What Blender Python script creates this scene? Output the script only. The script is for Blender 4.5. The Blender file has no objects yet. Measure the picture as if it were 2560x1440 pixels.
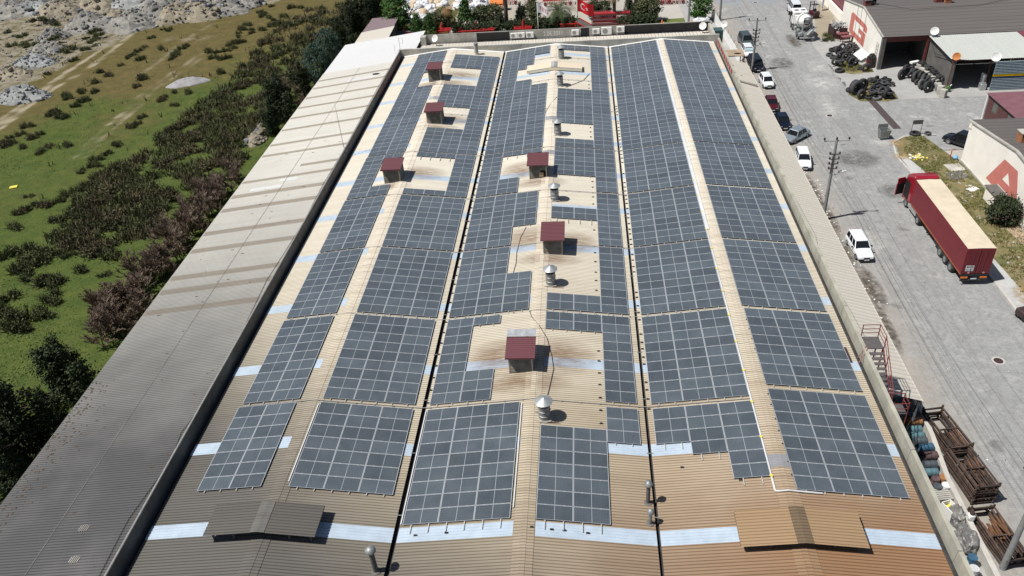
import bpy, bmesh, math, random
from mathutils import Vector, Matrix, noise
PI = math.pi
R = math.radians
rng = random.Random(7)
scene = bpy.context.scene
COL = scene.collection

# ------------------------------------------------------------------ camera
F_PX, PITCH, YAW, ROLL = 1971.213, 0.604278, 0.115032, -0.084506
CAM = Vector((11.15853, -30.0, 44.62766))
def cam_axes():
    cy, sy, cp, sp = math.cos(YAW), math.sin(YAW), math.cos(PITCH), math.sin(PITCH)
    f = Vector((-sy * cp, cy * cp, -sp)); r = Vector((cy, sy, 0)); u = r.cross(f)
    c, s = math.cos(ROLL), math.sin(ROLL)
    return c * r + s * u, -s * r + c * u, f
CR, CU, CF = cam_axes()
cd = bpy.data.cameras.new('camera'); cam = bpy.data.objects.new('camera', cd); COL.objects.link(cam)
cd.sensor_width = 36.0; cd.lens = 36.0 * F_PX / 2560.0; cd.clip_start = 0.5; cd.clip_end = 6000
m = Matrix((CR, CU, -CF)).transposed().to_4x4(); m.translation = CAM
cam.matrix_world = m; scene.camera = cam
def gp(px, py, z=0.0):
    """where the sight line of a survey point meets height z"""
    d = CF + CR * ((px - 1280) / F_PX) - CU * ((py - 720) / F_PX)
    return CAM + d * ((z - CAM.z) / d.z)

# ------------------------------------------------------------------ light
EL = R(61.0); SUN_TRAVEL = Vector((0.95 * math.cos(EL), 0.31 * math.cos(EL), -math.sin(EL)))
world = bpy.data.worlds.new('World'); scene.world = world; world.use_nodes = True
wn = world.node_tree; wn.nodes.clear()
wo = wn.nodes.new('ShaderNodeOutputWorld'); wb = wn.nodes.new('ShaderNodeBackground'); ws = wn.nodes.new('ShaderNodeTexSky')
ws.sky_type = 'NISHITA'; ws.sun_disc = False; ws.sun_elevation = EL; ws.sun_rotation = math.atan2(-0.95, -0.31)
wb.inputs[1].default_value = 0.052
wn.links.new(ws.outputs[0], wb.inputs[0]); wn.links.new(wb.outputs[0], wo.inputs[0])
sl = bpy.data.lights.new('sun', 'SUN'); sl.energy = 4.9; sl.angle = R(0.53); sl.color = (1.0, 0.97, 0.925)
so = bpy.data.objects.new('sun', sl); so.location = (-60, -20, 120)
so.rotation_euler = SUN_TRAVEL.to_track_quat('-Z', 'Y').to_euler(); COL.objects.link(so)
scene.view_settings.view_transform = 'Standard'; scene.view_settings.look = 'None'
scene.view_settings.gamma = 1.0; scene.view_settings.use_curve_mapping = False; scene.view_settings.exposure = 0.12

# ------------------------------------------------------------------ materials
def nd(nt, t, **kw):
    n = nt.nodes.new(t)
    for k, v in kw.items(): setattr(n, k, v)
    return n
def new_mat(name):
    mt = bpy.data.materials.new(name); mt.use_nodes = True
    nt = mt.node_tree; b = nt.nodes['Principled BSDF']
    return mt, nt, b
def math_n(nt, op, a, b=None, c=None, clamp=False):
    n = nd(nt, 'ShaderNodeMath', operation=op, use_clamp=clamp)
    for i, v in enumerate((a, b, c)):
        if v is None: continue
        if isinstance(v, (int, float)): n.inputs[i].default_value = v
        else: nt.links.new(v, n.inputs[i])
    return n.outputs[0]
def mix_n(nt, fac, a, b, mode='MIX'):
    n = nd(nt, 'ShaderNodeMix', data_type='RGBA', blend_type=mode)
    for i, v in ((0, fac), (6, a), (7, b)):
        if isinstance(v, (int, float)): n.inputs[i].default_value = v
        elif isinstance(v, (tuple, list)): n.inputs[i].default_value = (v[0], v[1], v[2], 1)
        else: nt.links.new(v, n.inputs[i])
    return n.outputs[2]
def noise_n(nt, scale, detail=4, rough=0.55, vec=None, stretch=None):
    n = nd(nt, 'ShaderNodeTexNoise'); n.inputs['Scale'].default_value = scale
    n.inputs['Detail'].default_value = detail; n.inputs['Roughness'].default_value = rough
    if vec is not None:
        if stretch:
            mp = nd(nt, 'ShaderNodeMapping'); mp.inputs['Scale'].default_value = stretch
            nt.links.new(vec, mp.inputs['Vector']); vec = mp.outputs[0]
        nt.links.new(vec, n.inputs['Vector'])
    return n.outputs['Fac']
def ramp_n(nt, fac, lo, hi):
    n = nd(nt, 'ShaderNodeMapRange'); n.inputs[1].default_value = lo; n.inputs[2].default_value = hi
    nt.links.new(fac, n.inputs[0]); return n.outputs[0]
def coords(nt, which='Object'):
    return nd(nt, 'ShaderNodeTexCoord').outputs[which]
def bump_n(nt, b, h, strength=0.3, dist=0.02):
    n = nd(nt, 'ShaderNodeBump'); n.inputs['Strength'].default_value = strength; n.inputs['Distance'].default_value = dist
    nt.links.new(h, n.inputs['Height']); nt.links.new(n.outputs[0], b.inputs['Normal'])
def sc(c, k): return tuple(min(1, v * k) for v in c)
def plain(name, col, rough=0.6, metal=0.0, var=0.18, scale=3.0, bump=0.0, spec=0.4, coat=0.0, rnd=0.0, bscale=None):
    mt, nt, b = new_mat(name)
    tc = coords(nt)
    f = noise_n(nt, scale, 5, 0.6, tc)
    f2 = ramp_n(nt, f, 0.3, 0.7)
    c = mix_n(nt, f2, sc(col, 1 - var), sc(col, 1 + var))
    if rnd:
        oi = nd(nt, 'ShaderNodeObjectInfo')
        c = mix_n(nt, 1.0, c, ramp2(nt, oi.outputs['Random'], 1 - rnd, 1 + rnd), 'MULTIPLY')
    nt.links.new(c, b.inputs['Base Color'])
    b.inputs['Roughness'].default_value = rough; b.inputs['Metallic'].default_value = metal
    b.inputs['Specular IOR Level'].default_value = spec; b.inputs['Coat Weight'].default_value = coat
    if bump: bump_n(nt, b, noise_n(nt, bscale or scale * 6, 4, 0.6, tc), bump, 0.03)
    return mt
def ramp2(nt, fac, lo, hi):
    n = nd(nt, 'ShaderNodeMapRange'); n.inputs[3].default_value = lo; n.inputs[4].default_value = hi
    nt.links.new(fac, n.inputs[0]); return n.outputs[0]

M = {}
def xyz(nt, v):
    s = nd(nt, 'ShaderNodeSeparateXYZ'); nt.links.new(v, s.inputs[0]); return s.outputs
RIB = 0.2
def sheet_mat(name, near, far, rust=None, y0=-6, y1=60, rough=0.5, dirt=0.5, axis=1, pitch=RIB, grey_left=None, rustpos=None, spec=0.35, valley=0.45, mid=None):
    """old ribbed metal sheet: weathering mixed with painted-in glare and view-angle falloff along the roof, dirt lying in the rib pans, streaks down the slope"""
    mt, nt, b = new_mat(name)
    tc = coords(nt); s = xyz(nt, tc)
    big = noise_n(nt, 0.09, 4, 0.6, tc)
    streak = noise_n(nt, 1.0, 5, 0.65, tc, (0.12, 1.6, 0.12) if axis == 1 else (1.6, 0.12, 0.12))
    fine = noise_n(nt, 9.0, 4, 0.6, tc, (0.25, 1.6, 1.0) if axis == 1 else (1.6, .25, 1))
    g = math_n(nt, 'ADD', ramp_n(nt, s[1], y0, y1), math_n(nt, 'MULTIPLY', math_n(nt, 'SUBTRACT', big, 0.5), 0.5), clamp=True)  # near-to-far ramp: part weathering, part glare and view-angle brightness painted in
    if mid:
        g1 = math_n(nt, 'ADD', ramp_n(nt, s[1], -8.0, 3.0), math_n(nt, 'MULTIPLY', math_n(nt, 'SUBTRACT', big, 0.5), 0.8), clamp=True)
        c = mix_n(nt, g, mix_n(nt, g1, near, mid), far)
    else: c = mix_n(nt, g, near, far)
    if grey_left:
        gx = ramp_n(nt, math_n(nt, 'ADD', s[0], math_n(nt, 'MULTIPLY', s[1], 0.85)), 4.5, -9.0)  # grey towards near left: part weathering, part lens falloff put into the colour
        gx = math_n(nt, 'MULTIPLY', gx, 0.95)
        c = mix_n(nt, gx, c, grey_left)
    if rust:
        rx = math_n(nt, 'MULTIPLY', ramp_n(nt, s[0], 6.0, 24.0), ramp_n(nt, math_n(nt, 'ADD', s[1], math_n(nt, 'MULTIPLY', big, 10.0)), 17.0, 2.0))
        c = mix_n(nt, rx, c, rust)
    sf = ramp_n(nt, streak, 0.36, 0.68)
    c = mix_n(nt, math_n(nt, 'MULTIPLY', sf, dirt * 0.5), c, mix_n(nt, 1.0, c, (0.62, 0.565, 0.5), 'MULTIPLY'))
    ff = ramp_n(nt, fine, 0.3, 0.75)
    c = mix_n(nt, math_n(nt, 'MULTIPLY', ff, 0.3), c, mix_n(nt, 1.0, c, (0.7, 0.66, 0.6), 'MULTIPLY'))
    ph = math_n(nt, 'FRACT', math_n(nt, 'DIVIDE', s[axis], pitch))
    line = math_n(nt, 'SUBTRACT', 1.0, ramp_n(nt, math_n(nt, 'ABSOLUTE', math_n(nt, 'SUBTRACT', ph, 0.56)), 0.06, 0.16), clamp=True)
    c = mix_n(nt, math_n(nt, 'MULTIPLY', line, valley), c, mix_n(nt, 1.0, c, (0.36, 0.325, 0.29), 'MULTIPLY'))
    if name.startswith('ridge'):
        p2 = math_n(nt, 'FRACT', math_n(nt, 'DIVIDE', s[1], 1.02)); c = mix_n(nt, math_n(nt, 'MULTIPLY', math_n(nt, 'LESS_THAN', p2, 0.045), 0.55), c, (0.12, 0.1, 0.08))
    nt.links.new(c, b.inputs['Base Color'])
    b.inputs['Roughness'].default_value = rough; b.inputs['Specular IOR Level'].default_value = spec
    return mt
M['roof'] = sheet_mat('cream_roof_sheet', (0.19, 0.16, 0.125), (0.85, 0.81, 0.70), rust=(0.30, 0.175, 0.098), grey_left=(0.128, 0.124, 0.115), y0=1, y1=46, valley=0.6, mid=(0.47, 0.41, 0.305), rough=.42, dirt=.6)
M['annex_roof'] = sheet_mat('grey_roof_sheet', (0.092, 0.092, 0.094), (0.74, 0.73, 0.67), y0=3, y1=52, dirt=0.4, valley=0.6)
M['annex_new'] = sheet_mat('pale_new_sheet', (0.66, 0.67, 0.68), (0.7, 0.71, 0.72), y0=70, y1=95, dirt=0.2, valley=0.3)
M['canopy_roof'] = sheet_mat('beige_canopy_sheet', (0.56, 0.53, 0.475), (0.62, 0.585, 0.51), y0=0, y1=90, dirt=0.3, pitch=0.5, valley=0.4)
M['office_roof'] = sheet_mat('pale_office_sheet', (0.66, 0.62, 0.55), (0.66, 0.62, 0.55), y0=80, y1=95, dirt=0.3, axis=0, pitch=0.5, valley=0.6)
M['dark_strip'] = sheet_mat('dirty_skylight_sheet', (0.15, 0.135, 0.12), (0.38, 0.345, 0.28), y0=0, y1=50, dirt=0.7)
M['skylight'] = plain('white_skylight_sheet', (0.42, 0.495, 0.57), 0.3, var=0.1, scale=1.2, spec=0.5)
M['skylight_dirty'] = plain('dull_skylight_sheet', (0.55, 0.58, 0.6), 0.45, var=0.15, scale=1.0)
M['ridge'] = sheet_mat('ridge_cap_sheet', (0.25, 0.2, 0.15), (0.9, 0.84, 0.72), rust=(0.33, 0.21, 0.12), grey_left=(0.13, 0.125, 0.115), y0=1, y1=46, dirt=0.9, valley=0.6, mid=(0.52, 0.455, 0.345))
M['ridge_new'] = plain('galvanised_flashing', (0.42, 0.42, 0.42), 0.4, 0.5, scale=1.0)
M['concrete'] = plain('weathered_concrete', (0.40, 0.385, 0.34), 0.85, var=0.28, scale=0.7, bump=0.3)
M['concrete_green'] = plain('mossy_concrete', (0.35, 0.34, 0.28), 0.85, var=0.25, scale=0.6, bump=0.3)
M['concrete_dark'] = plain('dark_concrete', (0.13, 0.125, 0.115), 0.9, var=0.25, scale=0.8, bump=0.2)
M['black'] = plain('black_void', (0.012, 0.012, 0.012), 0.8)
M['bitumen'] = plain('black_bitumen', (0.022, 0.021, 0.022), 0.75, var=0.3, scale=1.0, bump=0.3)
M['gutter'] = plain('gutter_metal', (0.045, 0.042, 0.04), 0.7, var=0.4, scale=1.5)
M['galv'] = plain('galvanised_steel', (0.46, 0.48, 0.48), 0.38, 0.55, var=0.15, scale=3)
M['galv_dull'] = plain('dull_steel', (0.27, 0.28, 0.28), 0.5, 0.4, var=0.25, scale=4)
M['alu'] = plain('aluminium_frame', (0.58, 0.61, 0.63), 0.35, 0.3, var=0.06)
M['rail'] = plain('aluminium_rail', (0.6, 0.6, 0.58), 0.4, 0.3)
M['tray'] = plain('white_cable_tray', (0.68, 0.69, 0.69), 0.4, 0.1, var=0.12, scale=0.8)
M['cable'] = plain('grey_conduit', (0.30, 0.29, 0.28), 0.6, var=0.3)
M['yellow'] = plain('yellow_tag', (0.7, 0.6, 0.08), 0.5)
M['maroon_sheet'] = sheet_mat('maroon_sheet', (0.20, 0.06, 0.075), (0.20, 0.06, 0.075), axis=0, pitch=0.2, dirt=0.3, valley=0.4)
M['maroon_roof'] = sheet_mat('maroon_roof_sheet', (0.165, 0.062, 0.075), (0.165, 0.062, 0.075), axis=1, pitch=0.2, dirt=0.4, valley=0.5)
M['louvre'] = plain('sooty_louvre', (0.33, 0.29, 0.22), 0.6, 0.1, var=0.35, scale=2)
M['white'] = plain('white_paint', (0.78, 0.77, 0.74), 0.5, var=0.05, scale=1.5)
M['wall_cream'] = plain('cream_render_wall', (0.86, 0.82, 0.74), 0.85, var=0.07, scale=0.5, bump=0.12)
M['letter_red'] = plain('faded_red_paint', (0.56, 0.19, 0.155), 0.8, var=0.12, scale=1.2)
M['grey_roof'] = sheet_mat('grey_slate_sheet', (0.125, 0.115, 0.11), (0.13, 0.12, 0.115), axis=1, pitch=1.1, dirt=0.5, y0=30, y1=130, valley=0.35, rough=0.75)
M['brown_red'] = plain('red_oxide_steel', (0.16, 0.045, 0.04), 0.6, var=0.25)
M['rail_red'] = plain('red_railing_paint', (0.20, 0.055, 0.05), 0.5, 0.1, var=0.25, scale=5)
M['rust'] = plain('dark_rusty_steel', (0.075, 0.05, 0.04), 0.7, 0.2, var=0.5, scale=3, rnd=0.35)
M['rust_orange'] = plain('orange_rust', (0.15, 0.075, 0.038), 0.75, 0.1, var=0.4, scale=3)
M['rubber'] = plain('tyre_rubber', (0.04, 0.04, 0.042), 0.75, var=0.5, scale=4, bump=0.2, rnd=0.5)
M['rubber_pale'] = plain('dusty_tyre_rubber', (0.12, 0.12, 0.12), 0.85, var=0.3, scale=4)
M['glass'] = plain('dark_car_glass', (0.012, 0.014, 0.016), 0.06, var=0.0, spec=0.6)
M['chrome'] = plain('wheel_alloy', (0.45, 0.45, 0.46), 0.3, 0.7, var=0.1)
M['lamp'] = plain('headlamp_glass', (0.7, 0.72, 0.74), 0.15, 0.2, var=0.05)
M['tail'] = plain('red_tail_lamp', (0.35, 0.02, 0.02), 0.2)
M['orange'] = plain('orange_reflector', (0.62, 0.17, 0.03), 0.4)
M['plastic'] = plain('black_plastic', (0.02, 0.02, 0.022), 0.55, var=0.2)
M['plate'] = plain('number_plate_white', (0.75, 0.75, 0.75), 0.4, var=0.04)
M['blackpaint'] = plain('dark_lettering', (0.03, 0.035, 0.05), 0.6)
def paint(name, col, rough=0.25, metal=0.0, coat=0.6): return plain(name, col, rough, metal, var=0.04, scale=0.8, coat=coat)
M['car_white'] = paint('white_car_paint', (0.74, 0.76, 0.78)); M['car_silver'] = paint('silver_blue_car_paint', (0.36, 0.42, 0.46), 0.3, 0.5)
M['car_black'] = paint('black_car_paint', (0.008, 0.009, 0.012), 0.15); M['car_blue'] = paint('dark_blue_car_paint', (0.006, 0.009, 0.02), 0.2)
M['car_red'] = paint('dark_red_car_paint', (0.075, 0.008, 0.014), 0.25); M['car_green'] = paint('grey_green_car_paint', (0.10, 0.125, 0.125), 0.3, 0.4)
M['truck_red'] = paint('red_cab_paint', (0.30, 0.012, 0.025), 0.3); M['curtain'] = plain('maroon_tarpaulin', (0.165, 0.015, 0.024), 0.5, var=0.12, scale=0.8)
M['trailer_roof'] = plain('beige_trailer_roof', (0.60, 0.52, 0.39), 0.6, var=0.1, scale=0.9)
M['chassis'] = plain('chassis_black', (0.03, 0.03, 0.032), 0.6, var=0.3)
M['bark'] = plain('tree_bark', (0.10, 0.075, 0.055), 0.9, var=0.3, scale=6)
M['brick'] = plain('chimney_brick', (0.33, 0.14, 0.07), 0.85, var=0.3, scale=4)
M['wood'] = plain('weathered_wood', (0.33, 0.25, 0.17), 0.8, var=0.3, scale=2)
M['machine_red'] = plain('farm_machine_red', (0.5, 0.02, 0.025), 0.4, var=0.2, scale=2)
M['machine_dark'] = plain('farm_machine_dark', (0.05, 0.03, 0.03), 0.6)
M['machine_orange'] = plain('orange_steel', (0.7, 0.2, 0.02), 0.5)
M['sack'] = plain('white_sack', (0.66, 0.67, 0.68), 0.7, var=0.25, scale=1.5, bump=0.5, rnd=0.2)
M['sack_tan'] = plain('tan_sack', (0.55, 0.43, 0.30), 0.7, var=0.25, scale=1.5)
M['flag_red'] = plain('red_flag_cloth', (0.62, 0.012, 0.02), 0.7, var=0.08)
M['flag_white'] = plain('white_flag_cloth', (0.75, 0.76, 0.78), 0.7, var=0.05)
M['green_pole'] = plain('green_pole_paint', (0.05, 0.17, 0.11), 0.5)
M['cone'] = plain('cone_orange', (0.72, 0.16, 0.04), 0.5)
M['pole'] = plain('grey_pole', (0.27, 0.275, 0.27), 0.7, 0.1, var=0.2, scale=2)
M['insulator'] = plain('brown_insulator', (0.055, 0.035, 0.03), 0.25)
M['drum_teal'] = plain('teal_drum', (0.10, 0.185, 0.21), 0.5, 0.1, var=0.35, scale=3)
M['drum_blue'] = plain('blue_drum', (0.05, 0.12, 0.19), 0.5, 0.1, var=0.3, scale=3)
M['drum_grey'] = plain('dark_grey_drum', (0.075, 0.09, 0.10), 0.55, 0.1, var=0.35, scale=3)
M['drum_brown'] = plain('brown_drum', (0.12, 0.075, 0.075), 0.6, 0.1, var=0.35, scale=3)
M['drum_rust'] = plain('orange_rusty_drum', (0.36, 0.17, 0.07), 0.7, 0.1, var=0.35, scale=3)
M['tarp'] = plain('crumpled_grey_sheet', (0.17, 0.165, 0.16), 0.35, var=0.45, scale=2, bump=0.7)
M['teal_sheet'] = plain('teal_tank', (0.05, 0.10, 0.095), 0.6)
def foliage(name, a, b2, c2, sat=1.0):
    mt, nt, b = new_mat(name)
    tc = coords(nt); oi = nd(nt, 'ShaderNodeObjectInfo')
    f = ramp_n(nt, noise_n(nt, 1.1, 3, 0.6, tc), 0.3, 0.7); f2 = ramp_n(nt, noise_n(nt, 7, 3, 0.6, tc), 0.35, 0.75)
    c = mix_n(nt, f, a, b2); c = mix_n(nt, math_n(nt, 'MULTIPLY', f2, 0.7), c, c2)
    c = mix_n(nt, 1.0, c, ramp2(nt, oi.outputs['Random'], 0.75, 1.3), 'MULTIPLY')
    nt.links.new(c, b.inputs['Base Color']); b.inputs['Roughness'].default_value = 0.7
    b.inputs['Specular IOR Level'].default_value = 0.2
    b.inputs['Subsurface Weight'].default_value = 0.0
    return mt
M['leaf_dark'] = foliage('dark_conifer_foliage', (0.018, 0.03, 0.014), (0.036, 0.052, 0.022), (0.06, 0.07, 0.034))
M['leaf_blue'] = foliage('blue_green_foliage', (0.025, 0.05, 0.036), (0.05, 0.085, 0.062), (0.085, 0.125, 0.095))
M['leaf_green'] = foliage('bright_green_foliage', (0.03, 0.075, 0.018), (0.055, 0.12, 0.03), (0.1, 0.17, 0.05))
M['leaf_olive'] = foliage('olive_hedge_foliage', (0.06, 0.08, 0.035), (0.10, 0.12, 0.055), (0.17, 0.165, 0.09))
M['leaf_red'] = foliage('reddish_shrub_foliage', (0.11, 0.055, 0.03), (0.16, 0.09, 0.05), (0.12, 0.12, 0.05))
M['rush'] = foliage('rush_green', (0.055, 0.068, 0.03), (0.095, 0.105, 0.045), (0.14, 0.14, 0.062))
M['rush_brown'] = foliage('rush_brown', (0.085, 0.07, 0.042), (0.13, 0.104, 0.06), (0.085, 0.09, 0.042))
M['twig'] = plain('grey_brown_twigs', (0.215, 0.16, 0.12), 0.9, var=0.3, scale=3)
M['palm_dead'] = foliage('dead_palm_frond', (0.22, 0.13, 0.06), (0.3, 0.19, 0.09), (0.16, 0.10, 0.05))
M['palm'] = foliage('palm_frond_green', (0.035, 0.065, 0.022), (0.07, 0.10, 0.04), (0.12, 0.14, 0.06))
M['rubble'] = plain('grey_rubble', (0.235, 0.225, 0.20), 0.95, var=0.4, scale=0.5, bump=1.0, bscale=2.0)
M['rubble_tan'] = plain('tan_rubble', (0.26, 0.225, 0.165), 0.95, var=0.3, scale=0.5, bump=1.0, bscale=2.5)
M['rubble_blue'] = plain('bluish_rubble', (0.275, 0.285, 0.275), 0.95, var=0.35, scale=0.5, bump=1.0, bscale=2.0)
M['gravel'] = plain('grey_gravel', (0.30, 0.29, 0.295), 0.95, var=0.12, scale=2, bump=0.6, bscale=8)
M['stone_dark'] = plain('dark_stone', (0.13, 0.135, 0.15), 0.9, var=0.4, scale=1.0)

# solar glass: dark cells, fine pale grid, thin film of dust
def solar():
    mt, nt, b = new_mat('solar_cells')
    tc = coords(nt); s = xyz(nt, tc); oi = nd(nt, 'ShaderNodeObjectInfo')
    def lines(v, pitch, w):
        ph = math_n(nt, 'FRACT', math_n(nt, 'DIVIDE', v, pitch))
        return math_n(nt, 'LESS_THAN', ph, w)
    g = math_n(nt, 'MAXIMUM', lines(s[0], 0.0855, 0.06), lines(s[1], 0.168, 0.035))
    w3 = nd(nt, 'ShaderNodeVectorMath', operation='ADD')
    nt.links.new(tc, w3.inputs[0]); nt.links.new(oi.outputs['Location'], w3.inputs[1])
    dust = ramp_n(nt, noise_n(nt, 0.8, 5, 0.6, w3.outputs[0]), 0.3, 0.75)
    c = mix_n(nt, dust, (0.05, 0.064, 0.076), (0.08, 0.096, 0.108))
    c = mix_n(nt, math_n(nt, 'MULTIPLY', g, 0.5), c, (0.22, 0.235, 0.25))
    c = mix_n(nt, 1.0, c, ramp2(nt, oi.outputs['Random'], 0.8, 1.2), 'MULTIPLY')
    nt.links.new(c, b.inputs['Base Color'])
    b.inputs['Roughness'].default_value = 0.33; b.inputs['Specular IOR Level'].default_value = 0.6; b.inputs['Sheen Weight'].default_value = 0.3; b.inputs['Sheen Roughness'].default_value = 0.5; b.inputs['Sheen Tint'].default_value = (.8, .88, 1, 1)
    return mt
M['solar'] = solar()
# ------------------------------------------------------------------ helpers
def tag(o, label=None, cat=None, group=None, kind=None):
    if label: o['label'] = label
    if cat: o['category'] = cat
    if group: o['group'] = group
    if kind: o['kind'] = kind
    return o
def thing(name, label, cat, loc=(0, 0, 0), rz=0.0, group=None):
    o = bpy.data.objects.new(name, None); o.empty_display_size = 0.3; COL.objects.link(o)
    o.location = loc; o.rotation_euler = (0, 0, rz)
    return tag(o, label, cat, group)
def copy_tree(o, parent=None):
    c = o.copy(); COL.objects.link(c)
    if parent is not None: c.parent = parent
    for ch in list(o.children): copy_tree(ch, c)
    return c
def dup(o, loc, rz, label=None, group=None, scale=None):
    c = copy_tree(o); c.location = loc; c.rotation_euler = (0, 0, rz)
    if scale is not None: c.scale = (scale,) * 3 if isinstance(scale, (int, float)) else scale
    if label: c['label'] = label
    if group: c['group'] = group
    return c

class MB:
    def __init__(s): s.v = []; s.f = []; s.mi = []
    def add(s, verts, faces, mi=0):
        o = len(s.v); s.v.extend([tuple(v) for v in verts])
        for f in faces: s.f.append(tuple(o + i for i in f)); s.mi.append(mi)
        return s
    def quad(s, a, b, c, d, mi=0): return s.add([a, b, c, d], [(0, 1, 2, 3)], mi)
    def box(s, x0, x1, y0, y1, z0, z1, mi=0, M4=None):
        v = [Vector((x, y, z)) for z in (z0, z1) for y in (y0, y1) for x in (x0, x1)]
        if M4 is not None: v = [M4 @ p for p in v]
        return s.add(v, [(0, 2, 3, 1), (4, 5, 7, 6), (0, 1, 5, 4), (2, 6, 7, 3), (1, 3, 7, 5), (0, 4, 6, 2)], mi)
    def bevbox(s, x0, x1, y0, y1, z0, z1, b=0.03, mi=0, M4=None):
        """box with chamfered edges"""
        bm = bmesh.new(); bmesh.ops.create_cube(bm, size=1.0)
        for v in bm.verts:
            v.co = Vector(((x0 + x1) / 2 + v.co.x * (x1 - x0), (y0 + y1) / 2 + v.co.y * (y1 - y0), (z0 + z1) / 2 + v.co.z * (z1 - z0)))
        bmesh.ops.bevel(bm, geom=list(bm.edges), offset=b, segments=1, affect='EDGES')
        bm.verts.index_update()
        vs = [(M4 @ v.co) if M4 is not None else v.co.copy() for v in bm.verts]
        s.add(vs, [[v.index for v in f.verts] for f in bm.faces], mi); bm.free(); return s
    def prism(s, pts, axis, a, b, mi=0):
        """polygon in the two other axes, extruded along axis from a to b (pts CCW seen from +axis)"""
        def mk(p, t):
            if axis == 'x': return (t, p[0], p[1])
            if axis == 'y': return (p[1], t, p[0])
            return (p[0], p[1], t)
        n = len(pts); v = [mk(p, a) for p in pts] + [mk(p, b) for p in pts]
        f = [tuple(range(n - 1, -1, -1)), tuple(range(n, 2 * n))]
        f += [(i, (i + 1) % n, n + (i + 1) % n, n + i) for i in range(n)]
        return s.add(v, f, mi)
    def tube(s, pts, r, n=6, mi=0, cap=True):
        pts = [Vector(p) for p in pts]; rs = r if isinstance(r, (list, tuple)) else [r] * len(pts)
        rings = []
        for i, p in enumerate(pts):
            d = (pts[min(i + 1, len(pts) - 1)] - pts[max(i - 1, 0)])
            if d.length < 1e-9: d = Vector((0, 0, 1))
            d.normalize(); a = Vector((0, 0, 1)) if abs(d.z) < 0.9 else Vector((1, 0, 0))
            u = d.cross(a).normalized(); w = d.cross(u)
            rings.append([p + (u * math.cos(2 * PI * k / n) + w * math.sin(2 * PI * k / n)) * rs[i] for k in range(n)])
        v = [q for ring in rings for q in ring]; f = []
        for i in range(len(pts) - 1):
            for k in range(n):
                k2 = (k + 1) % n; f.append((i * n + k, i * n + k2, (i + 1) * n + k2, (i + 1) * n + k))
        if cap: f.append(tuple(range(n - 1, -1, -1))); f.append(tuple(range((len(pts) - 1) * n, len(pts) * n)))
        return s.add(v, f, mi)
    def lathe(s, prof, n=16, mi=0, M4=None, closed=False):
        """prof list of (r,z) round z"""
        v = []; f = []
        for r, z in prof:
            for k in range(n):
                p = Vector((r * math.cos(2 * PI * k / n), r * math.sin(2 * PI * k / n), z))
                v.append(M4 @ p if M4 is not None else p)
        m = len(prof)
        for i in range(m if closed else m - 1):
            j = (i + 1) % m
            for k in range(n):
                k2 = (k + 1) % n; f.append((i * n + k, i * n + k2, j * n + k2, j * n + k))
        if not closed:
            if prof[0][0] > 1e-6: f.append(tuple(range(n - 1, -1, -1)))
            if prof[-1][0] > 1e-6: f.append(tuple(range((m - 1) * n, m * n)))
        return s.add(v, f, mi)
    def build(s, name, mats, parent=None, smooth=False, loc=None, rz=None, auto=None):
        me = bpy.data.meshes.new(name); me.from_pydata(s.v, [], s.f); 
        if not isinstance(mats, (list, tuple)): mats = [mats]
        for mt in mats: me.materials.append(mt)
        if len(mats) > 1: me.polygons.foreach_set('material_index', s.mi)
        if smooth: me.polygons.foreach_set('use_smooth', [True] * len(me.polygons))
        me.update()
        if auto is not None:
            try: me.set_sharp_from_angle(angle=R(auto))
            except Exception: pass
        o = bpy.data.objects.new(name, me); COL.objects.link(o)
        if parent is not None: o.parent = parent
        if loc is not None: o.location = loc
        if rz is not None: o.rotation_euler = (0, 0, rz)
        return o
def link_copy(o, parent=None, loc=None, rz=None):
    c = o.copy(); COL.objects.link(c)
    if parent is not None: c.parent = parent
    if loc is not None: c.location = loc
    if rz is not None: c.rotation_euler = (0, 0, rz)
    return c
def text_obj(name, body, size, mat, parent, M4, thick=0.004):
    cu = bpy.data.curves.new(name, 'FONT'); cu.body = body; cu.size = size; cu.extrude = thick; cu.align_x = 'CENTER'; cu.align_y = 'CENTER'
    tmp = bpy.data.objects.new(name, cu); COL.objects.link(tmp)
    dg = bpy.context.evaluated_depsgraph_get(); me = bpy.data.meshes.new_from_object(tmp.evaluated_get(dg))
    bpy.data.objects.remove(tmp); me.materials.clear(); me.materials.append(mat)
    o = bpy.data.objects.new(name, me); COL.objects.link(o)
    if parent is not None: o.parent = parent
    o.matrix_local = M4
    return o
def rects(x0, x1, y0, y1, z, mi=0): return MB().quad((x0, y0, z), (x1, y0, z), (x1, y1, z), (x0, y1, z), mi)

def ribbed(mb, xa, xb, y0, y1, zf, lift=0.0, mi=0, h=0.028, pitch=RIB):
    """metal sheet with ribs running along x, from x=xa to x=xb, height zf(x); ribs sit on a fixed grid in y"""
    prof = [(0.0, 0), (0.55, 0), (0.66, h), (0.86, h), (0.97, 0)]
    k0 = math.floor(y0 / pitch) ; ys = []
    k = k0
    while k * pitch < y1 + pitch:
        for t, z in prof:
            y = (k + t) * pitch
            if y0 - 1e-6 <= y <= y1 + 1e-6: ys.append((y, z))
        k += 1
    xs = [xa, xb]; v = []; f = []
    for y, z in ys:
        for x in xs: v.append((x, y, zf(x) + z + lift))
    up = xb > xa
    for i in range(len(ys) - 1):
        q = (2 * i, 2 * i + 1, 2 * i + 3, 2 * i + 2)
        f.append(q if up else q[::-1])
    return mb.add(v, f, mi)
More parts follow.
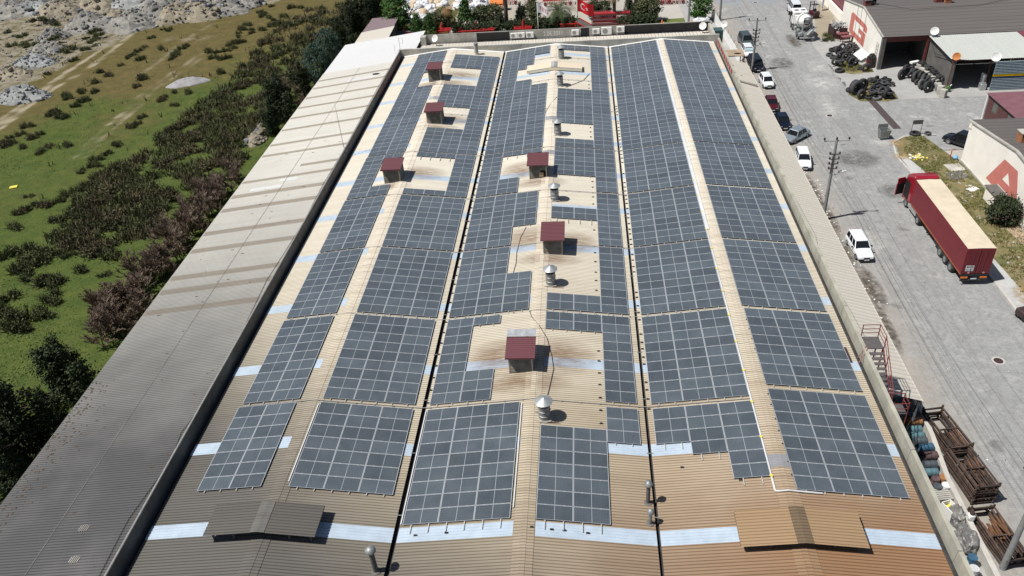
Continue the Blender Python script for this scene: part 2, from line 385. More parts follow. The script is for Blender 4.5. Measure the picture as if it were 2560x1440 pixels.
# ------------------------------------------------------------------ ground
def ground_mat(name, layers, rough=0.95, bump=0.4, bs=4.0):
    mt, nt, b = new_mat(name); tc = coords(nt); c = layers[0]
    for scale, lo, hi, col, k in layers[1:]:
        f = math_n(nt, 'MULTIPLY', ramp_n(nt, noise_n(nt, scale, 6, 0.62, tc), lo, hi), k, clamp=True)
        c = mix_n(nt, f, c, col)
    nt.links.new(c, b.inputs['Base Color']); b.inputs['Roughness'].default_value = rough; b.inputs['Specular IOR Level'].default_value = 0.2
    if bump: bump_n(nt, b, noise_n(nt, bs, 6, 0.7, tc), bump, 0.06)
    return mt
def patch(name, poly, z, mat, label=None):
    mb = MB(); n = len(poly); mb.add([(p[0], p[1], z) for p in poly], [tuple(range(n))])
    o = mb.build(name, mat); tag(o, kind='structure'); return o
gm = ground_mat('pale_yard_ground', [(0.43, 0.41, 0.37), (0.05, 0.4, 0.6, (0.30, 0.255, 0.19), 0.7), (0.6, 0.45, 0.7, (0.36, 0.34, 0.3), 0.6)])
patch('ground', [(-2000, -1500), (2000, -1500), (2000, 2500), (-2000, 2500)], -0.06, gm)

# road: small stone setts with wheel-worn dirt
def road_mat():
    mt, nt, b = new_mat('stone_setts'); tc = coords(nt)
    br = nd(nt, 'ShaderNodeTexBrick'); br.inputs['Scale'].default_value = 1.0; br.inputs['Mortar Size'].default_value = 0.012
    br.inputs['Brick Width'].default_value = 0.24; br.inputs['Row Height'].default_value = 0.14; br.inputs['Bias'].default_value = 0.0
    br.inputs['Color1'].default_value = (0.325, 0.33, 0.325, 1); br.inputs['Color2'].default_value = (0.255, 0.26, 0.26, 1); br.inputs['Mortar'].default_value = (0.23, 0.225, 0.21, 1)
    wv = nd(nt, 'ShaderNodeVectorMath', operation='ADD'); nz = nd(nt, 'ShaderNodeTexNoise'); nz.inputs['Scale'].default_value = 0.5
    sv = nd(nt, 'ShaderNodeVectorMath', operation='SCALE'); sv.inputs['Scale'].default_value = 0.5
    nt.links.new(tc, nz.inputs['Vector']); nt.links.new(nz.outputs['Color'], sv.inputs[0]); nt.links.new(tc, wv.inputs[0]); nt.links.new(sv.outputs[0], wv.inputs[1]); nt.links.new(wv.outputs[0], br.inputs['Vector'])
    c = br.outputs['Color']; s = xyz(nt, tc)
    f1 = ramp_n(nt, noise_n(nt, 0.16, 6, 0.62, tc), 0.42, 0.66); c = mix_n(nt, math_n(nt, 'MULTIPLY', f1, 0.45), c, (0.25, 0.25, 0.245))
    f2 = ramp_n(nt, noise_n(nt, 0.7, 6, 0.7, tc), 0.5, 0.72); c = mix_n(nt, math_n(nt, 'MULTIPLY', f2, 0.45), c, (0.47, 0.46, 0.44))
    fd = ramp_n(nt, noise_n(nt, 2.0, 5, 0.75, tc, (1.0, 0.5, 1)), 0.5, 0.68); c = mix_n(nt, math_n(nt, 'MULTIPLY', fd, 0.6), c, (0.165, 0.165, 0.16))
    ft = ramp_n(nt, noise_n(nt, 1.0, 4, 0.6, tc, (1.1, 0.035, 1)), 0.52, 0.68); c = mix_n(nt, math_n(nt, 'MULTIPLY', ft, 0.42), c, (0.19, 0.185, 0.175))
    # brown dirt along the parked cars
    n3 = noise_n(nt, 0.25, 5, 0.65, tc)
    d = math_n(nt, 'MULTIPLY', ramp_n(nt, math_n(nt, 'ADD', s[0], math_n(nt, 'MULTIPLY', n3, 5.0)), 43.5, 39.0), ramp_n(nt, n3, 0.34, 0.58), clamp=True)
    far = ramp_n(nt, s[1], 20, 60)
    c = mix_n(nt, math_n(nt, 'MULTIPLY', d, 0.65), c, (0.36, 0.30, 0.235))
    fs = ramp_n(nt, noise_n(nt, 0.35, 3, 0.5, tc), 0.66, 0.74); c = mix_n(nt, math_n(nt, 'MULTIPLY', fs, 0.7), c, (0.115, 0.11, 0.105))
    fw = math_n(nt, 'MULTIPLY', ramp_n(nt, noise_n(nt, 0.3, 6, 0.65, tc), 0.6, 0.72), ramp_n(nt, s[1], 45, 75)); c = mix_n(nt, math_n(nt, 'MULTIPLY', fw, 0.7), c, (0.56, 0.545, 0.51))
    nt.links.new(c, b.inputs['Base Color']); b.inputs['Roughness'].default_value = 0.85; b.inputs['Specular IOR Level'].default_value = 0.25
    bump_n(nt, b, br.outputs['Fac'], -0.3, 0.02); return mt
M['road'] = road_mat()
patch('road', [(36.3, -60), (49.2, -60), (49.2, 62.0), (75, 62.0), (75, 78.5), (49.2, 78.5), (49.2, 118), (56, 124), (56, 170), (36.0, 170)], 0.0, M['road'])
M['conc_ground'] = ground_mat('concrete_forecourt', [(0.325, 0.322, 0.31), (0.25, 0.4, 0.62, (0.39, 0.385, 0.365), 0.7), (1.2, 0.5, 0.7, (0.26, 0.255, 0.245), 0.6)], bump=0.15)
patch('forecourt', [(49.2, 78.5), (75, 78.5), (75, 91.5), (55.6, 91.5), (55.6, 112), (49.2, 118)], 0.004, M['conc_ground'])
patch('yard', [(30.2, -60), (36.3, -60), (36.3, 170), (30.2, 170)], -0.004, M['conc_ground'])
M['asphalt_old'] = ground_mat('patched_asphalt', [(0.235, 0.245, 0.26), (0.4, 0.4, 0.65, (0.30, 0.31, 0.32), 0.7)], bump=0.15)
a = [gp(*p) for p in ((1775, 0), (1790, 10), (1845, 14), (1852, 8), (1850, -40), (1770, -40))]
patch('asphalt_patch', [(v.x, v.y) for v in a], 0.004, M['asphalt_old'])
a = [gp(*p) for p in ((1870, 0), (1880, 11), (1925, 10), (1965, -4), (1960, -40), (1865, -40))]
patch('asphalt_repair', [(v.x, v.y) for v in a], 0.004, M['asphalt_old'])
M['yard_dirt'] = ground_mat('tan_dirt', [(0.275, 0.235, 0.17), (0.3, 0.4, 0.65, (0.34, 0.30, 0.23), 0.7)])
a = [gp(*p) for p in ((1040, 75), (1100, 75), (1180, 40), (1200, -30), (1010, -30), (1000, 60))]
patch('dirt_path', [(v.x, v.y) for v in a], -0.02, M['yard_dirt'])
a = [gp(*p) for p in ((2035, 25), (2055, 5), (2085, 40), (2100, 75), (2075, 98), (2040, 92))]
patch('dirt_apron', [(v.x, v.y) for v in a], 0.006, M['yard_dirt'])
# kerb and pavement on the right of the road
def strip_solid(name, pts_in, w, z0, z1, mat):
    mb = MB(); n = len(pts_in)
    L = [Vector((p[0], p[1], 0)) for p in pts_in]
    v = []
    for i, p in enumerate(L):
        d = (L[min(i + 1, n - 1)] - L[max(i - 1, 0)]).normalized(); nrm = Vector((d.y, -d.x, 0))
        for q, z in ((p, z0), (p, z1), (p + nrm * w, z1), (p + nrm * w, z0)): v.append((q.x, q.y, z))
    f = []
    for i in range(n - 1):
        for k in range(4):
            f.append((i * 4 + k, i * 4 + (k + 1) % 4, (i + 1) * 4 + (k + 1) % 4, (i + 1) * 4 + k))
    f += [(0, 3, 2, 1), ((n - 1) * 4, (n - 1) * 4 + 1, (n - 1) * 4 + 2, (n - 1) * 4 + 3)]
    mb.add(v, f); o = mb.build(name, mat); tag(o, kind='structure'); return o
M['kerb'] = ground_mat('kerb_stone', [(0.5, 0.48, 0.44), (1.5, 0.4, 0.65, (0.38, 0.36, 0.32), 0.7)], bump=0.2)
strip_solid('kerb', [(49.05, -40), (49.05, 56.5), (48.8, 60.5), (49.6, 64.5), (51.5, 66.2), (55.5, 66.4)], 0.22, -0.05, 0.13, M['kerb'])
M['pave'] = ground_mat('pavement_slab', [(0.44, 0.44, 0.43), (0.5, 0.4, 0.62, (0.36, 0.355, 0.34), 0.8), (2.5, 0.45, 0.7, (0.52, 0.51, 0.48), 0.6)], bump=0.15)
patch('pavement', [(49.26, -40), (51.0, -40), (50.9, 32), (50.6, 38), (50.9, 50), (50.6, 57), (49.9, 60.5), (49.2, 60.5), (49.26, 56.5)], 0.126, M['pave'])
M['verge'] = ground_mat('rough_grass_verge', [(0.165, 0.14, 0.06), (0.3, 0.4, 0.6, (0.26, 0.21, 0.12), 0.9), (0.5, 0.5, 0.66, (0.085, 0.105, 0.035), 0.95), (3.0, 0.45, 0.7, (0.10, 0.10, 0.04), 0.6), (1.1, 0.62, 0.7, (0.36, 0.32, 0.25), 0.8)], bump=0.8, bs=9)
patch('verge', [(51.0, -40), (55.6, -40), (55.6, 57.5), (53.9, 66.0), (51.5, 66.0), (49.9, 64.0), (49.2, 60.5), (49.9, 60.5), (50.6, 57), (50.9, 50), (50.6, 38), (50.9, 32)], 0.122, M['verge'])
a = [gp(*p) for p in ((2085, 152), (2100, 140), (2135, 160), (2175, 165), (2185, 180), (2130, 186), (2105, 180))]
patch('weedy_patch', [(v.x, v.y) for v in a], 0.012, M['verge'])
a = [gp(*p) for p in ((2120, 235), (2150, 205), (2195, 200), (2230, 225), (2246, 246), (2220, 254), (2150, 253))]
patch('weedy_island', [(v.x, v.y) for v in a], 0.012, M['verge'])
M['lawn'] = ground_mat('front_lawn', [(0.085, 0.125, 0.03), (0.4, 0.4, 0.65, (0.15, 0.155, 0.05), 0.8), (2.0, 0.5, 0.7, (0.22, 0.2, 0.1), 0.5)], bump=0.5)
patch('lawn', [(-12, 92), (33, 92), (32.5, 122), (-12, 119)], -0.03, M['lawn'])
def soft_mat(name, col, sc_=1.5):
    mt, nt, b = new_mat(name); tc = coords(nt); r = nd(nt, 'ShaderNodeAttribute'); r.attribute_name = 'fade'
    a = math_n(nt, 'MULTIPLY', r.outputs['Fac'], ramp_n(nt, noise_n(nt, sc_, 6, .7, tc), .34, .62), clamp=True)
    b.inputs['Base Color'].default_value = (*col, 1); b.inputs['Roughness'].default_value = .9; nt.links.new(a, b.inputs['Alpha']); return mt
def soft(name, cx, cy, rx, ry, mat, k=.9, z=.004):
    """thin deposit on the ground, thinning out to its edges"""
    v = [(cx, cy, z)]; fa = [k]; n, m_ = 20, 6; f = [(0, 1 + i, 1 + (i + 1) % n) for i in range(n)]
    for j in range(1, m_ + 1):
        for i in range(n): t = 2 * PI * i / n; q = j / m_; v.append((cx + rx * q * math.cos(t), cy + ry * q * math.sin(t), z)); fa.append(k * (1 - q) ** .7)
    for j in range(m_ - 1):
        for i in range(n): f.append((1 + j * n + i, 1 + (j + 1) * n + i, 1 + (j + 1) * n + (i + 1) % n, 1 + j * n + (i + 1) % n))
    me = bpy.data.meshes.new(name); me.from_pydata(v, [], f); at = me.attributes.new('fade', 'FLOAT', 'POINT'); at.data.foreach_set('value', fa); me.materials.append(mat)
    o = bpy.data.objects.new(name, me); COL.objects.link(o); return tag(o, kind='structure')
M['spill'] = soft_mat('dark_mud', (0.085, 0.068, 0.048)); M['oil'] = soft_mat('oil_stain', (0.10, 0.095, 0.09), .9); M['limedust'] = soft_mat('white_powder', (0.62, 0.61, 0.58), .9)
M['straw'] = soft_mat('spilled_straw', (0.40, 0.28, 0.125), 2.0)
for p_, rx, ry in ((Vector((51.3, 31.2, 0)), 1.7, 2.2), (gp(2244, 360), 1.1, 1.3), (gp(2262, 392), 1.8, 1.1)): soft('straw_litter', p_.x, p_.y, rx, ry, M['straw'], 1.2, .131)
for x, y, rx, ry in ((37.2, 53.0, 0.8, 4.6), (37.3, 46.5, 0.9, 5.0), (37.9, 33.2, 1.1, 4.2), (37.2, 39.0, .8, 3.5), (46.6, 105.5, 1.2, 4.0), (37.5, 27, .6, 4)): soft('mud_stain', x, y, rx, ry, M['spill'], 1.1)
for x, y, rx, ry in ((44.2, 60.4, 3.2, 2.8), (49.0, 25.6, .9, .7), (42.6, 95, 2, 3), (46, 52, 2, 2)): soft('oil_stain', x, y, rx, ry, M['oil'], .8)
for x, y, rx, ry in ((40.4, 41.2, 1.7, 3.0), (46.3, 86.0, 3.4, 4.6), (45.0, 77.0, 1.6, 5.5), (48.3, 65.0, 1.4, 1.4), (47.5, 92, 2, 4)): soft('powder_spill', x, y, rx, ry, M['limedust'], .8)
dr = MB().box(-0.5, 0.5, -5.0, 5.0, 0.0, 0.02).build('drain_grate', plain('brown_grate', (0.075, 0.055, 0.055), 0.7, var=0.3), loc=(51.45, 73.7, 0.0), rz=R(2)); tag(dr, 'long dark drain channel grate across the side road mouth', 'drain', kind=None)
dr = MB().box(-0.6, 0.6, -9, 9, 0.0, 0.02).build('drain_grate', plain('brown_grate_far', (0.10, 0.085, 0.08), 0.7, var=0.3), loc=(gp(1975, 4).x, gp(1975, 4).y + 4, 0.0), rz=R(3)); tag(dr, 'dark drain channel in the road beyond the mixer truck', 'drain')
for (px, py, lab) in ((2496, 902, 'round iron manhole cover in the road near the truck rear'), (2074, 289, 'round iron manhole cover in the road near the dark blue car'), (1888, 6, 'round iron manhole cover in the asphalt patch far up the road')):
    p = gp(px, py); mb = MB(); mb.lathe([(0.0, 0.02), (0.36, 0.02), (0.36, 0.0)], 20); mb.lathe([(0.37, 0.0), (0.37, 0.014), (0.52, 0.014), (0.52, 0)], 20, 1)
    o = mb.build('manhole_cover', [M['machine_dark'], M['kerb']], loc=(p.x, p.y, 0.001)); tag(o, lab, 'manhole cover')

# the field: masks for tracks, dry grass and scrub soil are worked out per vertex in plan
TR1 = [gp(*p) for p in ((-60, 375), (0, 322), (60, 275), (130, 225), (190, 190), (250, 150), (300, 110), (335, 80))]
TR1b = [gp(*p) for p in ((-50, 345), (10, 295), (70, 255), (140, 200), (220, 145), (275, 112))]
TR2 = [gp(*p) for p in ((200, 390), (280, 315), (335, 265), (380, 222), (430, 190), (480, 155), (520, 130))]
TR3 = [gp(*p) for p in ((330, 200), (400, 150), (455, 105), (530, 60))]
TR4 = [gp(*p) for p in ((420, 98), (480, 98), (550, 92))]
TR5 = [gp(*p) for p in ((60, 190), (110, 150), (150, 118), (185, 105), (160, 103))]
def pdist(x, y, pl):
    best = 1e9
    for a, b2 in zip(pl[:-1], pl[1:]):
        dx, dy = b2.x - a.x, b2.y - a.y; L = dx * dx + dy * dy
        t = max(0, min(1, ((x - a.x) * dx + (y - a.y) * dy) / L)); d = math.hypot(x - a.x - t * dx, y - a.y - t * dy)
        if d < best: best = d
    return best
RUB = [(-170, 95), (-128, 92), (-104, 92), (-96, 92), (-90, 97), (-88, 106), (-86, 118), (-83, 128), (-82, 137), (-70, 140), (-62, 146), (-52, 158), (-46, 172), (-40, 210), (-200, 210)]
def inpoly(x, y, P):
    c = False; j = len(P) - 1
    for i in range(len(P)):
        if (P[i][1] > y) != (P[j][1] > y) and x < (P[j][0] - P[i][0]) * (y - P[i][1]) / (P[j][1] - P[i][1]) + P[i][0]: c = not c
        j = i
    return c
def build_field():
    x0, x1, y0, y1, st = -150.0, -14.0, -16.0, 190.0, 0.9
    nx, ny = int((x1 - x0) / st) + 1, int((y1 - y0) / st) + 1
    vs = []; tr = []; dry = []; rb = []
    for j in range(ny):
        for i in range(nx):
            x = x0 + i * st; y = y0 + j * st
            n1 = noise.noise((x * 0.06, y * 0.06, 1.3)); n2 = noise.noise((x * 0.35, y * 0.35, 4.0)); n3 = noise.noise((x * 1.1, y * 1.1, 9.0))
            d1 = pdist(x, y, TR1); d1b = pdist(x, y, TR1b); d2 = pdist(x, y, TR2)
            t = 0.0
            if d1 < 5 or d1b < 5: t = max(t, max(0, 1 - min(d1, d1b) / (1.0 + 0.5 * n2)) * 1.15)
            if d2 < 5: t = max(t, max(0, 1 - abs(d2 - 0.9) / 0.8) * 0.62, max(0, 1 - d2 / 2.2) * 0.3)
            t = max(t, 0.5 * max(0, 1 - pdist(x, y, TR3) / 1.8), 0.55 * max(0, 1 - pdist(x, y, TR4) / 3.0), 0.6 * max(0, 1 - pdist(x, y, TR5) / 1.2))
            t = t * (0.75 + 0.8 * n2 + 0.7 * n3)
            # drier, browner ground further off and between the tracks
            far = (y - 60) / 70 + (-(x + 60)) / 90
            dd = far * 0.95 + .05 + 0.6 * n1 + 0.25 * n2
            e = pdist(x, y, TR3); dd += 0.45 * max(0, 1 - e / 9.0); dd += 0.25 * max(0, 1 - d2 / 8.0)
            r_ = 1.0 if inpoly(x + 2.5 * n2, y + 3 * n1, RUB) else 0.0
            z = 0.16 * n1 + 0.07 * n2 - 0.05 * min(1, t)
            z = max(z, -0.03)
            vs.append((x, y, z)); tr.append(max(0, min(1, t))); dry.append(max(0, min(1, dd))); rb.append(r_)
    fs = [(j * nx + i, j * nx + i + 1, (j + 1) * nx + i + 1, (j + 1) * nx + i) for j in range(ny - 1) for i in range(nx - 1)]
    me = bpy.data.meshes.new('field'); me.from_pydata(vs, [], fs)
    for nm, arr in (('track', tr), ('dry', dry), ('stony', rb)):
        at = me.attributes.new(nm, 'FLOAT', 'POINT'); at.data.foreach_set('value', arr)
    me.polygons.foreach_set('use_smooth', [True] * len(fs))
    mt, nt, b = new_mat('field_grass'); tc = coords(nt)
    def at(n): a = nd(nt, 'ShaderNodeAttribute'); a.attribute_name = n; return a.outputs['Fac']
    n1 = noise_n(nt, 0.5, 6, 0.65, tc); n2 = noise_n(nt, 2.6, 6, 0.7, tc); n3 = noise_n(nt, 9, 4, 0.7, tc)
    c = mix_n(nt, ramp_n(nt, n1, 0.36, 0.64), (0.06, 0.09, 0.022), (0.095, 0.12, 0.03))
    c = mix_n(nt, math_n(nt, 'MULTIPLY', ramp_n(nt, n2, 0.45, 0.7), 0.6), c, (0.05, 0.062, 0.02))
    df = ramp_n(nt, math_n(nt, 'ADD', at('dry'), math_n(nt, 'MULTIPLY', math_n(nt, 'SUBTRACT', n2, 0.5), 1.0)), 0.3, 0.8)
    c = mix_n(nt, df, c, mix_n(nt, ramp_n(nt, n1, 0.4, 0.62), (0.105, 0.085, 0.034), (0.13, 0.11, 0.042)))
    c = mix_n(nt, math_n(nt, 'MULTIPLY', ramp_n(nt, n1, 0.56, 0.7), math_n(nt, 'MULTIPLY', df, 0.8)), c, (0.165, 0.10, 0.045))
    tf = ramp_n(nt, math_n(nt, 'ADD', at('track'), math_n(nt, 'MULTIPLY', math_n(nt, 'SUBTRACT', n3, 0.5), 0.8)), 0.22, 0.7)
    c = mix_n(nt, math_n(nt, 'MULTIPLY', tf, 0.8), c, (0.36, 0.315, 0.23))
    rf = math_n(nt, 'MULTIPLY', at('stony'), ramp_n(nt, n1, 0.36, 0.56))
    c = mix_n(nt, math_n(nt, 'MULTIPLY', rf, 0.9), c, mix_n(nt, ramp_n(nt, n2, 0.35, 0.7), (0.29, 0.255, 0.19), (0.24, 0.225, 0.19)))
    c = mix_n(nt, math_n(nt, 'MULTIPLY', ramp_n(nt, n3, 0.5, 0.75), 0.5), c, mix_n(nt, 1.0, c, (0.55, 0.55, 0.5), 'MULTIPLY'))
    nt.links.new(c, b.inputs['Base Color']); b.inputs['Roughness'].default_value = 1.0; b.inputs['Specular IOR Level'].default_value = 0.1
    bump_n(nt, b, n2, 0.7, 0.25)
    me.materials.append(mt); o = bpy.data.objects.new('field', me); COL.objects.link(o); tag(o, kind='structure')
build_field()
# ------------------------------------------------------------------ main factory building
W = 14.8604; AL = 0.112601; TA = math.tan(AL); CA = math.cos(AL); SA = math.sin(AL)
ZP = 8.0; ZR = 7.86      # plane of the panel faces / of the roof sheet, at the valleys
YN, YF = -17.0, 82.55
HW = W / 2
B = thing('factory_building', 'long factory with three low cream ribbed metal gables under solar panels', 'factory', (0, 0, 0))
def rz_(k, s, off=0.0):
    return lambda x: ZR + off + abs(x - W * k) * TA
GAP = {-1: 0.03, 0: 0.14, 1: 0.10, 2: 0.06}
SLOPES = [(-1, 1), (0, -1), (0, 1), (1, -1), (1, 1), (2, -1)]
NAMES = {(-1, 1): ('left', 'left'), (0, -1): ('left', 'right'), (0, 1): ('middle', 'left'), (1, -1): ('middle', 'right'), (1, 1): ('right', 'left'), (2, -1): ('right', 'right')}
SKY_Y = [-1.6, 5.05, 12.75, 20.3, 27.95, 35.1, 42.4, 49.9, 57.2, 64.5, 71.2, 78.5]
for k, s in SLOPES:
    xa = W * k + s * GAP[k]; xb = W * k + s * (HW - 0.02); zf = rz_(k, s)
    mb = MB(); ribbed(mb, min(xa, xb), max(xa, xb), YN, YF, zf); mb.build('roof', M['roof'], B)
    xs = W * k + s * (HW - 0.62)
    for i, y in enumerate(SKY_Y):
        mb = MB(); y0 = math.floor((y - 0.46) / RIB) * RIB; ribbed(mb, min(xa, xs), max(xa, xs), y0, y0 + (0.99 if i else 1.0), zf, 0.006)
        o = mb.build('skylight', M['skylight'], B)
# ridge caps: ribbed bent sheet over each ridge
for g, k in enumerate((-1, 0, 1)):
    xr = W * k + HW
    mb = MB()
    wcap = 0.58 if g < 2 else 0.62
    zf = rz_(k, 1)
    ribbed(mb, xr - wcap, xr - 0.16, YN, YF, lambda x: ZR + (x - W * k) * TA, 0.03)
    ribbed(mb, xr - 0.16, xr + 0.16, YN, YF, lambda x: ZR + (HW - 0.16) * TA + 0.0, 0.05)
    ribbed(mb, xr + 0.16, xr + wcap, YN, YF, lambda x: ZR + (W * (k + 1) - x) * TA, 0.03)
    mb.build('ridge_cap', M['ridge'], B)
for (k, y, w) in ((-1, 63.3, 1.1), (0, 46.2, 1.0), (0, 55.4, 1.1), (1, 2.9, 1.0)):   # newer grey pieces on the ridges
    xr = W * k + HW; mb = MB(); y0 = math.floor(y / RIB) * RIB
    ribbed(mb, xr - .66, xr - 0.16, y0, y0 + w, lambda x: ZR + (x - W * k) * TA, 0.05); ribbed(mb, xr - .16, xr + .16, y0, y0 + w, lambda x: ZR + (HW - .16) * TA, 0.07); ribbed(mb, xr + .16, xr + .66, y0, y0 + w, lambda x: ZR + (W * (k + 1) - x) * TA, 0.05)
    mb.build('ridge_patch', M['ridge_new'], B)
# valley gutters
for k in (0, 1):
    w = GAP[k] + 0.12
    mb = MB(); x = W * k
    mb.box(x - w, x + w, YN, YF, ZR - 0.30, ZR - 0.26); mb.build('valley_gutter', M['gutter'], B)
    mb = MB(); y = YN + 2
    while y < YF: mb.box(x - 0.2, x + 0.2, y, y + 0.05, ZR + 0.035, ZR + 0.05); y += 4.9
    mb.build('gutter_strap', M['galv_dull'], B)
mb = MB(); mb.box(-W - 0.42, -W + 0.2, YN, YF, ZR - 0.34, ZR - 0.30); mb.build('side_gutter', M['gutter'], B)
mb = MB(); mb.box(2 * W - 0.2, 2 * W + 0.28, YN, YF, ZR - 0.22, ZR - 0.18); mb.build('side_gutter', M['gutter'], B)
# gutter lip and pipe beside the right parapet
mb = MB(); mb.tube([(2 * W + 0.10, YN, ZR + 0.03), (2 * W + 0.12, YF - 0.4, ZR + 0.03)], 0.045, 8); mb.build('gutter_pipe', M['rubber'], B)
# parapets
PXL = -W - 0.33
mb = MB(); mb.box(PXL - 0.13, PXL, YN, YF, ZR - 0.5, 8.92); mb.build('parapet', M['concrete_dark'], B)
mb = MB(); mb.box(PXL - 0.13, PXL - .03, YN, YF, 8.92, 8.94); mb.build('coping', plain('grey_coping', (.24, .235, .22), .8), B)
PXR = 2 * W + 0.30
mb = MB(); yy = YN
segs = []
rp = random.Random(3)
while yy < 81.5:
    L = 6.9 + rp.random() * 0.5; segs.append((yy, min(yy + L, 82.4))); yy += L
for i, (a, b2) in enumerate(segs):
    if 15.2 > a and 15.2 < b2 or (a < 16.2 < b2): pass
    zt = 8.58 + 0.05 * rp.random()
    mb.add([(PXR + 0.0, a, ZR - .4), (PXR + .30, a, ZR - .4), (PXR + .30, a, zt), (PXR + .06, a, zt), (PXR + .0, b2 - .03, ZR - .4), (PXR + .30, b2 - .03, ZR - .4), (PXR + .30, b2 - .03, zt), (PXR + .06, b2 - .03, zt)],
           [(0, 1, 2, 3), (4, 7, 6, 5), (0, 4, 5, 1), (1, 5, 6, 2), (2, 6, 7, 3), (3, 7, 4, 0)])
mb.build('parapet', M['concrete_green'], B)
# far parapet across the gable ends, level top
mb = MB(); mb.box(-W - 0.6, 2 * W + 0.6, YF, YF + 0.3, 4.0, 9.0); mb.build('parapet', M['concrete'], B)
for k in (-1, 0, 1):   # white flashing along the foot of the far parapet
    for xa, xb, kk in ((W * k + .1, W * k + HW, k), (W * k + HW, W * (k + 1) - .1, k + 1)):
        za = ZR + abs(xa - W * kk) * TA; zb = ZR + abs(xb - W * kk) * TA
        mb = MB(); mb.add([(xa, YF - 0.24, za + .05), (xb, YF - 0.24, zb + .05), (xb, YF - .01, zb + .14), (xa, YF - .01, za + .14)], [(0, 1, 2, 3)]); mb.build('flashing', M['white'], B)
# red ventilation slots near the far corners of both side parapets
for (x0, x1, xs2, ya, n) in ((PXL + 0.001, PXL + 0.03, 1, 66.8, 10), (PXR - 0.03, PXR - 0.001, 1, 69.5, 9)):
    for i in range(n):
        y = ya + i * 1.45; mb = MB(); mb.box(x0, x1, y, y + 0.75, ZR + .12, 8.78 if x0 < 0 else 8.5); mb.build('vent_slot', M['brown_red'] if x0 < 0 else plain('bright_red_slot', (0.42, 0.03, 0.04), 0.5) if i == 0 else bpy.data.materials['bright_red_slot'], B)
# walls below
mb = MB(); mb.box(-W - 0.6, 2 * W + 0.58, YN, YF - 0.001, 0.0, ZR - 0.6); mb.build('wall', M['concrete'], B)
# strip of front office roof, its front parapet and patches
O = thing('front_office', 'low office block behind the factory gables with pale ribbed roof and bitumen patched parapet', 'office', (0, 0, 0))
mb = MB()
xx = -13.0; v = []; f = []; prof = [(0, 0), (.4, 0), (.43, .04), (.47, .04), (.5, 0)]; xsl = []
while xx < 29.2:
    for t, z in prof[:-1]: xsl.append((xx + t, z))
    xx += 0.5
v = []
for x, z in xsl: v += [(x, YF + 0.3, 8.28 + z), (x, 87.55, 7.98 + z)]
mb.add(v, [(2 * i, 2 * i + 2, 2 * i + 3, 2 * i + 1) for i in range(len(xsl) - 1)]); mb.build('roof', M['office_roof'], O)
mb = MB(); mb.box(-13.0, 29.9, 88.0, 88.35, 0.0, 9.22); mb.build('wall', M['concrete'], O)
mb = MB(); mb.box(-13.0, 29.9, 87.5, 87.95, 7.72, 7.76); mb.build('gutter', M['gutter'], O)
mb = MB(); mb.box(-13.1, 29.9, YF + .32, 87.48, 0.0, 7.6); mb.build('wall', M['concrete_dark'], O)
def bit(xa, xb, seed):
    r = random.Random(seed); mb = MB(); n = max(6, int((xb - xa) / .5)); v = []
    for i in range(n + 1):
        x = xa + (xb - xa) * i / n; e = (0.12 * r.random() if i not in (0, n) else 0)
        v += [(x, 87.985, 7.9 + e), (x, 87.985, 9.2 - e * .2)]
    mb.add(v, [(2 * i, 2 * i + 2, 2 * i + 3, 2 * i + 1) for i in range(n)]); mb.build('bitumen_patch', M['bitumen'], O)
bit(-4.6, 0.35, 1); bit(11.0, 12.2, 2); bit(17.4, 29.7, 3)
mb = MB(); mb.box(-13.0, -12.2, 87.0, 88.0, 7.9, 9.25); mb.build('pillar', M['concrete'], O)
mb = MB(); mb.box(29.5, 29.85, 82.9, 87.99, 7.6, 9.0); mb.build('end_wall', M['concrete'], O)
mb = MB(); mb.tube([(-13.0, 88.02, 9.25), (29.7, 88.02, 9.25)], 0.02, 5); mb.build('top_cable', M['rubber'], O)
text_obj('graffiti', '2.06.2011', 0.95, M['white'], O, Matrix.Translation((6.9, 87.98, 8.55)) @ Matrix.Rotation(R(90), 4, 'X') @ Matrix.Diagonal((0.8, 1, 1, 1)), 0.002)
def ac_unit(x, z, sc_, label, fan_left=True):
    t = thing('air_conditioner', label, 'air conditioner', (x, 87.97, z))
    w = 0.42 * sc_; h = 0.3 * sc_
    mb = MB(); mb.bevbox(-w, w, -0.3, -0.02, -h, h, 0.02); mb.build('casing', M['white'], t)
    mb = MB(); M4 = Matrix.Translation((-w * .25, -0.302, 0)) @ Matrix.Rotation(R(90), 4, 'X'); mb.lathe([(h * .72, 0), (h * .72, 0.01), (h * .6, .012), (0.0, 0.012)], 18, 0, M4); mb.build('fan_grille', M['cable'], t)
    mb = MB(); mb.box(-w * .8, -w * .7, -.3, 0, -h - .06, -h); mb.box(w * .7, w * .8, -.3, 0, -h - .06, -h); mb.build('bracket', M['galv_dull'], t)
for i, (px, py, k, lab) in enumerate(((1285, 88, 1.0, 'leftmost of three white air conditioners beside the first black bitumen patch'), (1303, 87, 1.0, 'middle of three white air conditioners beside the first black bitumen patch'), (1325, 86, 1.05, 'rightmost of three white air conditioners, just left of the white flagpole'),
        (1438, 80, 1.05, 'white air conditioner on the office parapet beside the green flagpole'), (1490, 77, 1.0, 'white air conditioner just right of the narrow black patch'), (1516, 76, 1.45, 'largest white air conditioner on the office parapet, between two smaller ones'), (1551, 72, 1.1, 'white air conditioner mounted on the long black bitumen stretch'))):
    p = gp(px, py, 8.6); t = (87.97 - p.y) ; d = (p - CAM); q = CAM + d * ((87.97 - CAM.y) / d.y); ac_unit(q.x, q.z, k * 1.25, lab)
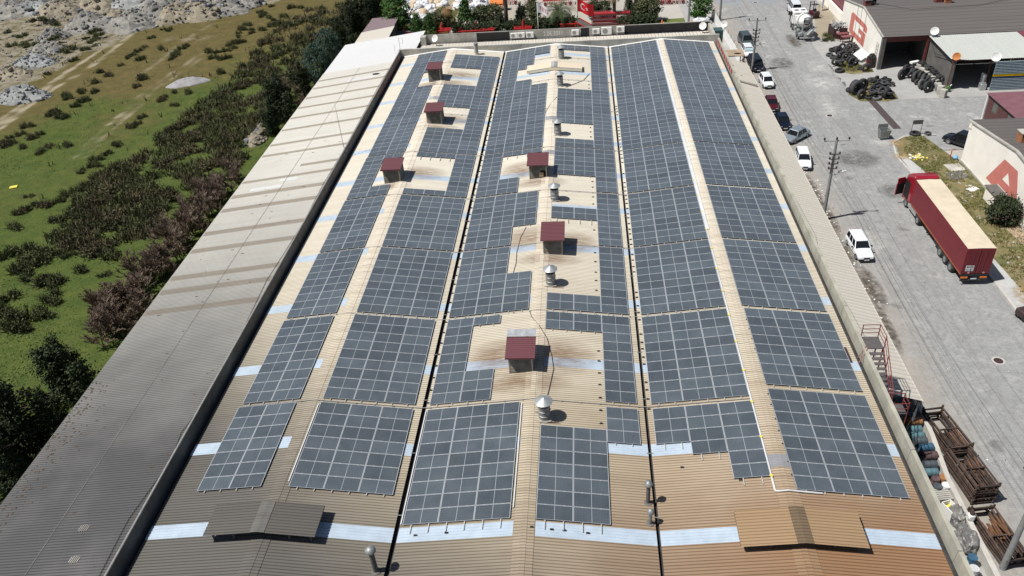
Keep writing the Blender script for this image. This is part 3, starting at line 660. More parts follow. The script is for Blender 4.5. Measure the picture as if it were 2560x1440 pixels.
# left annex with its own mono-pitch roof
A = thing('warehouse_annex', 'long lean-to warehouse along the left side with grey ribbed roof turning pale at far end', 'warehouse', (0, 0, 0))
AS = (8.6 - 7.0) / (26.0 - 13.15); az = lambda x: 7.0 + (x + 26.0) * AS
mb = MB(); ribbed(mb, -26.35, PXL - 0.14, YN, 79.6, az); mb.build('roof', M['annex_roof'], A)
mb = MB(); ribbed(mb, -26.3, PXL - 0.14, 79.6, 84.0, az); ribbed(mb, -26.3, -13.15, 84.0, 92.6, az); mb.build('roof', M['annex_new'], A)
for i, (y, xa, xb, w) in enumerate(((76.6, -26.2, -15.6, .6), (73.6, -26.2, -15.6, .6), (70.0, -26.2, -15.6, .6), (66.6, -26.2, -15.6, .6), (63.1, -26.2, -15.6, .6), (59.4, -26.2, -15.6, .6), (55.0, -26.2, -15.6, .6), (51.9, -26.2, -15.6, .6), (47.8, -20.2, -15.6, .6), (45.3, -26.2, -15.6, .6), (42.0, -26.2, -15.6, .8), (39.0, -26.2, -15.6, .8), (34.5, -26.2, -15.6, .8), (31.2, -26.2, -15.6, .8), (26.6, -26.2, -15.6, .8), (24.4, -26.2, -15.6, .8), (21.4, -26.2, -15.6, 0.8))):
    mb = MB(); y0 = math.floor((y - w / 2) / RIB) * RIB; ribbed(mb, xa, xb, y0, y0 + w, az, 0.006); mb.build('skylight', M['dark_strip'], A)
# odd lighter replacement sheets
for (xa, xb, y, w) in ((-24.5, -20.9, 41.1 + 1.8, .6), (-21.6, -19.6, 44.2, .6), (-21.5, -17.3, 74.3, .7)):
    mb = MB(); y0 = math.floor(y / RIB) * RIB; ribbed(mb, xa, xb, y0, y0 + w, az, 0.008); mb.build('patch_sheet', M['annex_new'], A)
mb = MB(); mb.box(-26.0, PXL - .32, YN, 92.4, 0.0, 6.85); mb.build('wall', M['concrete_dark'], A)
mb = MB(); mb.box(-16.2, -13.3, 84.2, 92.4, 6.8, 8.1); mb.build('wall', M['concrete_dark'], A)
mb = MB(); mb.tube([(-21.0, YN, az(-21.0) + .035), (-20.8, 79.5, az(-20.8) + .035)], 0.02, 4); mb.build('sheet_lap', M['concrete'], A)
rl = random.Random(6); mb = MB()
for i in range(230):
    x = -26.3 + abs(rl.gauss(0, 1.1)); y = rl.uniform(-4, 13); q = rl.uniform(.02, .09); mb.box(-q, q, -q * .6, q * .6, 0, .012, 0, Matrix.Translation((x, y, az(x) + .032)) @ Matrix.Rotation(rl.uniform(0, 3), 4, 'Z'))
for i in range(60):
    x = rl.uniform(-25, -16); y = rl.uniform(-6, 60); q = rl.uniform(.03, .1); mb.box(-q * 1.6, q * 1.6, -q * .4, q * .4, 0, .01, 0, Matrix.Translation((x, y, az(x) + .032)) @ Matrix.Rotation(rl.uniform(-.3, .3), 4, 'Z'))
tag(mb.build('leaf_litter', plain('brown_leaf_litter', (.10, .07, .045), .9, var=.4, scale=8)), 'brown leaf litter scattered along the outer edge of the grey annex roof', 'leaf litter', kind='stuff')
MB().lathe([(0, .0), (.75, 0)], 16, 0, Matrix.Translation((-17.2, 75.2, az(-17.2) + .05)) @ Matrix.Diagonal((1.0, .38, 1, 1))).build('shade_spot', M['cable'], A)  # flat dark disc painted in for a shadowed hole in the sheet
# slatted round vent cut-outs near the bottom left corner
for (px, py) in ((219, 1336), (197, 1417)):
    p = gp(px, py, 7.35)
    for i in range(5):
        o_ = (i - 2) * 0.085; L = math.sqrt(max(.02, .25 ** 2 - o_ ** 2)); mb = MB()
        mb.box(-0.02, 0.02, -L, L, 0.03, 0.075, 0, Matrix.Translation((p.x + o_ * 1.4, p.y, az(p.x))) @ Matrix.Rotation(R(-6), 4, 'Z')); mb.build('vent_slat', M['concrete'], A)
# lightning cable lying along the annex roof
cab = MB(); pts = [(-15.7, 82.0), (-15.9, 70), (-15.75, 49.1), (-15.9, 42), (-15.7, 33.6), (-16.1, 24), (-15.76, 18.0), (-15.5, 12.5), (-15.62, 8.6), (-16.0, 6.0), (-15.6, 3.6), (-16.25, -1), (-16.2, -2.2), (-16.05, -5)]
cab.tube([(x, y, az(x) + 0.06) for x, y in pts], 0.018, 5); tag(cab.build('roof_cable', M['rubber']), 'thin dark cable lying along the left annex roof beside the parapet', 'cable')
mst = thing('antenna_mast', 'thin leaning lightning rod with stay wires on the left parapet', 'mast', (PXL - .15, 49.1, 8.95))
mb = MB(); mb.tube([(0, 0, 0), (-.12, .3, 3.4), (-.2, .5, 5.0)], [.03, .025, .012], 6); mb.build('rod', M['galv_dull'], mst)
mb = MB(); mb.tube([(-.02, .05, .6), (.3, -.4, -.2)], .012, 4); mb.tube([(0, 0, .02), (0.3, 0.1, -.6)], .03, 5); mb.build('stay', M['cable'], mst)
lad = thing('roof_ladder_hoop', 'small grey steel hoop frame at the far left corner of the parapet', 'ladder', (-15.3, 82.9, 8.95))
mb = MB(); mb.tube([(0, 0, 0), (0, 0, 1.6), (.55, 0, 1.6), (.55, 0, .9), (.2, 0, .9)], .03, 5); mb.build('hoop', M['galv_dull'], lad)
mb = MB(); mb.tube([(-.8, 0, -.6), (-.8, .05, .6)], .02, 5); mb.build('post', M['galv_dull'], lad)
# ------------------------------------------------------------------ solar arrays
PX, PY = 2.115, 1.058; PW, PH = 2.095, 1.040
def make_panel():
    mb = MB(); f = 0.021; fx = 0.03
    mb.box(0, PW, 0, PH, -0.04, -0.001, 2)  # sides in black: shade of the gap under the panel edge put into colour
    z = 0.0; xm = PW / 2
    def q(x0, x1, y0, y1, mi): mb.quad((x0, y0, z), (x1, y0, z), (x1, y1, z), (x0, y1, z), mi)
    q(0, PW, 0, f, 1); q(0, PW, PH - f, PH, 1); q(0, fx, f, PH - f, 1); q(PW - fx, PW, f, PH - f, 1)
    q(xm - .01, xm + .01, f, PH - f, 1); q(fx, xm - .01, f, PH - f, 0); q(xm + .01, PW - fx, f, PH - f, 0)
    # clamps on the upper edge
    for x in (0.5, 1.6): mb.box(x - .03, x + .03, PH - .004, PH + .02, -.02, .006, 1)
    return mb.build('solar_panel', [M['solar'], M['alu'], M['chassis']])
PANEL = make_panel()
def rail_mesh(L):
    mb = MB(); mb.box(-0.025, 0.025, 0, L, -0.095, -0.04); return mb
RAILC = {}
BLK = [None, (8.93, 9), (18.8, 9), (28.6, 9), (38.45, 9), (48.2, 10), (58.86, 9), (68.44, 8), (76.95, 5)]
A_ = range
LAY = {}
full = lambda n, c=3: [(i, 0, n) for i in range(c)]
# slope -> per block: (u0, y0, [(column, first row, end row), ...])
LAY[(-1, 1)] = [(1.94, 1.18, full(7, 2))] + [(u, BLK[b][0], cols) for b, u, cols in (
    (1, 2.08, full(9, 2)), (2, 2.14, full(9, 2)), (3, 2.18, full(9, 2)), (4, 2.22, [(0, 0, 9), (1, 0, 2), (1, 8, 9)]), (5, 2.28, full(10, 2)), (6, 2.32, full(9, 2)), (7, 2.34, [(0, 0, 8), (1, 5, 8)]), (8, 2.38, full(5, 2)))]
LAY[(0, -1)] = [(0.67, 1.1, full(7))] + [(u, BLK[b][0], cols) for b, u, cols in (
    (1, .65, full(9)), (2, .62, full(9)), (3, .6, full(9)), (4, .58, [(0, 0, 9), (1, 0, 1), (1, 8, 9), (2, 0, 1), (2, 8, 9)]), (5, .58, [(0, 0, 10), (1, 0, 6), (2, 0, 6)]), (6, .56, [(0, 0, 9), (1, 2, 9), (2, 2, 9)]), (7, .54, [(0, 0, 8), (1, 6, 8), (2, 6, 8)]), (8, .53, full(3)))]
LAY[(0, 1)] = [(0.31, -1.06, full(9))] + [(u, BLK[b][0], cols) for b, u, cols in (
    (1, .36, [(0, 0, 9), (1, 0, 3), (1, 8, 9)]), (2, .36, [(0, 0, 9), (1, 0, 9), (2, 0, 5)]), (3, .36, [(0, 0, 9), (1, 0, 9), (2, 3, 9)]), (4, .36, [(0, 0, 9), (1, 0, 3), (1, 8, 9), (2, 8, 9)]), (5, .36, full(10)), (6, .34, [(0, 0, 9), (1, 0, 9), (2, 0, 8)]), (7, .33, [(0, 0, 8), (1, 0, 1), (1, 5, 8)]), (8, .32, [(0, 0, 5), (1, 0, 5), (2, 2, 5)]))]
LAY[(1, -1)] = [(0.52, -1.12, [(0, 6, 9), (1, 0, 7), (2, 0, 7)])] + [(.55, BLK[b][0], cols) for b, cols in (
    (1, [(0, 0, 9), (1, 7, 9), (2, 7, 9)]), (2, [(0, 0, 9), (1, 0, 2), (2, 0, 2)]), (3, [(0, 0, 9), (1, 4, 6), (2, 4, 6)]), (4, [(0, 0, 9), (1, 3, 9), (2, 3, 9)]), (5, [(0, 0, 10), (1, 0, 2), (1, 6, 10), (2, 0, 2), (2, 6, 10)]), (6, [(0, 0, 9), (1, 0, 6), (2, 0, 6)]), (7, [(0, 0, 8)]), (8, [(0, 0, 5), (1, 3, 5), (2, 3, 5)]))]
LAY[(1, 1)] = [(0.42, 2.1, [(0, 3, 6), (1, 2, 6), (2, 0, 6)])] + [(.39 - .006 * b, BLK[b][0], full(BLK[b][1])) for b in range(1, 9)]
LAY[(2, -1)] = [(0.64, 1.08, full(8)), (.66, 9.98, full(8))] + [(.72 + .02 * b, BLK[b][0], full(BLK[b][1])) for b in range(2, 9)]
ORD = ['first', 'second', 'third', 'fourth', 'fifth', 'sixth', 'seventh', 'eighth', 'ninth']
first = True
for key in SLOPES:
    k, s = key
    for bi, (u0, y0, cols) in enumerate(LAY[key]):
        n = sum(b2 - a for _, a, b2 in cols)
        g, sd = NAMES[key]
        shp = 'full' if len(set((a, b2) for _, a, b2 in cols)) == 1 else 'stepped'
        arr = thing('solar_array', '%s solar array of %d panels, %s from near end, %s gable\'s %s slope' % (shp, n, ORD[bi], g, sd), 'solar array', (W * k + s * u0 * CA, y0, ZP + u0 * SA), group='solar arrays bolted to the factory roof')
        arr.rotation_euler = (0, -AL if s > 0 else AL, 0)
        for c, a, b2 in cols:
            for r in range(a, b2):
                if first: p = PANEL; first = False
                else: p = PANEL.copy(); COL.objects.link(p)
                p.parent = arr
                xl = c * PX if s > 0 else -(c * PX + PW)
                p.location = (xl, r * PY, 0)
            # rails: two per column, ends stick out a little at the near end
            ext = 0.16
            L = (b2 - a) * PY + ext
            for fx in (0.25, 0.75):
                kx = c * PX + PW * fx
                e = ext; La = L
                if key == (0, 1) and bi == 0 or key == (1, -1) and bi == 0 and c > 0: e = 0.62; La = L + .46
                if key == (1, 1) and bi == 0: e = 0.5; La = L + .34
                if (key, bi) in (((0, -1), 4), ((1, -1), 3), ((0, 1), 4)) and a > 0: e = 0.75; La = L + .6
                kk = round(La, 2)
                if kk not in RAILC: RAILC[kk] = rail_mesh(kk).build('mounting_rail', M['rail']); ro = RAILC[kk]
                else: ro = link_copy(RAILC[kk])
                ro.parent = arr; ro.location = (kx * s, a * PY - e, 0)
# cable conduits crossing the gables in the gaps between arrays
def roofz(x):
    k = round(x / W); return ZR + abs(x - W * k) * TA
for i, y in enumerate((8.72, 18.62, 28.45, 38.27, 48.07, 58.80, 68.40, 76.92)):
    mb = MB(); pts = []; x = -W + 2.2
    ks = [-W + 2.2, -HW, 0.0, HW, W, W + HW - 0.75]
    for x in ks: pts.append((x, y - 0.04, roofz(x) + (0.1 if abs(x - W * round(x / W)) > 1 else 0.12)))
    mb.tube(pts, 0.022, 6)
    for j in range(26):
        x = -W + 2.6 + j * 1.27
        if x < W + HW - 1: mb.box(x - .06, x + .06, y - .08, y + .0, roofz(x) + .03, roofz(x) + .11)
    tag(mb.build('cable_conduit', M['cable']), 'thin grey conduit crossing the gables in the %s gap between arrays' % ORD[i], 'conduit', 'conduits across the roof')
# white cable tray along the right gable's ridge
mb = MB(); xr = W + HW
z0 = lambda x: ZR + (HW - abs(x - xr)) * TA
xt = xr - .72
mb.tube([(xt + .02, 1.0, z0(xt) + .1), (xt + .04, 30, z0(xt) + .1)], .06, 6); mb.box(xt - .03, xt + .26, 30.0, 82.3, z0(xt) + .04, z0(xt) + .16)
mb.tube([(xt + .02, 1.0, z0(xt) + .1), (xt + .25, .95, z0(xt) + .16), (xr, .95, z0(xr) + .14), (xr + 1.9, .95, z0(xr + 1.9) + .1)], .05, 6)
tag(mb.build('cable_tray', M['tray']), 'white cable tray running along the left side of the right gable\'s ridge', 'cable tray')
mb = MB()
for i in range(13): mb.box(xt - .08, xt + .08, 2.0 + i * 3.1, 2.16 + i * 3.1, z0(xt) + .15, z0(xt) + .19)
tag(mb.build('tray_tag', M['yellow'], bpy.data.objects['cable_tray']), None)
for (k, s, u, ya, yb) in ((0, 1, .2, -1.0, 8.4), (0, 1, 6.78, -.3, 8.4), (0, -1, 7.12, 1.5, 8.3), (1, 1, .18, 9, 9.2)):
    if yb - ya < 1: continue
    mb = MB(); x = W * k + s * u * CA; z = ZP + u * SA - .03; mb.box(x - .03, x + .03, ya, yb, z - .05, z)
    tag(mb.build('cable_duct', M['tray']), {.2: 'slim pale duct beside the valley along the nearest middle gable array', 6.78: 'slim pale duct beside the ridge along the nearest middle gable array', 7.12: 'slim pale duct along the ridge side of the nearest left gable array'}[u], 'cable duct')
# rubber roof jacks where rails are missing
def jacks(name, label, pts):
    mb = MB()
    for x, y in pts: mb.box(x - .1, x + .1, y - .045, y + .045, roofz(x) + .03, roofz(x) + .085); mb.box(x - .02, x + .02, y - .02, y + .02, roofz(x) + .08, roofz(x) + .13)
    tag(mb.build(name, M['rubber']), label, 'roof fixings', kind='stuff')
rj = random.Random(5)
pts = []
for y in [8.3 + .9 * i for i in range(60)]:
    if rj.random() < .85: pts.append((W + .22, y + .3 * rj.random()))
for y in [2 + 1.15 * i for i in range(68)]:
    if rj.random() < .85: pts.append((W + HW + .52, y + .4 * rj.random()))
jacks('roof_fixing', 'small black rail fixings in a row along valley and ridge of the right gable', pts)
pts = [(W - 2.95, y) for y in (5.6, 6.9, 8.1, 9.3, 10.6, 11.8, 13.1, 14.2, 21.8, 23.2, 24.4, 26.0, 27.4, 31.2, 36.0, 37.4, 39.4, 40.6, 51.3, 52.6, 53.8, 66.0, 67.2)]
pts += [(W - 3.9, -1.75), (W - 5.2, -1.7), (W - 5.9, -1.7), (W - 7.0, -1.65), (W + 1.8, 3.3), (1.2, -1.8), (3.0, -1.75), (W + 5.0, 2.0)]
pts += [(.2, y) for y in [9.2 + 1.3 * i for i in range(52)]]
jacks('roof_fixing', 'small black rail fixings scattered beside the middle gable arrays and left valley', pts)

# ------------------------------------------------------------------ things standing on the roof
def vent_box(x0, x1, y0, y1, zt, label, missing=False, foil=False, dark=False):
    xm, ym = (x0 + x1) / 2, (y0 + y1) / 2
    zb = min(roofz(x0), roofz(x1)); t = thing('roof_ventilator', label, 'roof vent', (xm, ym, zb), 0, 'louvred box vents along the ridges')
    a, b2, h = (x1 - x0) / 2, (y1 - y0) / 2, zt - zb
    mb = MB()
    for sx in (-1, 1):
        for sy in (-1, 1): mb.box(sx * a - .05, sx * a + .05, sy * b2 - .05, sy * b2 + .05, -.1, h)
    mb.box(-a + .06, a - .06, -b2 + .1, b2 - .1, -.1, h - .05, 1); mb.build('frame', [M['louvre'], M['black']], t)
    n = 11
    for sd in range(4):
        mb = MB()
        for i in range(n):
            z = .04 + (h - .12) * i / n
            if missing and sd == 0 and 0 < i < 7 : 
                xx = a * .35
            else: xx = a - .03
            if sd == 0: mb.add([(-a + .03, -b2 - .05, z), (xx, -b2 - .05, z), (xx, -b2 + .06, z + .11), (-a + .03, -b2 + .06, z + .11)], [(0, 1, 2, 3)])
            if sd == 1: mb.add([(-a + .03, b2 + .05, z), (a - .03, b2 + .05, z), (a - .03, b2 - .06, z + .11), (-a + .03, b2 - .06, z + .11)], [(3, 2, 1, 0)])
            if sd == 2: mb.add([(-a - .05, -b2 + .03, z), (-a - .05, b2 - .03, z), (-a + .06, b2 - .03, z + .11), (-a + .06, -b2 + .03, z + .11)], [(3, 2, 1, 0)])
            if sd == 3: mb.add([(a + .05, -b2 + .03, z), (a + .05, b2 - .03, z), (a - .06, b2 - .03, z + .11), (a - .06, -b2 + .03, z + .11)], [(0, 1, 2, 3)])
        mb.build('louvre_panel', M['louvre'], t)
    ov = .24; mb = MB(); zr = h + .03
    fz = lambda x: .0
    ribbed(mb, -a - ov, a + ov, -b2 - ov - .05, b2 + ov, lambda x: zr + .12, 0, 0, .03)
    for v in range(len(mb.v)): 
        x, y, z = mb.v[v]; mb.v[v] = (x, y, z + .13 * (y / b2) * .6)
    zl = zr + .12
    mb.add([(-a - ov, -b2 - ov - .05, zl - .13 * .75 - .09), (a + ov, -b2 - ov - .05, zl - .13 * .75 - .09), (a + ov, -b2 - ov - .05, zl - .13 * .75), (-a - ov, -b2 - ov - .05, zl - .13 * .75),
            (-a - ov, b2 + ov, zl + .0), (a + ov, b2 + ov, zl + .0), (a + ov, b2 + ov, zl + .1), (-a - ov, b2 + ov, zl + .1)], [(0, 1, 2, 3), (0, 3, 7, 4), (1, 5, 6, 2), (4, 7, 6, 5), (0, 4, 5, 1)])
    mb.build('vent_roof', M['maroon_roof'], t)
    if foil:
        mb = MB(); r = random.Random(4); v = []
        for i in range(9):
            for j in range(3): v.append((-a - ov + (2 * a + 2 * ov) * i / 8, b2 + ov - .02 + .75 * j / 2 - .05, zl + .14 + .05 * r.random() + .03 * j))
        mb.add(v, [(i * 3 + j, (i + 1) * 3 + j, (i + 1) * 3 + j + 1, i * 3 + j + 1) for i in range(8) for j in range(2)]); mb.build('foil_sheet', plain('crumpled_foil', (0.62, 0.63, 0.64), 0.3, 0.5), t)
    if missing:
        mb = MB(); mb.box(.1, .55, -b2 - .1, -b2 - .06, .3, .78); mb.build('hatch_board', M['wood'], t)
    return t
vent_box(5.72, 7.30, 11.55, 13.2, 10.02, 'nearest maroon roofed louvre vent, with crumpled silver foil behind its roof', foil=True)
vent_box(7.58, 9.14, 26.75, 29.0, 10.12, 'louvre vent with maroon roof right of the middle ridge, brown stains around')
vent_box(5.70, 7.36, 41.0, 43.0, 10.12, 'broken louvre vent with missing slats and a pale board on the front', missing=True)
vent_box(-9.12, -7.52, 41.05, 43.0, 10.1, 'louvre vent with maroon roof on the left ridge, nearest the near end')
vent_box(-7.02, -5.35, 55.8, 57.6, 10.15, 'very dark louvre vent with maroon roof, middle one on the left gable')
vent_box(-8.98, -7.45, 69.8, 71.6, 10.3, 'louvre vent with pale slats and maroon roof, farthest on the left gable')
def flue(x, y, label, h=1.15, r=.39):
    z = roofz(x); t = thing('chimney_flue', label, 'flue', (x, y, z), 0, 'galvanised flues along the middle gable')
    prof = [(r, -.1), (r, .34), (r + .03, .36), (r + .03, .4), (r, .42), (r, .72), (r + .03, .74), (r + .03, .78), (r, .8), (r, h), (r - .05, h), (r - .05, .2)]
    mb = MB(); mb.lathe(prof, 20); mb.build('pipe', M['galv_dull'], t, True, auto=35)
    mb = MB(); mb.lathe([(r - .06, h - .14), (0, h - .14)], 20); mb.build('soot_opening', M['black'], t)
    mb = MB()
    for i in range(4):
        a = PI / 4 + i * PI / 2; mb.tube([((r - .02) * math.cos(a), (r - .02) * math.sin(a), h - .1), ((r + .02) * math.cos(a), (r + .02) * math.sin(a), h + .4)], .018, 5)
    mb.build('cap_strut', M['galv_dull'], t)
    mb = MB(); mb.lathe([(.58, h + .3), (.58, h + .32), (.3, h + .47), (.03, h + .62), (0, h + .63)], 24); mb.lathe([(.57, h + .295), (0.0, h + .34)], 24); mb.build('cone_cap', M['galv'], t, True, auto=40)
    mb = MB(); mb.box(-.95, .95, -.5, -.44, .03, .09); mb.box(-.85, .4, .38, .44, .06, .1); mb.build('base_rail', M['rust'], t)
    mb = MB(); mb.lathe([(r + .02, .03), (r + .16, .03), (r + .16, .05), (r + .02, .08)], 20); mb.build('collar', M['concrete'], t)
    return t
FX = W - 6.62 * CA
for i, y in enumerate((7.05, 22.3, 36.45, 51.5, 66.5, 76.8)):
    flue(FX, y, '%s of six cone capped galvanised flues beside the middle ridge' % ('nearest', 'second nearest', 'third nearest', 'fourth nearest', 'fifth nearest', 'farthest')[i], 1.15 if i < 3 else 1.2)
t = thing('short_flue', 'short open grey flue pipe near the far parapet on the left gable', 'flue', (-3.9, 81.0, roofz(-3.9)))
mb = MB(); mb.lathe([(.3, -.1), (.3, 1.35), (.25, 1.35), (.25, .6)], 18); mb.build('pipe', M['concrete'], t, True, auto=40); mb = MB(); mb.lathe([(.34, 1.5), (.3, 1.62), (.0, 1.66)], 16); mb.build('cap', M['galv_dull'], t, True, auto=40)
def stovepipe(x, y, h, r, label, dome=True):
    t = thing('stove_pipe', label, 'chimney pipe', (x, y, roofz(x)))
    mb = MB(); mb.lathe([(r, -.1), (r, h), (r - .02, h), (r - .02, h - .3)], 16); mb.build('pipe', M['concrete_dark'] if h > 1.5 else M['galv_dull'], t, True, auto=40)
    mb = MB(); mb.lathe([(r * 2.0, h + .0), (r * 2.05, h + .06), (r * 1.6, h + .2), (r * .6, h + .28), (0, h + .29)], 18); mb.build('dome_cap', M['galv_dull'], t, True, auto=50)
    mb = MB(); mb.lathe([(r + .02, .02), (r + .12, .03), (r + .02, .08)], 16); mb.build('collar', M['concrete_dark'], t)
stovepipe(-.62, -4.1, 1.75, .15, 'tall dark stove pipe with domed cap at the bottom, beside the left valley')
stovepipe(W - .42, .75, 1.55, .12, 'taller of two slim domed stove pipes by the right valley')
stovepipe(W - .4, -.72, .95, .1, 'shorter of two slim domed stove pipes by the right valley')
# raised ridge canopies
def ridge_canopy(xr, w, y0, y1, lift, label, mat, capmat, slope=TA):
    zr = ZR + HW * TA + lift; t = thing('ridge_canopy', label, 'roof canopy', (0, 0, 0))
    mb = MB(); zl = lambda x: zr - abs(x - xr) * slope
    ribbed(mb, xr - w, xr, y0, y1, zl); ribbed(mb, xr, xr + w, y0, y1, zl); mb.build('roof_sheet', mat, t)
    mb = MB(); zl2 = lambda x: zr - abs(x - xr) * slope + .02
    ribbed(mb, xr - .42, xr, y0 + .0, y1 + .0, zl2, .012); ribbed(mb, xr, xr + .42, y0, y1, zl2, .012); mb.build('cap', capmat, t)
    mb = MB()
    for (xa, xb) in ((xr - w, xr), (xr, xr + w)):
        mb.add([(xa, y0 + .1, zl(xa) - .09), (xb, y0 + .1, zl(xb) - .09), (xb, y1 - .1, zl(xb) - .09), (xa, y1 - .1, zl(xa) - .09), (xa, y0 + .1, zl(xa) - .02), (xb, y0 + .1, zl(xb) - .02), (xb, y1 - .1, zl(xb) - .02), (xa, y1 - .1, zl(xa) - .02)],
               [(0, 3, 2, 1), (0, 1, 5, 4), (2, 3, 7, 6), (1, 2, 6, 5), (3, 0, 4, 7)])
    mb.build('support_frame', mat if w > 3.5 else M['concrete_dark'], t)
    if w > 3.5:
        mb = MB()
        for (xa, xb) in ((xr - w, xr), (xr, xr + w)): mb.add([(xa, y0 + .02, zl(xa) - .42), (xb, y0 + .02, zl(xb) - .42), (xb, y0 + .02, zl(xb) - .005), (xa, y0 + .02, zl(xa) - .005)], [(0, 1, 2, 3)])
        mb.build('front_board', mat, t)
    mb = MB()
    for x in (xr - w + .4, xr - w / 2, xr + w / 2, xr + w - .4):
        for y in (y0 + .35, y1 - .35): mb.box(x - .05, x + .05, y - .05, y + .05, roofz(x), zl(x) - .08)
    mb.build('leg', M['concrete_dark'], t)
    return t
cm_l = sheet_mat('grey_brown_sheet', (0.115, 0.108, 0.098), (0.115, 0.108, 0.098)); cm_r = sheet_mat('tan_rust_sheet', (0.35, 0.24, 0.14), (0.35, 0.24, 0.14)); cm_f = sheet_mat('cream_far_sheet', (0.85, 0.76, 0.6), (0.85, 0.76, 0.6))
ridge_canopy(-HW, 3.25, -2.85, -.5, .78, 'raised grey brown ribbed canopy over the left ridge at the near end', cm_l, M['concrete_dark'])
ridge_canopy(W + HW, 3.28, -3.0, -.55, .62, 'raised rusty orange ribbed canopy over the right ridge at the near end', cm_r, sheet_mat('dark_tan_cap', (0.17, 0.125, 0.08), (0.17, 0.125, 0.08)))
ridge_canopy(HW, 3.65, 71.6, 73.6, .55, 'raised cream ribbed canopy over the middle ridge at the far end', cm_f, M['ridge_new'], TA)
# loose cables on the roof
def cable(pts, r, label, mat='rubber'):
    mb = MB(); mb.tube([(x, y, roofz(x) + .06) for x, y in pts], r, 5); tag(mb.build('loose_cable', M[mat]), label, 'cable')
cable([(6.75, 18.6), (6.95, 17.8), (7.6, 16.6), (8.2, 15.2), (8.6, 13.2), (8.75, 11.9), (8.6, 10.6), (8.45, 9.4), (8.2, 8.0)], .022, 'wavy brown cable on the roof between nearest vent and nearest flue')
cable([(5.8, 31.5), (5.4, 29.8), (5.2, 27.4), (5.25, 25.6), (5.1, 24.2)], .022, 'brown cable hanging down the sheets left of the right-of-ridge vent')
cable([(9.0, 65.8), (11.2, 68.6), (12.0, 71.2)], .05, 'thick grey pipe lying slanted across the far middle gable', 'cable')
cable([(6.2, 54.6), (6.6, 57.2), (7.2, 60.0), (8.0, 62.5)], .04, 'grey pipe crossing the middle ridge beyond the third flue', 'cable')
# soot and rust stains spread on the sheets around the vents
def stain_mat():
    mt, nt, b = new_mat('rust_stain'); tc = coords(nt); s = xyz(nt, tc)
    r = nd(nt, 'ShaderNodeAttribute'); r.attribute_name = 'fade'
    n = noise_n(nt, 1.5, 5, .7, tc, (.5, 3.0, 1))
    a = math_n(nt, 'MULTIPLY', r.outputs['Fac'], ramp_n(nt, n, .25, .7), clamp=True)
    b.inputs['Base Color'].default_value = (0.20, 0.10, 0.045, 1); b.inputs['Roughness'].default_value = .9
    nt.links.new(a, b.inputs['Alpha']); return mt
SM = stain_mat()
def stain(cx, cy, rx, ry, k=.75):
    """film of rust that has run off the vent: follows the ribs, fades outwards"""
    n, m = 15, int(2 * ry / .05); v = []; fa = []; prof = lambda y: [0, 0, 0, .0, .028, .028, .02, 0][int((y / RIB - math.floor(y / RIB)) * 8) % 8]
    for j in range(m + 1):
        y = cy - ry + 2 * ry * j / m
        for i in range(n + 1):
            x = cx - rx + 2 * rx * i / n; v.append((x, y, roofz(x) + .036 + .0))
            d = math.hypot((x - cx) / rx, (y - cy) / ry); fa.append(max(0, 1 - d) ** .8 * k)
    me = bpy.data.meshes.new('rust_stain'); me.from_pydata(v, [], [(j * (n + 1) + i, j * (n + 1) + i + 1, (j + 1) * (n + 1) + i + 1, (j + 1) * (n + 1) + i) for j in range(m) for i in range(n)])
    at = me.attributes.new('fade', 'FLOAT', 'POINT'); at.data.foreach_set('value', fa); me.materials.append(SM)
    o = bpy.data.objects.new('rust_stain', me); COL.objects.link(o); o.parent = B
for cx, cy, rx, ry in ((4.6, 13.4, 2.4, 2.2), (9.3, 13.4, 2.6, 2.2), (6.6, 10.6, 3.6, 1.3), (6.0, 29.5, 2.6, 2.2), (10.2, 28.8, 2.2, 2.0), (8, 26.0, 3.0, 1.1), (4.6, 43.3, 2.2, 2.2), (6.6, 40.2, 3.0, 1.2), (-6.0, 43.2, 3.2, 1.8), (-8.6, 40.3, 2.4, 1.0), (-4.2, 57.4, 3.0, 1.6), (-5.6, 55.0, 3, .9), (-5.2, 72.3, 3.2, 1.6), (-8.6, 69.0, 2.6, .9), (-6.0, 69.2, 3, 1.2)):
    stain(cx, cy, rx, ry)
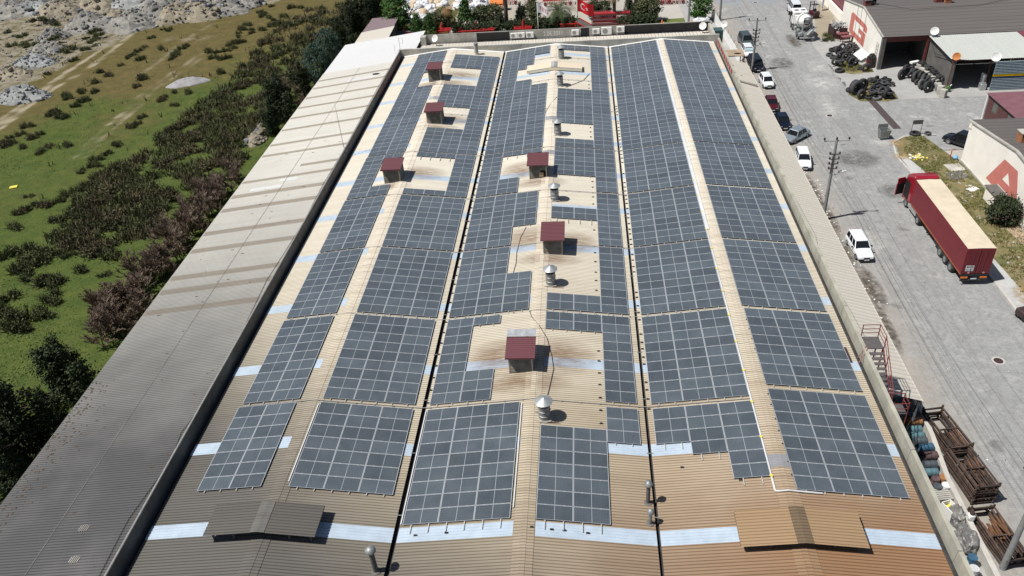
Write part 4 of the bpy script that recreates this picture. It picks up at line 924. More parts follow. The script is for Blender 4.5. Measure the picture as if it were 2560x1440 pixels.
# ------------------------------------------------------------------ vehicles
def wheel(parent, x, y, r, w, rim='chrome', name='wheel'):
    """wheel with its axle along y"""
    t = MB(); M4 = Matrix.Translation((0, 0, 0)) @ Matrix.Rotation(R(90), 4, 'X')
    t.lathe([(r * .62, -w / 2), (r * .9, -w / 2), (r, -w / 2 + .04), (r, w / 2 - .04), (r * .9, w / 2), (r * .62, w / 2)], 20, 0, M4, closed=True)
    o = t.build(name, M['rubber'], parent, True, (x, y, r), auto=40)
    q = MB(); q.lathe([(0, -w / 2 + .03), (r * .25, -w / 2 + .02), (r * .5, -w / 2 + .05), (r * .64, -w / 2 + .02), (r * .64, w / 2 - .02), (r * .5, w / 2 - .05), (r * .25, w / 2 - .02), (0, w / 2 - .03)], 14, 0, M4)
    q.build('rim', M[rim], o, True, auto=40); return o
def car(label, loc, heading, mat, kind='sedan', L=4.2, Wd=1.66, H=1.42, roofrack=False, cat='car', shade=False, trim='plastic'):
    """passenger car, local +x is forward, z up, origin on the ground at its middle"""
    t = thing({'suv': 'parked_suv', 'wagon': 'station_wagon', 'hatch': 'hatchback_car', 'sedan': 'sedan_car', 'van': 'minivan', 'pickup': 'pickup_truck'}[kind], label, cat, loc, math.atan2(heading[1], heading[0]))
    hl = L / 2; w = Wd / 2; big = kind in ('suv', 'van', 'pickup')
    gc = .2 if not big else .26                     # underside
    belt = H * (.60 if not big else .59); hood = belt * (.90 if not big else .9); boot = belt * .95
    # stations along x : (x, half width, top z)
    xb = {'sedan': (-.30, .22), 'wagon': (-.47, .17), 'hatch': (-.44, .24), 'suv': (-.46, .22), 'van': (-.47, .30), 'pickup': (-.1, .24)}[kind]
    xr0, xf0 = xb[0] * L, xb[1] * L                 # where the cabin meets the body
    sts = [(-hl, w * .80, boot * .80), (-hl + .06, w * .90, boot * .96), (-hl + .35, w * .97, boot), (xr0, w, belt), (0, w, belt), (xf0, w * .99, belt * .985), (hl - .75, w * .96, hood), (hl - .28, w * .91, hood * .95), (hl - .06, w * .84, hood * .86), (hl, w * .76, hood * .72)]
    mb = MB(); v = []; npz = 12
    for i, (x, ww, zt) in enumerate(sts):
        lo = gc + (.08 if i in (0, 1, len(sts) - 1, len(sts) - 2) else 0)
        half = [(ww * .86, lo), (ww * .97, lo + .1), (ww, (lo + zt) * .5), (ww * .98, zt - .12), (ww * .90, zt - .02), (ww * .5, zt + .022)]
        v += [(x, -y, z) for y, z in half] + [(x, y, z) for y, z in half[::-1]]
    f = [tuple(range(npz - 1, -1, -1)), tuple(range((len(sts) - 1) * npz, len(sts) * npz))]
    for i in range(len(sts) - 1):
        for k in range(npz):
            k2 = (k + 1) % npz; f.append((i * npz + k, i * npz + k2, (i + 1) * npz + k2, (i + 1) * npz + k))
    f = [q[::-1] for q in f]
    mb.add(v, f)
    # cabin: glass block, body coloured roof and pillars
    rf = {'sedan': (.20, .30), 'wagon': (.10, .42), 'hatch': (.16, .42), 'suv': (.10, .40), 'van': (.10, .60), 'pickup': (.12, .34)}[kind]
    bx0, bx1 = xr0 + .02, xf0 + (.05 if kind != 'van' else .25)
    tx0, tx1 = bx0 + rf[0] * (1.6 if kind == 'sedan' else 1), bx1 - rf[1] * (1.35 if not big else 1.3)
    bw, tw = w * .90, w * .73; zb, zt = belt - .03, H - .06
    def P(a, s2, b2):   # a along base/top (0 rear,1 front), s2 side, b2 height fraction
        x = (bx0 + (tx0 - bx0) * b2) * (1 - a) + (bx1 + (tx1 - bx1) * b2) * a
        return (x, s2 * (bw + (tw - bw) * b2), zb + (zt - zb) * b2)
    mb.bevbox(tx0 - .05, tx1 + .05, -tw - .02, tw + .02, zt - .01, H, .028)
    for s2 in (-1, 1):
        for a in ([0, .5, 1] if kind in ('sedan', 'hatch', 'pickup') else [0, .33, .64, 1]):
            p0 = Vector(P(a, s2, 0)); p1 = Vector(P(a, s2, 1)); mb.tube([p0, p1], .05 if a in (0, 1) else .035, 5)
    if roofrack:
        for k in range(9):
            y = -tw + .1 + (2 * tw - .2) * k / 8; mb.box(tx0 + .1, tx1 - .15, y - .02, y + .02, H + .0, H + .015)
    if kind == 'pickup': mb.box(-hl + .1, bx0 - .02, -w * .86, w * .86, belt - .3, belt + .03)
    mb.build('body', mat, t, True, auto=32)
    def gl(name, a, b2, c, d):
        g = MB(); n = (Vector(b2) - Vector(a)).cross(Vector(d) - Vector(a)).normalized() * .0
        g.quad(a, b2, c, d); g.build(name, M['glass'], t)
    e = .015
    gl('windscreen', P(1, -1, .04), P(1, 1, .04), P(1, 1, .97), P(1, -1, .97))
    gl('rear_window', P(0, 1, .08), P(0, -1, .08), P(0, -1, .97), P(0, 1, .97))
    cuts = [0, .5, 1] if kind in ('sedan', 'hatch', 'pickup') else [0, .33, .64, 1]
    for s2 in (-1, 1):
        for a, b2 in zip(cuts[:-1], cuts[1:]):
            q = [P(a + .02, s2, .04), P(b2 - .02, s2, .04), P(b2 - .02, s2, .97), P(a + .02, s2, .97)]
            gl('side_window', *(q if s2 < 0 else q[::-1]))
    if shade:
        g = MB(); a, b2, c, d = P(1, -.9, .2), P(1, .9, .2), P(1, .9, .85), P(1, -.9, .85); g.quad(*[(p[0] + .02, p[1], p[2] + .01) for p in (a, b2, c, d)]); g.build('sun_shade', plain('silver_sunshade', (0.45, 0.6, 0.62), .4, .3, var=.5, scale=6), t)
    r = .31 if not big else .36
    for x in (-hl * .62, hl * .63):
        for s2 in (-1, 1): wheel(t, x, s2 * (w - .09), r, .2)
    for s2 in (-1, 1):
        g = MB(); g.bevbox(hl - .17, hl - .03, s2 * w * .55 - .15, s2 * w * .55 + .15, hood * .68, hood * .84, .02); g.build('headlight', M['lamp'], t)
        g = MB(); g.bevbox(-hl - .012, -hl + .1, s2 * w * .66 - .1, s2 * w * .66 + .1, boot * .66, boot * .86, .015); g.build('tail_light', M['tail'], t)
        g = MB(); g.bevbox(bx1 - .42, bx1 - .25, s2 * (w + .02) - (.0 if s2 > 0 else .17), s2 * (w + .02) + (.17 if s2 > 0 else .0), belt - .02, belt + .1, .02); g.build('mirror', M['plastic'] if trim == 'plastic' else mat, t)
    g = MB(); g.bevbox(hl - .12, hl + .04, -w * .84, w * .84, gc + .06, gc + .28, .03); g.bevbox(hl - .1, hl + .012, -w * .36, w * .36, hood * .64, hood * .8, .01); g.build('front_bumper', M['plastic'] if kind in ('wagon', 'suv', 'pickup') else M['plastic'], t)
    g = MB(); g.bevbox(-hl - .04, -hl + .1, -w * .86, w * .86, gc + .06, gc + .27, .03); g.build('rear_bumper', M['plastic'] if kind != 'hatch' else mat, t)
    for x in (hl + .045, -hl - .045):
        g = MB(); g.box(x - .006, x + .006, -.25, .25, gc + .12, gc + .23); g.build('number_plate', M['plate'], t)
    return t
car('white station wagon parked alone in the road with roof ribs', (38.55, 39.5, 0), (0.03, -1), M['car_white'], 'wagon', 4.35, 1.66, 1.45, True)
car('white station wagon with plain roof parked beside the canopy, near the silver sedan', (37.62, 59.6, 0), (-.10, -1), M['car_white'], 'wagon', 4.3, 1.64, 1.44)
car('silver blue sedan parked aslant, its nose towards the canopy', (38.35, 66.75, 0), (-.72, -.69), M['car_silver'], 'sedan', 4.25, 1.7, 1.42)
car('dark blue sedan parked beside the canopy behind the silver sedan', (37.55, 71.4, 0), (.02, -1), M['car_blue'], 'sedan', 4.3, 1.7, 1.4)
car('dark red sedan parked half hidden by the canopy edge', (37.35, 77.6, 0), (-.06, -1), M['car_red'], 'sedan', 4.3, 1.7, 1.4)
car('white hatchback parked in front of the black minivan', (38.35, 86.0, 0), (.04, -1), M['car_white'], 'hatch', 3.8, 1.62, 1.5, trim='body')
car('black minivan parked behind the far utility pole', (38.1, 93.4, 0), (.03, -1), M['car_black'], 'van', 4.7, 1.85, 1.7, cat='minivan')
car('white hatchback with a bright sunshade behind its windscreen', (38.0, 99.6, 0), (.0, -1), M['car_white'], 'hatch', 3.9, 1.65, 1.5, shade=True, trim='body')
car('grey green off roader parked last in the row of cars', (38.55, 104.7, 0), (.07, -1), M['car_green'], 'suv', 4.6, 1.85, 1.8, True, cat='suv')
pk = car('black pickup loaded with red gear, half hidden behind the letter A wall', (57.6, 63.0, 0), (-.62, .78), M['car_black'], 'pickup', 4.9, 1.8, 1.7, cat='pickup')
mb = MB(); mb.bevbox(-1.9, -.9, -.6, .5, .9, 1.5, .08); mb.build('red_load', M['machine_red'], pk)
mb = MB(); mb.bevbox(-1.6, -.5, -.2, .6, 1.3, 1.75, .1); mb.tube([(-1.0, .7, 1.0), (-.9, .7, 2.3)], .04); mb.build('black_load', M['machine_dark'], pk)
car('white van standing beyond the mixer truck', (50.0, 121.0, 0), (0.05, 1), M['car_white'], 'van', 5.0, 1.9, 2.3, cat='van')

# articulated lorry
def lorry():
    x0 = 45.93; ang = math.atan2(13.7, .07)
    t = thing('semi_truck', 'red articulated lorry with maroon curtain trailer and beige roof beside the kerb', 'truck', (46.95, 33.35, 0), ang)
    # local: +x forward, trailer from 0 to 13.62, width 2.5
    hw = 1.25
    mb = MB(); mb.bevbox(0, 13.62, -hw, hw, 1.22, 3.96, .03); mb.build('trailer_body', M['curtain'], t)
    mb = MB(); n = 34
    mb = MB(); v = []; ns = 30
    for i in range(ns + 1):
        x = 13.6 * i / ns
        for y, z in ((-hw + .02, 3.965), (-.6, 3.985 + .012 * math.sin(i * 2.3)), (0, 4.0 + .015 * math.sin(i * 1.7)), (.6, 3.985 + .012 * math.sin(i * 2.9)), (hw - .02, 3.965)): v.append((x + .01, y, z))
    mb.add(v, [(i * 5 + j, (i + 1) * 5 + j, (i + 1) * 5 + j + 1, i * 5 + j + 1) for i in range(ns) for j in range(4)]); mb.build('trailer_roof', M['trailer_roof'], t, True)
    mb = MB()
    for s2 in (-1, 1): mb.box(.0, 13.62, s2 * hw - .03, s2 * hw + .03, 1.12, 1.24)
    mb.build('side_rail', M['orange'] if False else plain('brown_orange_rail', (.3, .09, .04), .5), t)
    mb = MB(); mb.box(.3, 13.3, -.5, .5, .85, 1.15); mb.box(-.02, .12, -1.2, 1.2, 1.0, 1.2); mb.box(3.4, 6.8, 1.0, 1.1, .5, .9); mb.box(3.4, 6.8, -1.1, -1.0, .5, .9)
    mb.box(8.9, 9.05, .9, 1.0, .25, 1.1); mb.box(8.9, 9.05, -1.0, -.9, .25, 1.1); mb.build('chassis', M['chassis'], t)
    # rear: doors, plate board, lights
    mb = MB(); mb.box(-.03, -.004, -hw + .05, -.02, 1.26, 3.9); mb.box(-.03, -.004, .02, hw - .05, 1.26, 3.9); mb.build('rear_door', M['curtain'], t)
    mb = MB()
    for y in (-.5, -.12, .12, .5): mb.tube([(-.05, y, 1.3), (-.05, y, 3.85)], .018, 5)
    mb.build('lock_bar', plain('maroon_bar', (.22, .05, .055), .5), t)
    brd = MB().box(-.045, -.032, .25, .95, 1.55, 2.15).build('registration_board', M['plate'], t)
    Mx = Matrix(((0, 0, -1, -.05), (-1, 0, 0, .6), (0, 1, 0, 0), (0, 0, 0, 1)))
    text_obj('registration_text', '8049', .3, M['blackpaint'], t, Matrix.Translation((0, 0, 1.98)) @ Mx, .003)
    text_obj('registration_text', 'AA 951', .2, M['blackpaint'], t, Matrix.Translation((0, 0, 1.68)) @ Mx, .003)
    for y in (-.72, .6):
        mb = MB(); mb.lathe([(0, .012), (.11, .012), (.11, 0)], 14, 0, Matrix.Translation((-.05, y, 1.36)) @ Matrix.Rotation(R(-90), 4, 'Y')); mb.build('round_reflector', plain('pink_sticker', (.5, .25, .27), .5) if y < 0 else bpy.data.materials['pink_sticker'], t)
    for y in (-.85, .85): MB().bevbox(-.06, .03, y - .3, y + .3, .72, .9, .02).build('tail_light', M['orange'], t)
    MB().bevbox(-.05, .08, -1.15, 1.15, .42, .6, .02).build('bumper_bar', M['chassis'], t)
    MB().box(-.07, -.05, -.26, .26, .64, .76).build('number_plate', M['plate'], t)
    for x in (2.35, 3.7, 5.0):
        for s2 in (-1, 1): wheel(t, x, s2 * 1.02, .52, .38, 'galv_dull')
    # tractor
    for s2 in (-1, 1):
        wheel(t, 11.2, s2 * 1.0, .5, .5, 'chrome'); wheel(t, 15.0, s2 * 1.02, .5, .33, 'galv_dull')
        MB().bevbox(12.0, 14.3, s2 * 1.0 - .22, s2 * 1.0 + .22, .45, .98, .08).build('fuel_tank', M['galv'], t)
    MB().box(10.2, 16.0, -.45, .45, .6, 1.0).build('tractor_chassis', M['chassis'], t)
    prof = [(13.95, 1.05), (16.25, .55), (16.42, 1.2), (16.32, 2.2), (16.0, 3.1), (15.75, 3.6), (15.0, 4.05), (14.1, 4.12), (13.95, 4.0)]
    mb = MB(); n = len(prof); v = []
    for y, k in ((-1.22, 0.0), (-1.12, 1.0), (1.12, 1.0), (1.22, 0.0)):
        cx, cz = 15.0, 2.3
        for x, z in prof: v.append((cx + (x - cx) * (1.0 if k else .965), y, cz + (z - cz) * (1.0 if k else .965)))
    fs = [tuple(range(n)), tuple(range(4 * n - 1, 3 * n - 1, -1))]
    for r_ in range(3):
        for i in range(n): j = (i + 1) % n; fs.append((r_ * n + i, (r_ + 1) * n + i, (r_ + 1) * n + j, r_ * n + j))
    mb.add(v, fs); mb.build('cab', M['truck_red'], t, True, auto=30)
    mb = MB(); mb.box(13.75, 13.97, -1.15, -.95, 1.2, 3.85); mb.box(13.75, 13.97, .95, 1.15, 1.2, 3.85); mb.box(13.7, 14.3, -1.05, 1.05, 3.9, 4.03); mb.build('wind_deflector', M['truck_red'], t)
    mb = MB(); mb.quad((16.35, -1.05, 2.2), (16.35, 1.05, 2.2), (16.05, 1.0, 3.08), (16.05, -1.0, 3.08)); mb.build('windscreen', M['glass'], t)
    for s2 in (-1, 1):
        q = [(14.9, s2 * 1.226, 2.2), (16.0, s2 * 1.226, 2.1), (15.65, s2 * 1.226, 3.0), (14.95, s2 * 1.226, 3.05)]; MB().quad(*(q if s2 < 0 else q[::-1])).build('side_window', M['glass'], t)
        MB().bevbox(16.0, 16.15, s2 * 1.3 - .16, s2 * 1.3 + .16, 2.2, 2.9, .04).build('mirror', M['plastic'], t)
    # open driver's door on the road side
    d = MB(); d.bevbox(-1.05, 0, -.05, .05, -.85, .55, .03); d.bevbox(-1.0, -.05, -.04, .04, .55, 1.15, .03)
    do = d.build('open_door', M['truck_red'], t, loc=(16.0, 1.28, 2.0), rz=R(-68) )
    MB().box(-.92, -.14, .045, .055, .05, 1.05).build('door_window', M['glass'], do)
    MB().box(-.98, -.06, -.07, -.052, -.8, .5).build('door_lining', M['plastic'], do)
    MB().box(14.6, 15.9, 1.19, 1.235, 1.0, 3.0).build('door_opening', M['black'], t)
    return t
lorry()

# concrete mixer, seen from behind
def mixer():
    t = thing('mixer_truck', 'white concrete mixer truck seen from behind, standing beside the yard', 'truck', (48.55, 105.0, 0), R(88))
    MB().box(-.2, 8.6, -.5, .5, .75, 1.05).build('chassis', M['galv_dull'], t)
    for x in (1.3, 2.65, 6.6, 8.0):
        for s2 in (-1, 1): wheel(t, x, s2 * 1.0, .52, .42 if x < 4 else .32, 'galv_dull')
    mb = MB(); ax = Vector((1, 0, -.24)).normalized(); Mz = Matrix.Translation((3.7, 0, 2.35)) @ Vector((0, 0, 1)).rotation_difference(ax).to_matrix().to_4x4()
    mb.lathe([(.0, -2.55), (.62, -2.5), (.72, -2.3), (1.12, -.9), (1.2, -.2), (1.2, .55), (1.0, 1.5), (.55, 2.1), (0, 2.15)], 28, 0, Mz); mb.lathe([(1.215, -.25), (1.215, -.15)], 28, 0, Mz)
    mb.build('drum', M['white'], t, True, auto=40)
    mb = MB(); mb.lathe([(.60, -2.58), (.45, -2.6), (0, -2.45)], 20, 0, Mz); mb.build('drum_mouth', M['black'], t)
    mb = MB(); mb.lathe([(1.14, -1.02), (1.22, -1.0), (1.22, -.8), (1.14, -.78)], 28, 0, Mz); mb.build('roller_ring', M['galv_dull'], t)
    MB().bevbox(6.6, 9.0, -1.22, 1.22, .95, 3.05, .12).build('cab', M['white'], t, True, auto=30)
    MB().quad((6.59, .85, 1.9), (6.59, -.85, 1.9), (6.59, -.85, 2.75), (6.59, .85, 2.75)).build('rear_window', M['glass'], t)
    mb = MB()
    for y in (-.55, .55): mb.box(7.2, 7.8, y - .36, y + .36, 3.05, 3.09)
    mb.build('roof_hatch', M['glass'], t)
    for s2 in (-1, 1):
        MB().quad(*[(7.2, s2 * 1.23, 2.0), (8.6, s2 * 1.23, 2.0), (8.5, s2 * 1.23, 2.8), (7.3, s2 * 1.23, 2.8)][::s2 * -1]).build('side_window', M['glass'], t)
        MB().bevbox(8.7, 8.85, s2 * 1.45 - .15, s2 * 1.45 + .15, 1.9, 2.6, .04).build('mirror', M['plastic'], t)
    MB().bevbox(5.95, 6.5, -.95, .95, 1.1, 2.6, .06).build('water_tank', M['white'], t)
    mb = MB()
    for s2 in (-1, 1):
        mb.tube([(.4, s2 * .75, 1.0), (1.2, s2 * .72, 2.2), (1.6, s2 * .5, 2.9)], .07, 6); mb.tube([(.2, s2 * .75, 1.0), (.3, s2 * .7, 2.9)], .06, 6)
    mb.tube([(.3, -.7, 2.9), (.3, .7, 2.9)], .06, 6); mb.build('rear_frame', M['galv_dull'], t)
    mb = MB(); mb.lathe([(.75, .55), (.7, .5), (.28, -.25), (.28, -.3)], 18, 0, Matrix.Translation((.75, 0, 3.0))); mb.build('hopper', M['galv_dull'], t, True)
    mb = MB(); mb.prism([(-.3, -.05), (.3, -.05), (.3, .15), (.24, .15), (.24, 0), (-.24, 0), (-.24, .15), (-.3, .15)], 'x', -1.0, .9)
    o = mb.build('chute', M['galv'], t); o.matrix_local = Matrix.Translation((.1, -.6, 1.75)) @ Matrix.Rotation(R(-55), 4, 'Z') @ Matrix.Rotation(R(-32), 4, 'Y')
    mb = MB()
    for i, (x, y, z, a) in enumerate(((1.2, -1.05, 1.2, .35), (2.2, 1.05, 1.25, .3), (3.6, -1.1, 1.0, .4), (4.6, 1.05, .9, .4), (5.4, -1.05, .95, .35), (.6, .9, 1.2, .25))): mb.bevbox(x - a, x + a, y - .2, y + .2, z - a * .7, z + a * .7, .05)
    mb.build('side_box', M['galv'], t)
    for s2 in (-1, 1):
        for x in (1.3, 2.65):
            mb = MB(); mb.lathe([(.6, -.22), (.6, .22), (.57, .22), (.57, -.22)], 18, 0, Matrix.Translation((x, s2 * 1.0, .55)) @ Matrix.Rotation(R(90), 4, 'X')); vs = [v for v in mb.v]; mb.v = [(v[0], v[1], max(v[2], .62)) for v in vs]; mb.build('mudguard', M['galv_dull'], t)
    MB().bevbox(-.3, -.15, -1.2, 1.2, .55, .8, .03).build('bumper', M['galv'], t)
    mb = MB(); mb.lathe([(0, .012), (.3, .012), (.3, 0)], 18, 0, Matrix.Translation((-.16, -.25, 1.15)) @ Matrix.Rotation(R(-90), 4, 'Y')); mb.build('red_disc', M['tail'], t)
    mb = MB(); mb.bevbox(6.9, 7.3, 1.5, 1.62, 1.3, 2.9, .03); mb.build('open_cab_door', M['plastic'], t)
mixer()
def forklift(x, y, rz):
    t = thing('forklift', 'dark red forklift with black cage parked right of the mixer truck', 'forklift', (x, y, 0), rz)
    MB().bevbox(-1.1, .9, -.55, .55, .35, 1.05, .1).build('body', M['car_red'], t)
    MB().bevbox(-1.4, -.7, -.55, .55, .4, 1.25, .12).build('counterweight', M['machine_dark'], t)
    mb = MB()
    for s2 in (-1, 1): mb.tube([(.7, s2 * .5, 1.0), (.45, s2 * .5, 2.2), (-.7, s2 * .5, 2.2), (-.9, s2 * .5, 1.2)], .04, 5)
    for i in range(6): mb.tube([(.4 - .2 * i, -.5, 2.2), (.4 - .2 * i, .5, 2.2)], .025, 4)
    mb.build('cage', M['plastic'], t)
    mb = MB()
    for s2 in (-1, 1): mb.box(1.0, 1.12, s2 * .35 - .05, s2 * .35 + .05, .1, 2.5); mb.box(1.1, 2.1, s2 * .3 - .06, s2 * .3 + .06, .08, .13)
    mb.box(1.0, 1.1, -.4, .4, 2.3, 2.4); mb.build('mast', M['machine_dark'], t)
    for s2 in (-1, 1): wheel(t, .7, s2 * .5, .33, .25); wheel(t, -.9, s2 * .48, .26, .2)
    MB().bevbox(-.5, 0, -.25, .25, 1.0, 1.5, .06).build('seat', M['plastic'], t)
p = gp(2033, 42); forklift(p.x, p.y, R(100))
# ------------------------------------------------------------------ right side: canopy, yard, stairs, drums, racks
CN = thing('lean_to_canopy', 'long beige ribbed lean-to roof along the right wall of the factory', 'canopy', (0, 0, 0))
cz = lambda x: 4.95 - (x - PXR) * .3
CX = 35.2
mb = MB()
def crib(mb, xa, xb, y0, y1, zf):
    y = y0; prof = [(0, 0), (.38, 0), (.41, .04), (.47, .04), (.5, 0)]; ys = []
    while y < y1 - .5: ys += [(y + t, z) for t, z in prof[:-1]]; y += .5
    ys.append((y1, 0)); v = []
    for q, z in ys: v += [(xa, q, zf(xa) + z), (xb, q, zf(xb) + z)]
    mb.add(v, [(2 * i, 2 * i + 1, 2 * i + 3, 2 * i + 2) for i in range(len(ys) - 1)])
crib(mb, PXR + .31, CX, 14.0, 86.2, cz); mb.build('roof', M['canopy_roof'], CN)
MB().box(CX - .02, CX + .05, 13.9, 86.2, cz(CX) - .14, cz(CX) + .035).build('edge_trim', M['canopy_roof'], CN)
MB().box(CX - .16, CX - .03, 13.95, 86.1, cz(CX) - .2, cz(CX) - .06).build('edge_beam', M['machine_dark'], CN)
for i in range(13):
    y = 14.2 + i * 6.0; MB().box(CX - .18, CX - .06, y, y + .12, 0, cz(CX) - .15).build('post', M['galv_dull'], CN)
tag(MB().box(33.2, 33.4, 79.5, 79.7, cz(33.3), cz(33.3) + .1).build('roof_scrap', M['wood']), 'small scrap of wood on the far canopy roof', 'scrap')
b2 = thing('roof_beam', 'cream metal beam lying across the far end of the canopy roof', 'beam', (0, 0, 0))
mb = MB(); M4 = Matrix.Translation((33.0, 76.6, cz(33) + .14)) @ Matrix.Rotation(R(-1), 4, 'Z') @ Matrix.Rotation(math.atan(.3), 4, 'Y'); mb.box(-1.6, 2.0, -.22, .22, 0, .2, 0, M4); mb.build('channel', M['canopy_roof'], b2)
mb = MB(); mb.tube([(31.2, 80.5, cz(31.2) + .12), (31.7, 78.2, cz(31.7) + .15), (32.3, 77.3, cz(32) + .1)], .04, 5); mb.box(31.4, 32.4, 77.0, 77.4, cz(31.9) + .1, cz(31.9) + .2); mb.build('bracket', M['rubber'], b2)
mb = MB(); pts = [(33.2, 16, 0), (32.8, 24, 0), (32.2, 31, 0), (32.9, 36, 0), (32.6, 44, 0), (32.0, 52, 0), (31.8, 60, 0), (31.2, 66, 0)]
mb.tube([(x, y, cz(x) + .045) for x, y, _ in pts], .012, 4); tag(mb.build('roof_wire', M['rubber']), 'thin wire wandering along the canopy roof', 'wire')
# low wall towards the road
LW = thing('low_wall', 'low pale concrete wall between the yard of drums and the road', 'wall', (0, 0, 0))
mb = MB(); n = 0
P0 = [(35.62, -8.0), (35.55, 9.0), (35.95, 13.0), (36.2, 17.4), (35.2, 40), (35.2, 86)]
L = [Vector((x, y, 0)) for x, y in P0]
mb = MB(); v = []
for i, p in enumerate(L):
    d = (L[min(i + 1, len(L) - 1)] - L[max(i - 1, 0)]).normalized(); nn = Vector((d.y, -d.x, 0))
    for q, z in ((p, 0), (p, .9), (p + nn * .34, .9), (p + nn * .34, 0)): v.append((q.x, q.y, z))
f = []
for i in range(len(L) - 1):
    for k in range(4): f.append((i * 4 + k, i * 4 + (k + 1) % 4, (i + 1) * 4 + (k + 1) % 4, (i + 1) * 4 + k))
f += [(0, 3, 2, 1)]; mb.add(v, f); mb.build('wall', M['kerb'], LW)
# stairs from the yard to the parapet
ST = thing('roof_stairs', 'red railed steel stairs climbing to the factory parapet', 'stairs', (0, 0, 0))
SX0, SX1 = PXR + .34, PXR + 1.5
zt = 8.45
MB().box(SX0, SX1, 13.9, 15.2, zt - .06, zt).build('top_landing', plain('brown_grey_plate', (.10, .09, .09), .6), ST)
tread = None; n = 11; y1, z1 = 13.9, zt; y2, z2 = 10.9, 6.0
# the flight runs towards the near end, dropping to a lower landing
for i in range(1, n):
    y = y1 + (y2 - y1) * i / n; z = z1 + (z2 - z1) * i / n
    MB().box(SX0 + .1, SX1 - .05, y - .15, y + .13, z - .04, z).build('tread', bpy.data.materials['brown_grey_plate'], ST)
for x in (SX0 + .06, SX1): 
    mb = MB(); mb.prism([(y1, z1 - .25), (y1, z1 - .02), (y2, z2 - .02), (y2, z2 - .25)][::-1], 'x', x - .03, x + .03); 
    mb.build('stringer', M['rail_red'], ST)
MB().box(SX0 + .2, SX1 + .75, 10.0, y2, z2 - .06, z2).build('lower_landing', bpy.data.materials['brown_grey_plate'], ST)
mb = MB(); x = SX1
mb.tube([(x, y1, z1 + 1.0), (x, y2, z2 + 1.0)], .035, 6); mb.tube([(x, y1, z1 + .5), (x, y2, z2 + .5)], .025, 6)
for t_ in (0, .33, .66, 1): y = y1 + (y2 - y1) * t_; z = z1 + (z2 - z1) * t_; mb.tube([(x, y, z), (x, y, z + 1.0)], .03, 6)
mb.build('hand_rail', M['rail_red'], ST)
mb = MB()
for z in (.35, .7, 1.05): mb.tube([(SX0, 15.2, zt + z), (SX1, 15.2, zt + z), (SX1, 13.9, zt + z)], .03, 6)
for (x, y) in ((SX0, 15.2), (SX1, 15.2), (SX1, 13.9)): mb.tube([(x, y, zt), (x, y, zt + 1.07)], .035, 6)
mb.build('landing_rail', M['rail_red'], ST)
mb = MB()
for z in (.45, .9): mb.tube([(SX1 + .75, y2, z2 + z), (SX1 + .75, 10.0, z2 + z), (SX0 + .9, 10.0, z2 + z)], .03, 6)
mb.tube([(SX1, y2, z2 + 1.0), (SX1 + .75, y2, z2 + 1.0)], .03, 6)
for (x, y) in ((SX1 + .75, y2), (SX1 + .75, 10.0), (SX0 + .9, 10.0)): mb.tube([(x, y, 0.0), (x, y, z2 + 1.0)], .035, 6)
mb.build('lower_rail', M['rail_red'], ST)
mb = MB()
for (x, y) in ((SX1, 14.0), (SX1, 15.1), (SX0 + .1, 15.1)): mb.tube([(x, y, 0), (x, y, zt)], .05, 6)
mb.build('support_leg', M['rail_red'], ST)
mb = MB(); mb.tube([(PXR + .3, 13.6, 8.75), (PXR - .35, 12.9, 8.05), (PXR - .4, 12.85, 7.95)], .03, 6); mb.tube([(PXR + .3, 13.9, 8.75), (PXR - .3, 13.4, 8.05)], .03, 6); mb.build('step_over_rail', M['rail_red'], ST)
MB().box(PXR - 1.1, PXR - .75, 13.0, 14.6, ZR + .1, ZR + .14).build('roof_step', M['machine_dark'], ST)
# steel drums
def drum(x, y, mat, lying, label, group, z=0.0, rz=0.0):
    r, h = .29, .88
    t = thing('steel_drum', label, 'drum', (x, y, z), rz, group)
    prof = [(0, .015), (r - .02, .015), (r, 0), (r, .27), (r + .012, .285), (r + .012, .305), (r, .32), (r, .57), (r + .012, .585), (r + .012, .605), (r, .62), (r, h), (r - .02, h), (r - .02, h - .02), (0, h - .02)]
    M4 = Matrix.Identity(4)
    if lying: M4 = Matrix.Translation((-h / 2, 0, r)) @ Matrix.Rotation(R(90), 4, 'Y')
    mb = MB(); mb.lathe(prof, 20, 0, M4); mb.build('body', M[mat], t, True, auto=35)
    mb = MB(); mb.lathe([(0, h - .005), (.03, h - .005), (.03, h - .02)], 8, 0, M4 @ Matrix.Translation((.18, 0, 0))); mb.build('bung', M['galv_dull'], t)
    return t
col = ['drum_rust', 'drum_teal', 'drum_teal', 'drum_grey', 'drum_blue', 'drum_brown', 'drum_grey', 'drum_teal']
pos = [(2307, 1048, 2271, 1050), (2305, 1069, 2272, 1071), (2310, 1085, 2277, 1087), (2320, 1098, 2284, 1100), (2335, 1113, 2300, 1117), (2346, 1133, 2308, 1137), (2344, 1157, 2309, 1159), (2345, 1176, 2311, 1178)]
labs = ['orange rusty drum lying first in the row beside the racks', 'teal drum lying second in the row, just below the orange drum', 'teal drum lying third in the row, above the dull grey drum', 'dull grey drum lying fourth in the row above the blue drum', 'blue drum lying in the row just above the brown drum', 'brown purple drum lying in the row between blue and grey drums', 'dark grey drum lying in the row just below the brown drum', 'teal drum lying last in the row above the standing drums']
for c_, q, lb in zip(col, pos, labs):
    a = gp(q[0], q[1], 1.05); b3 = gp(q[2], q[3], 1.05); cx, cy = (a.x + b3.x) / 2, (a.y + b3.y) / 2
    drum(cx, cy, c_, True, lb, 'drums lying in the yard', .62, math.atan2(a.y - b3.y, a.x - b3.x))
    drum(cx - .05, cy + .08, 'drum_grey', True, 'dark drum in the lower layer under the lying drums', 'drums under the lying row', 0.0, 0.03)
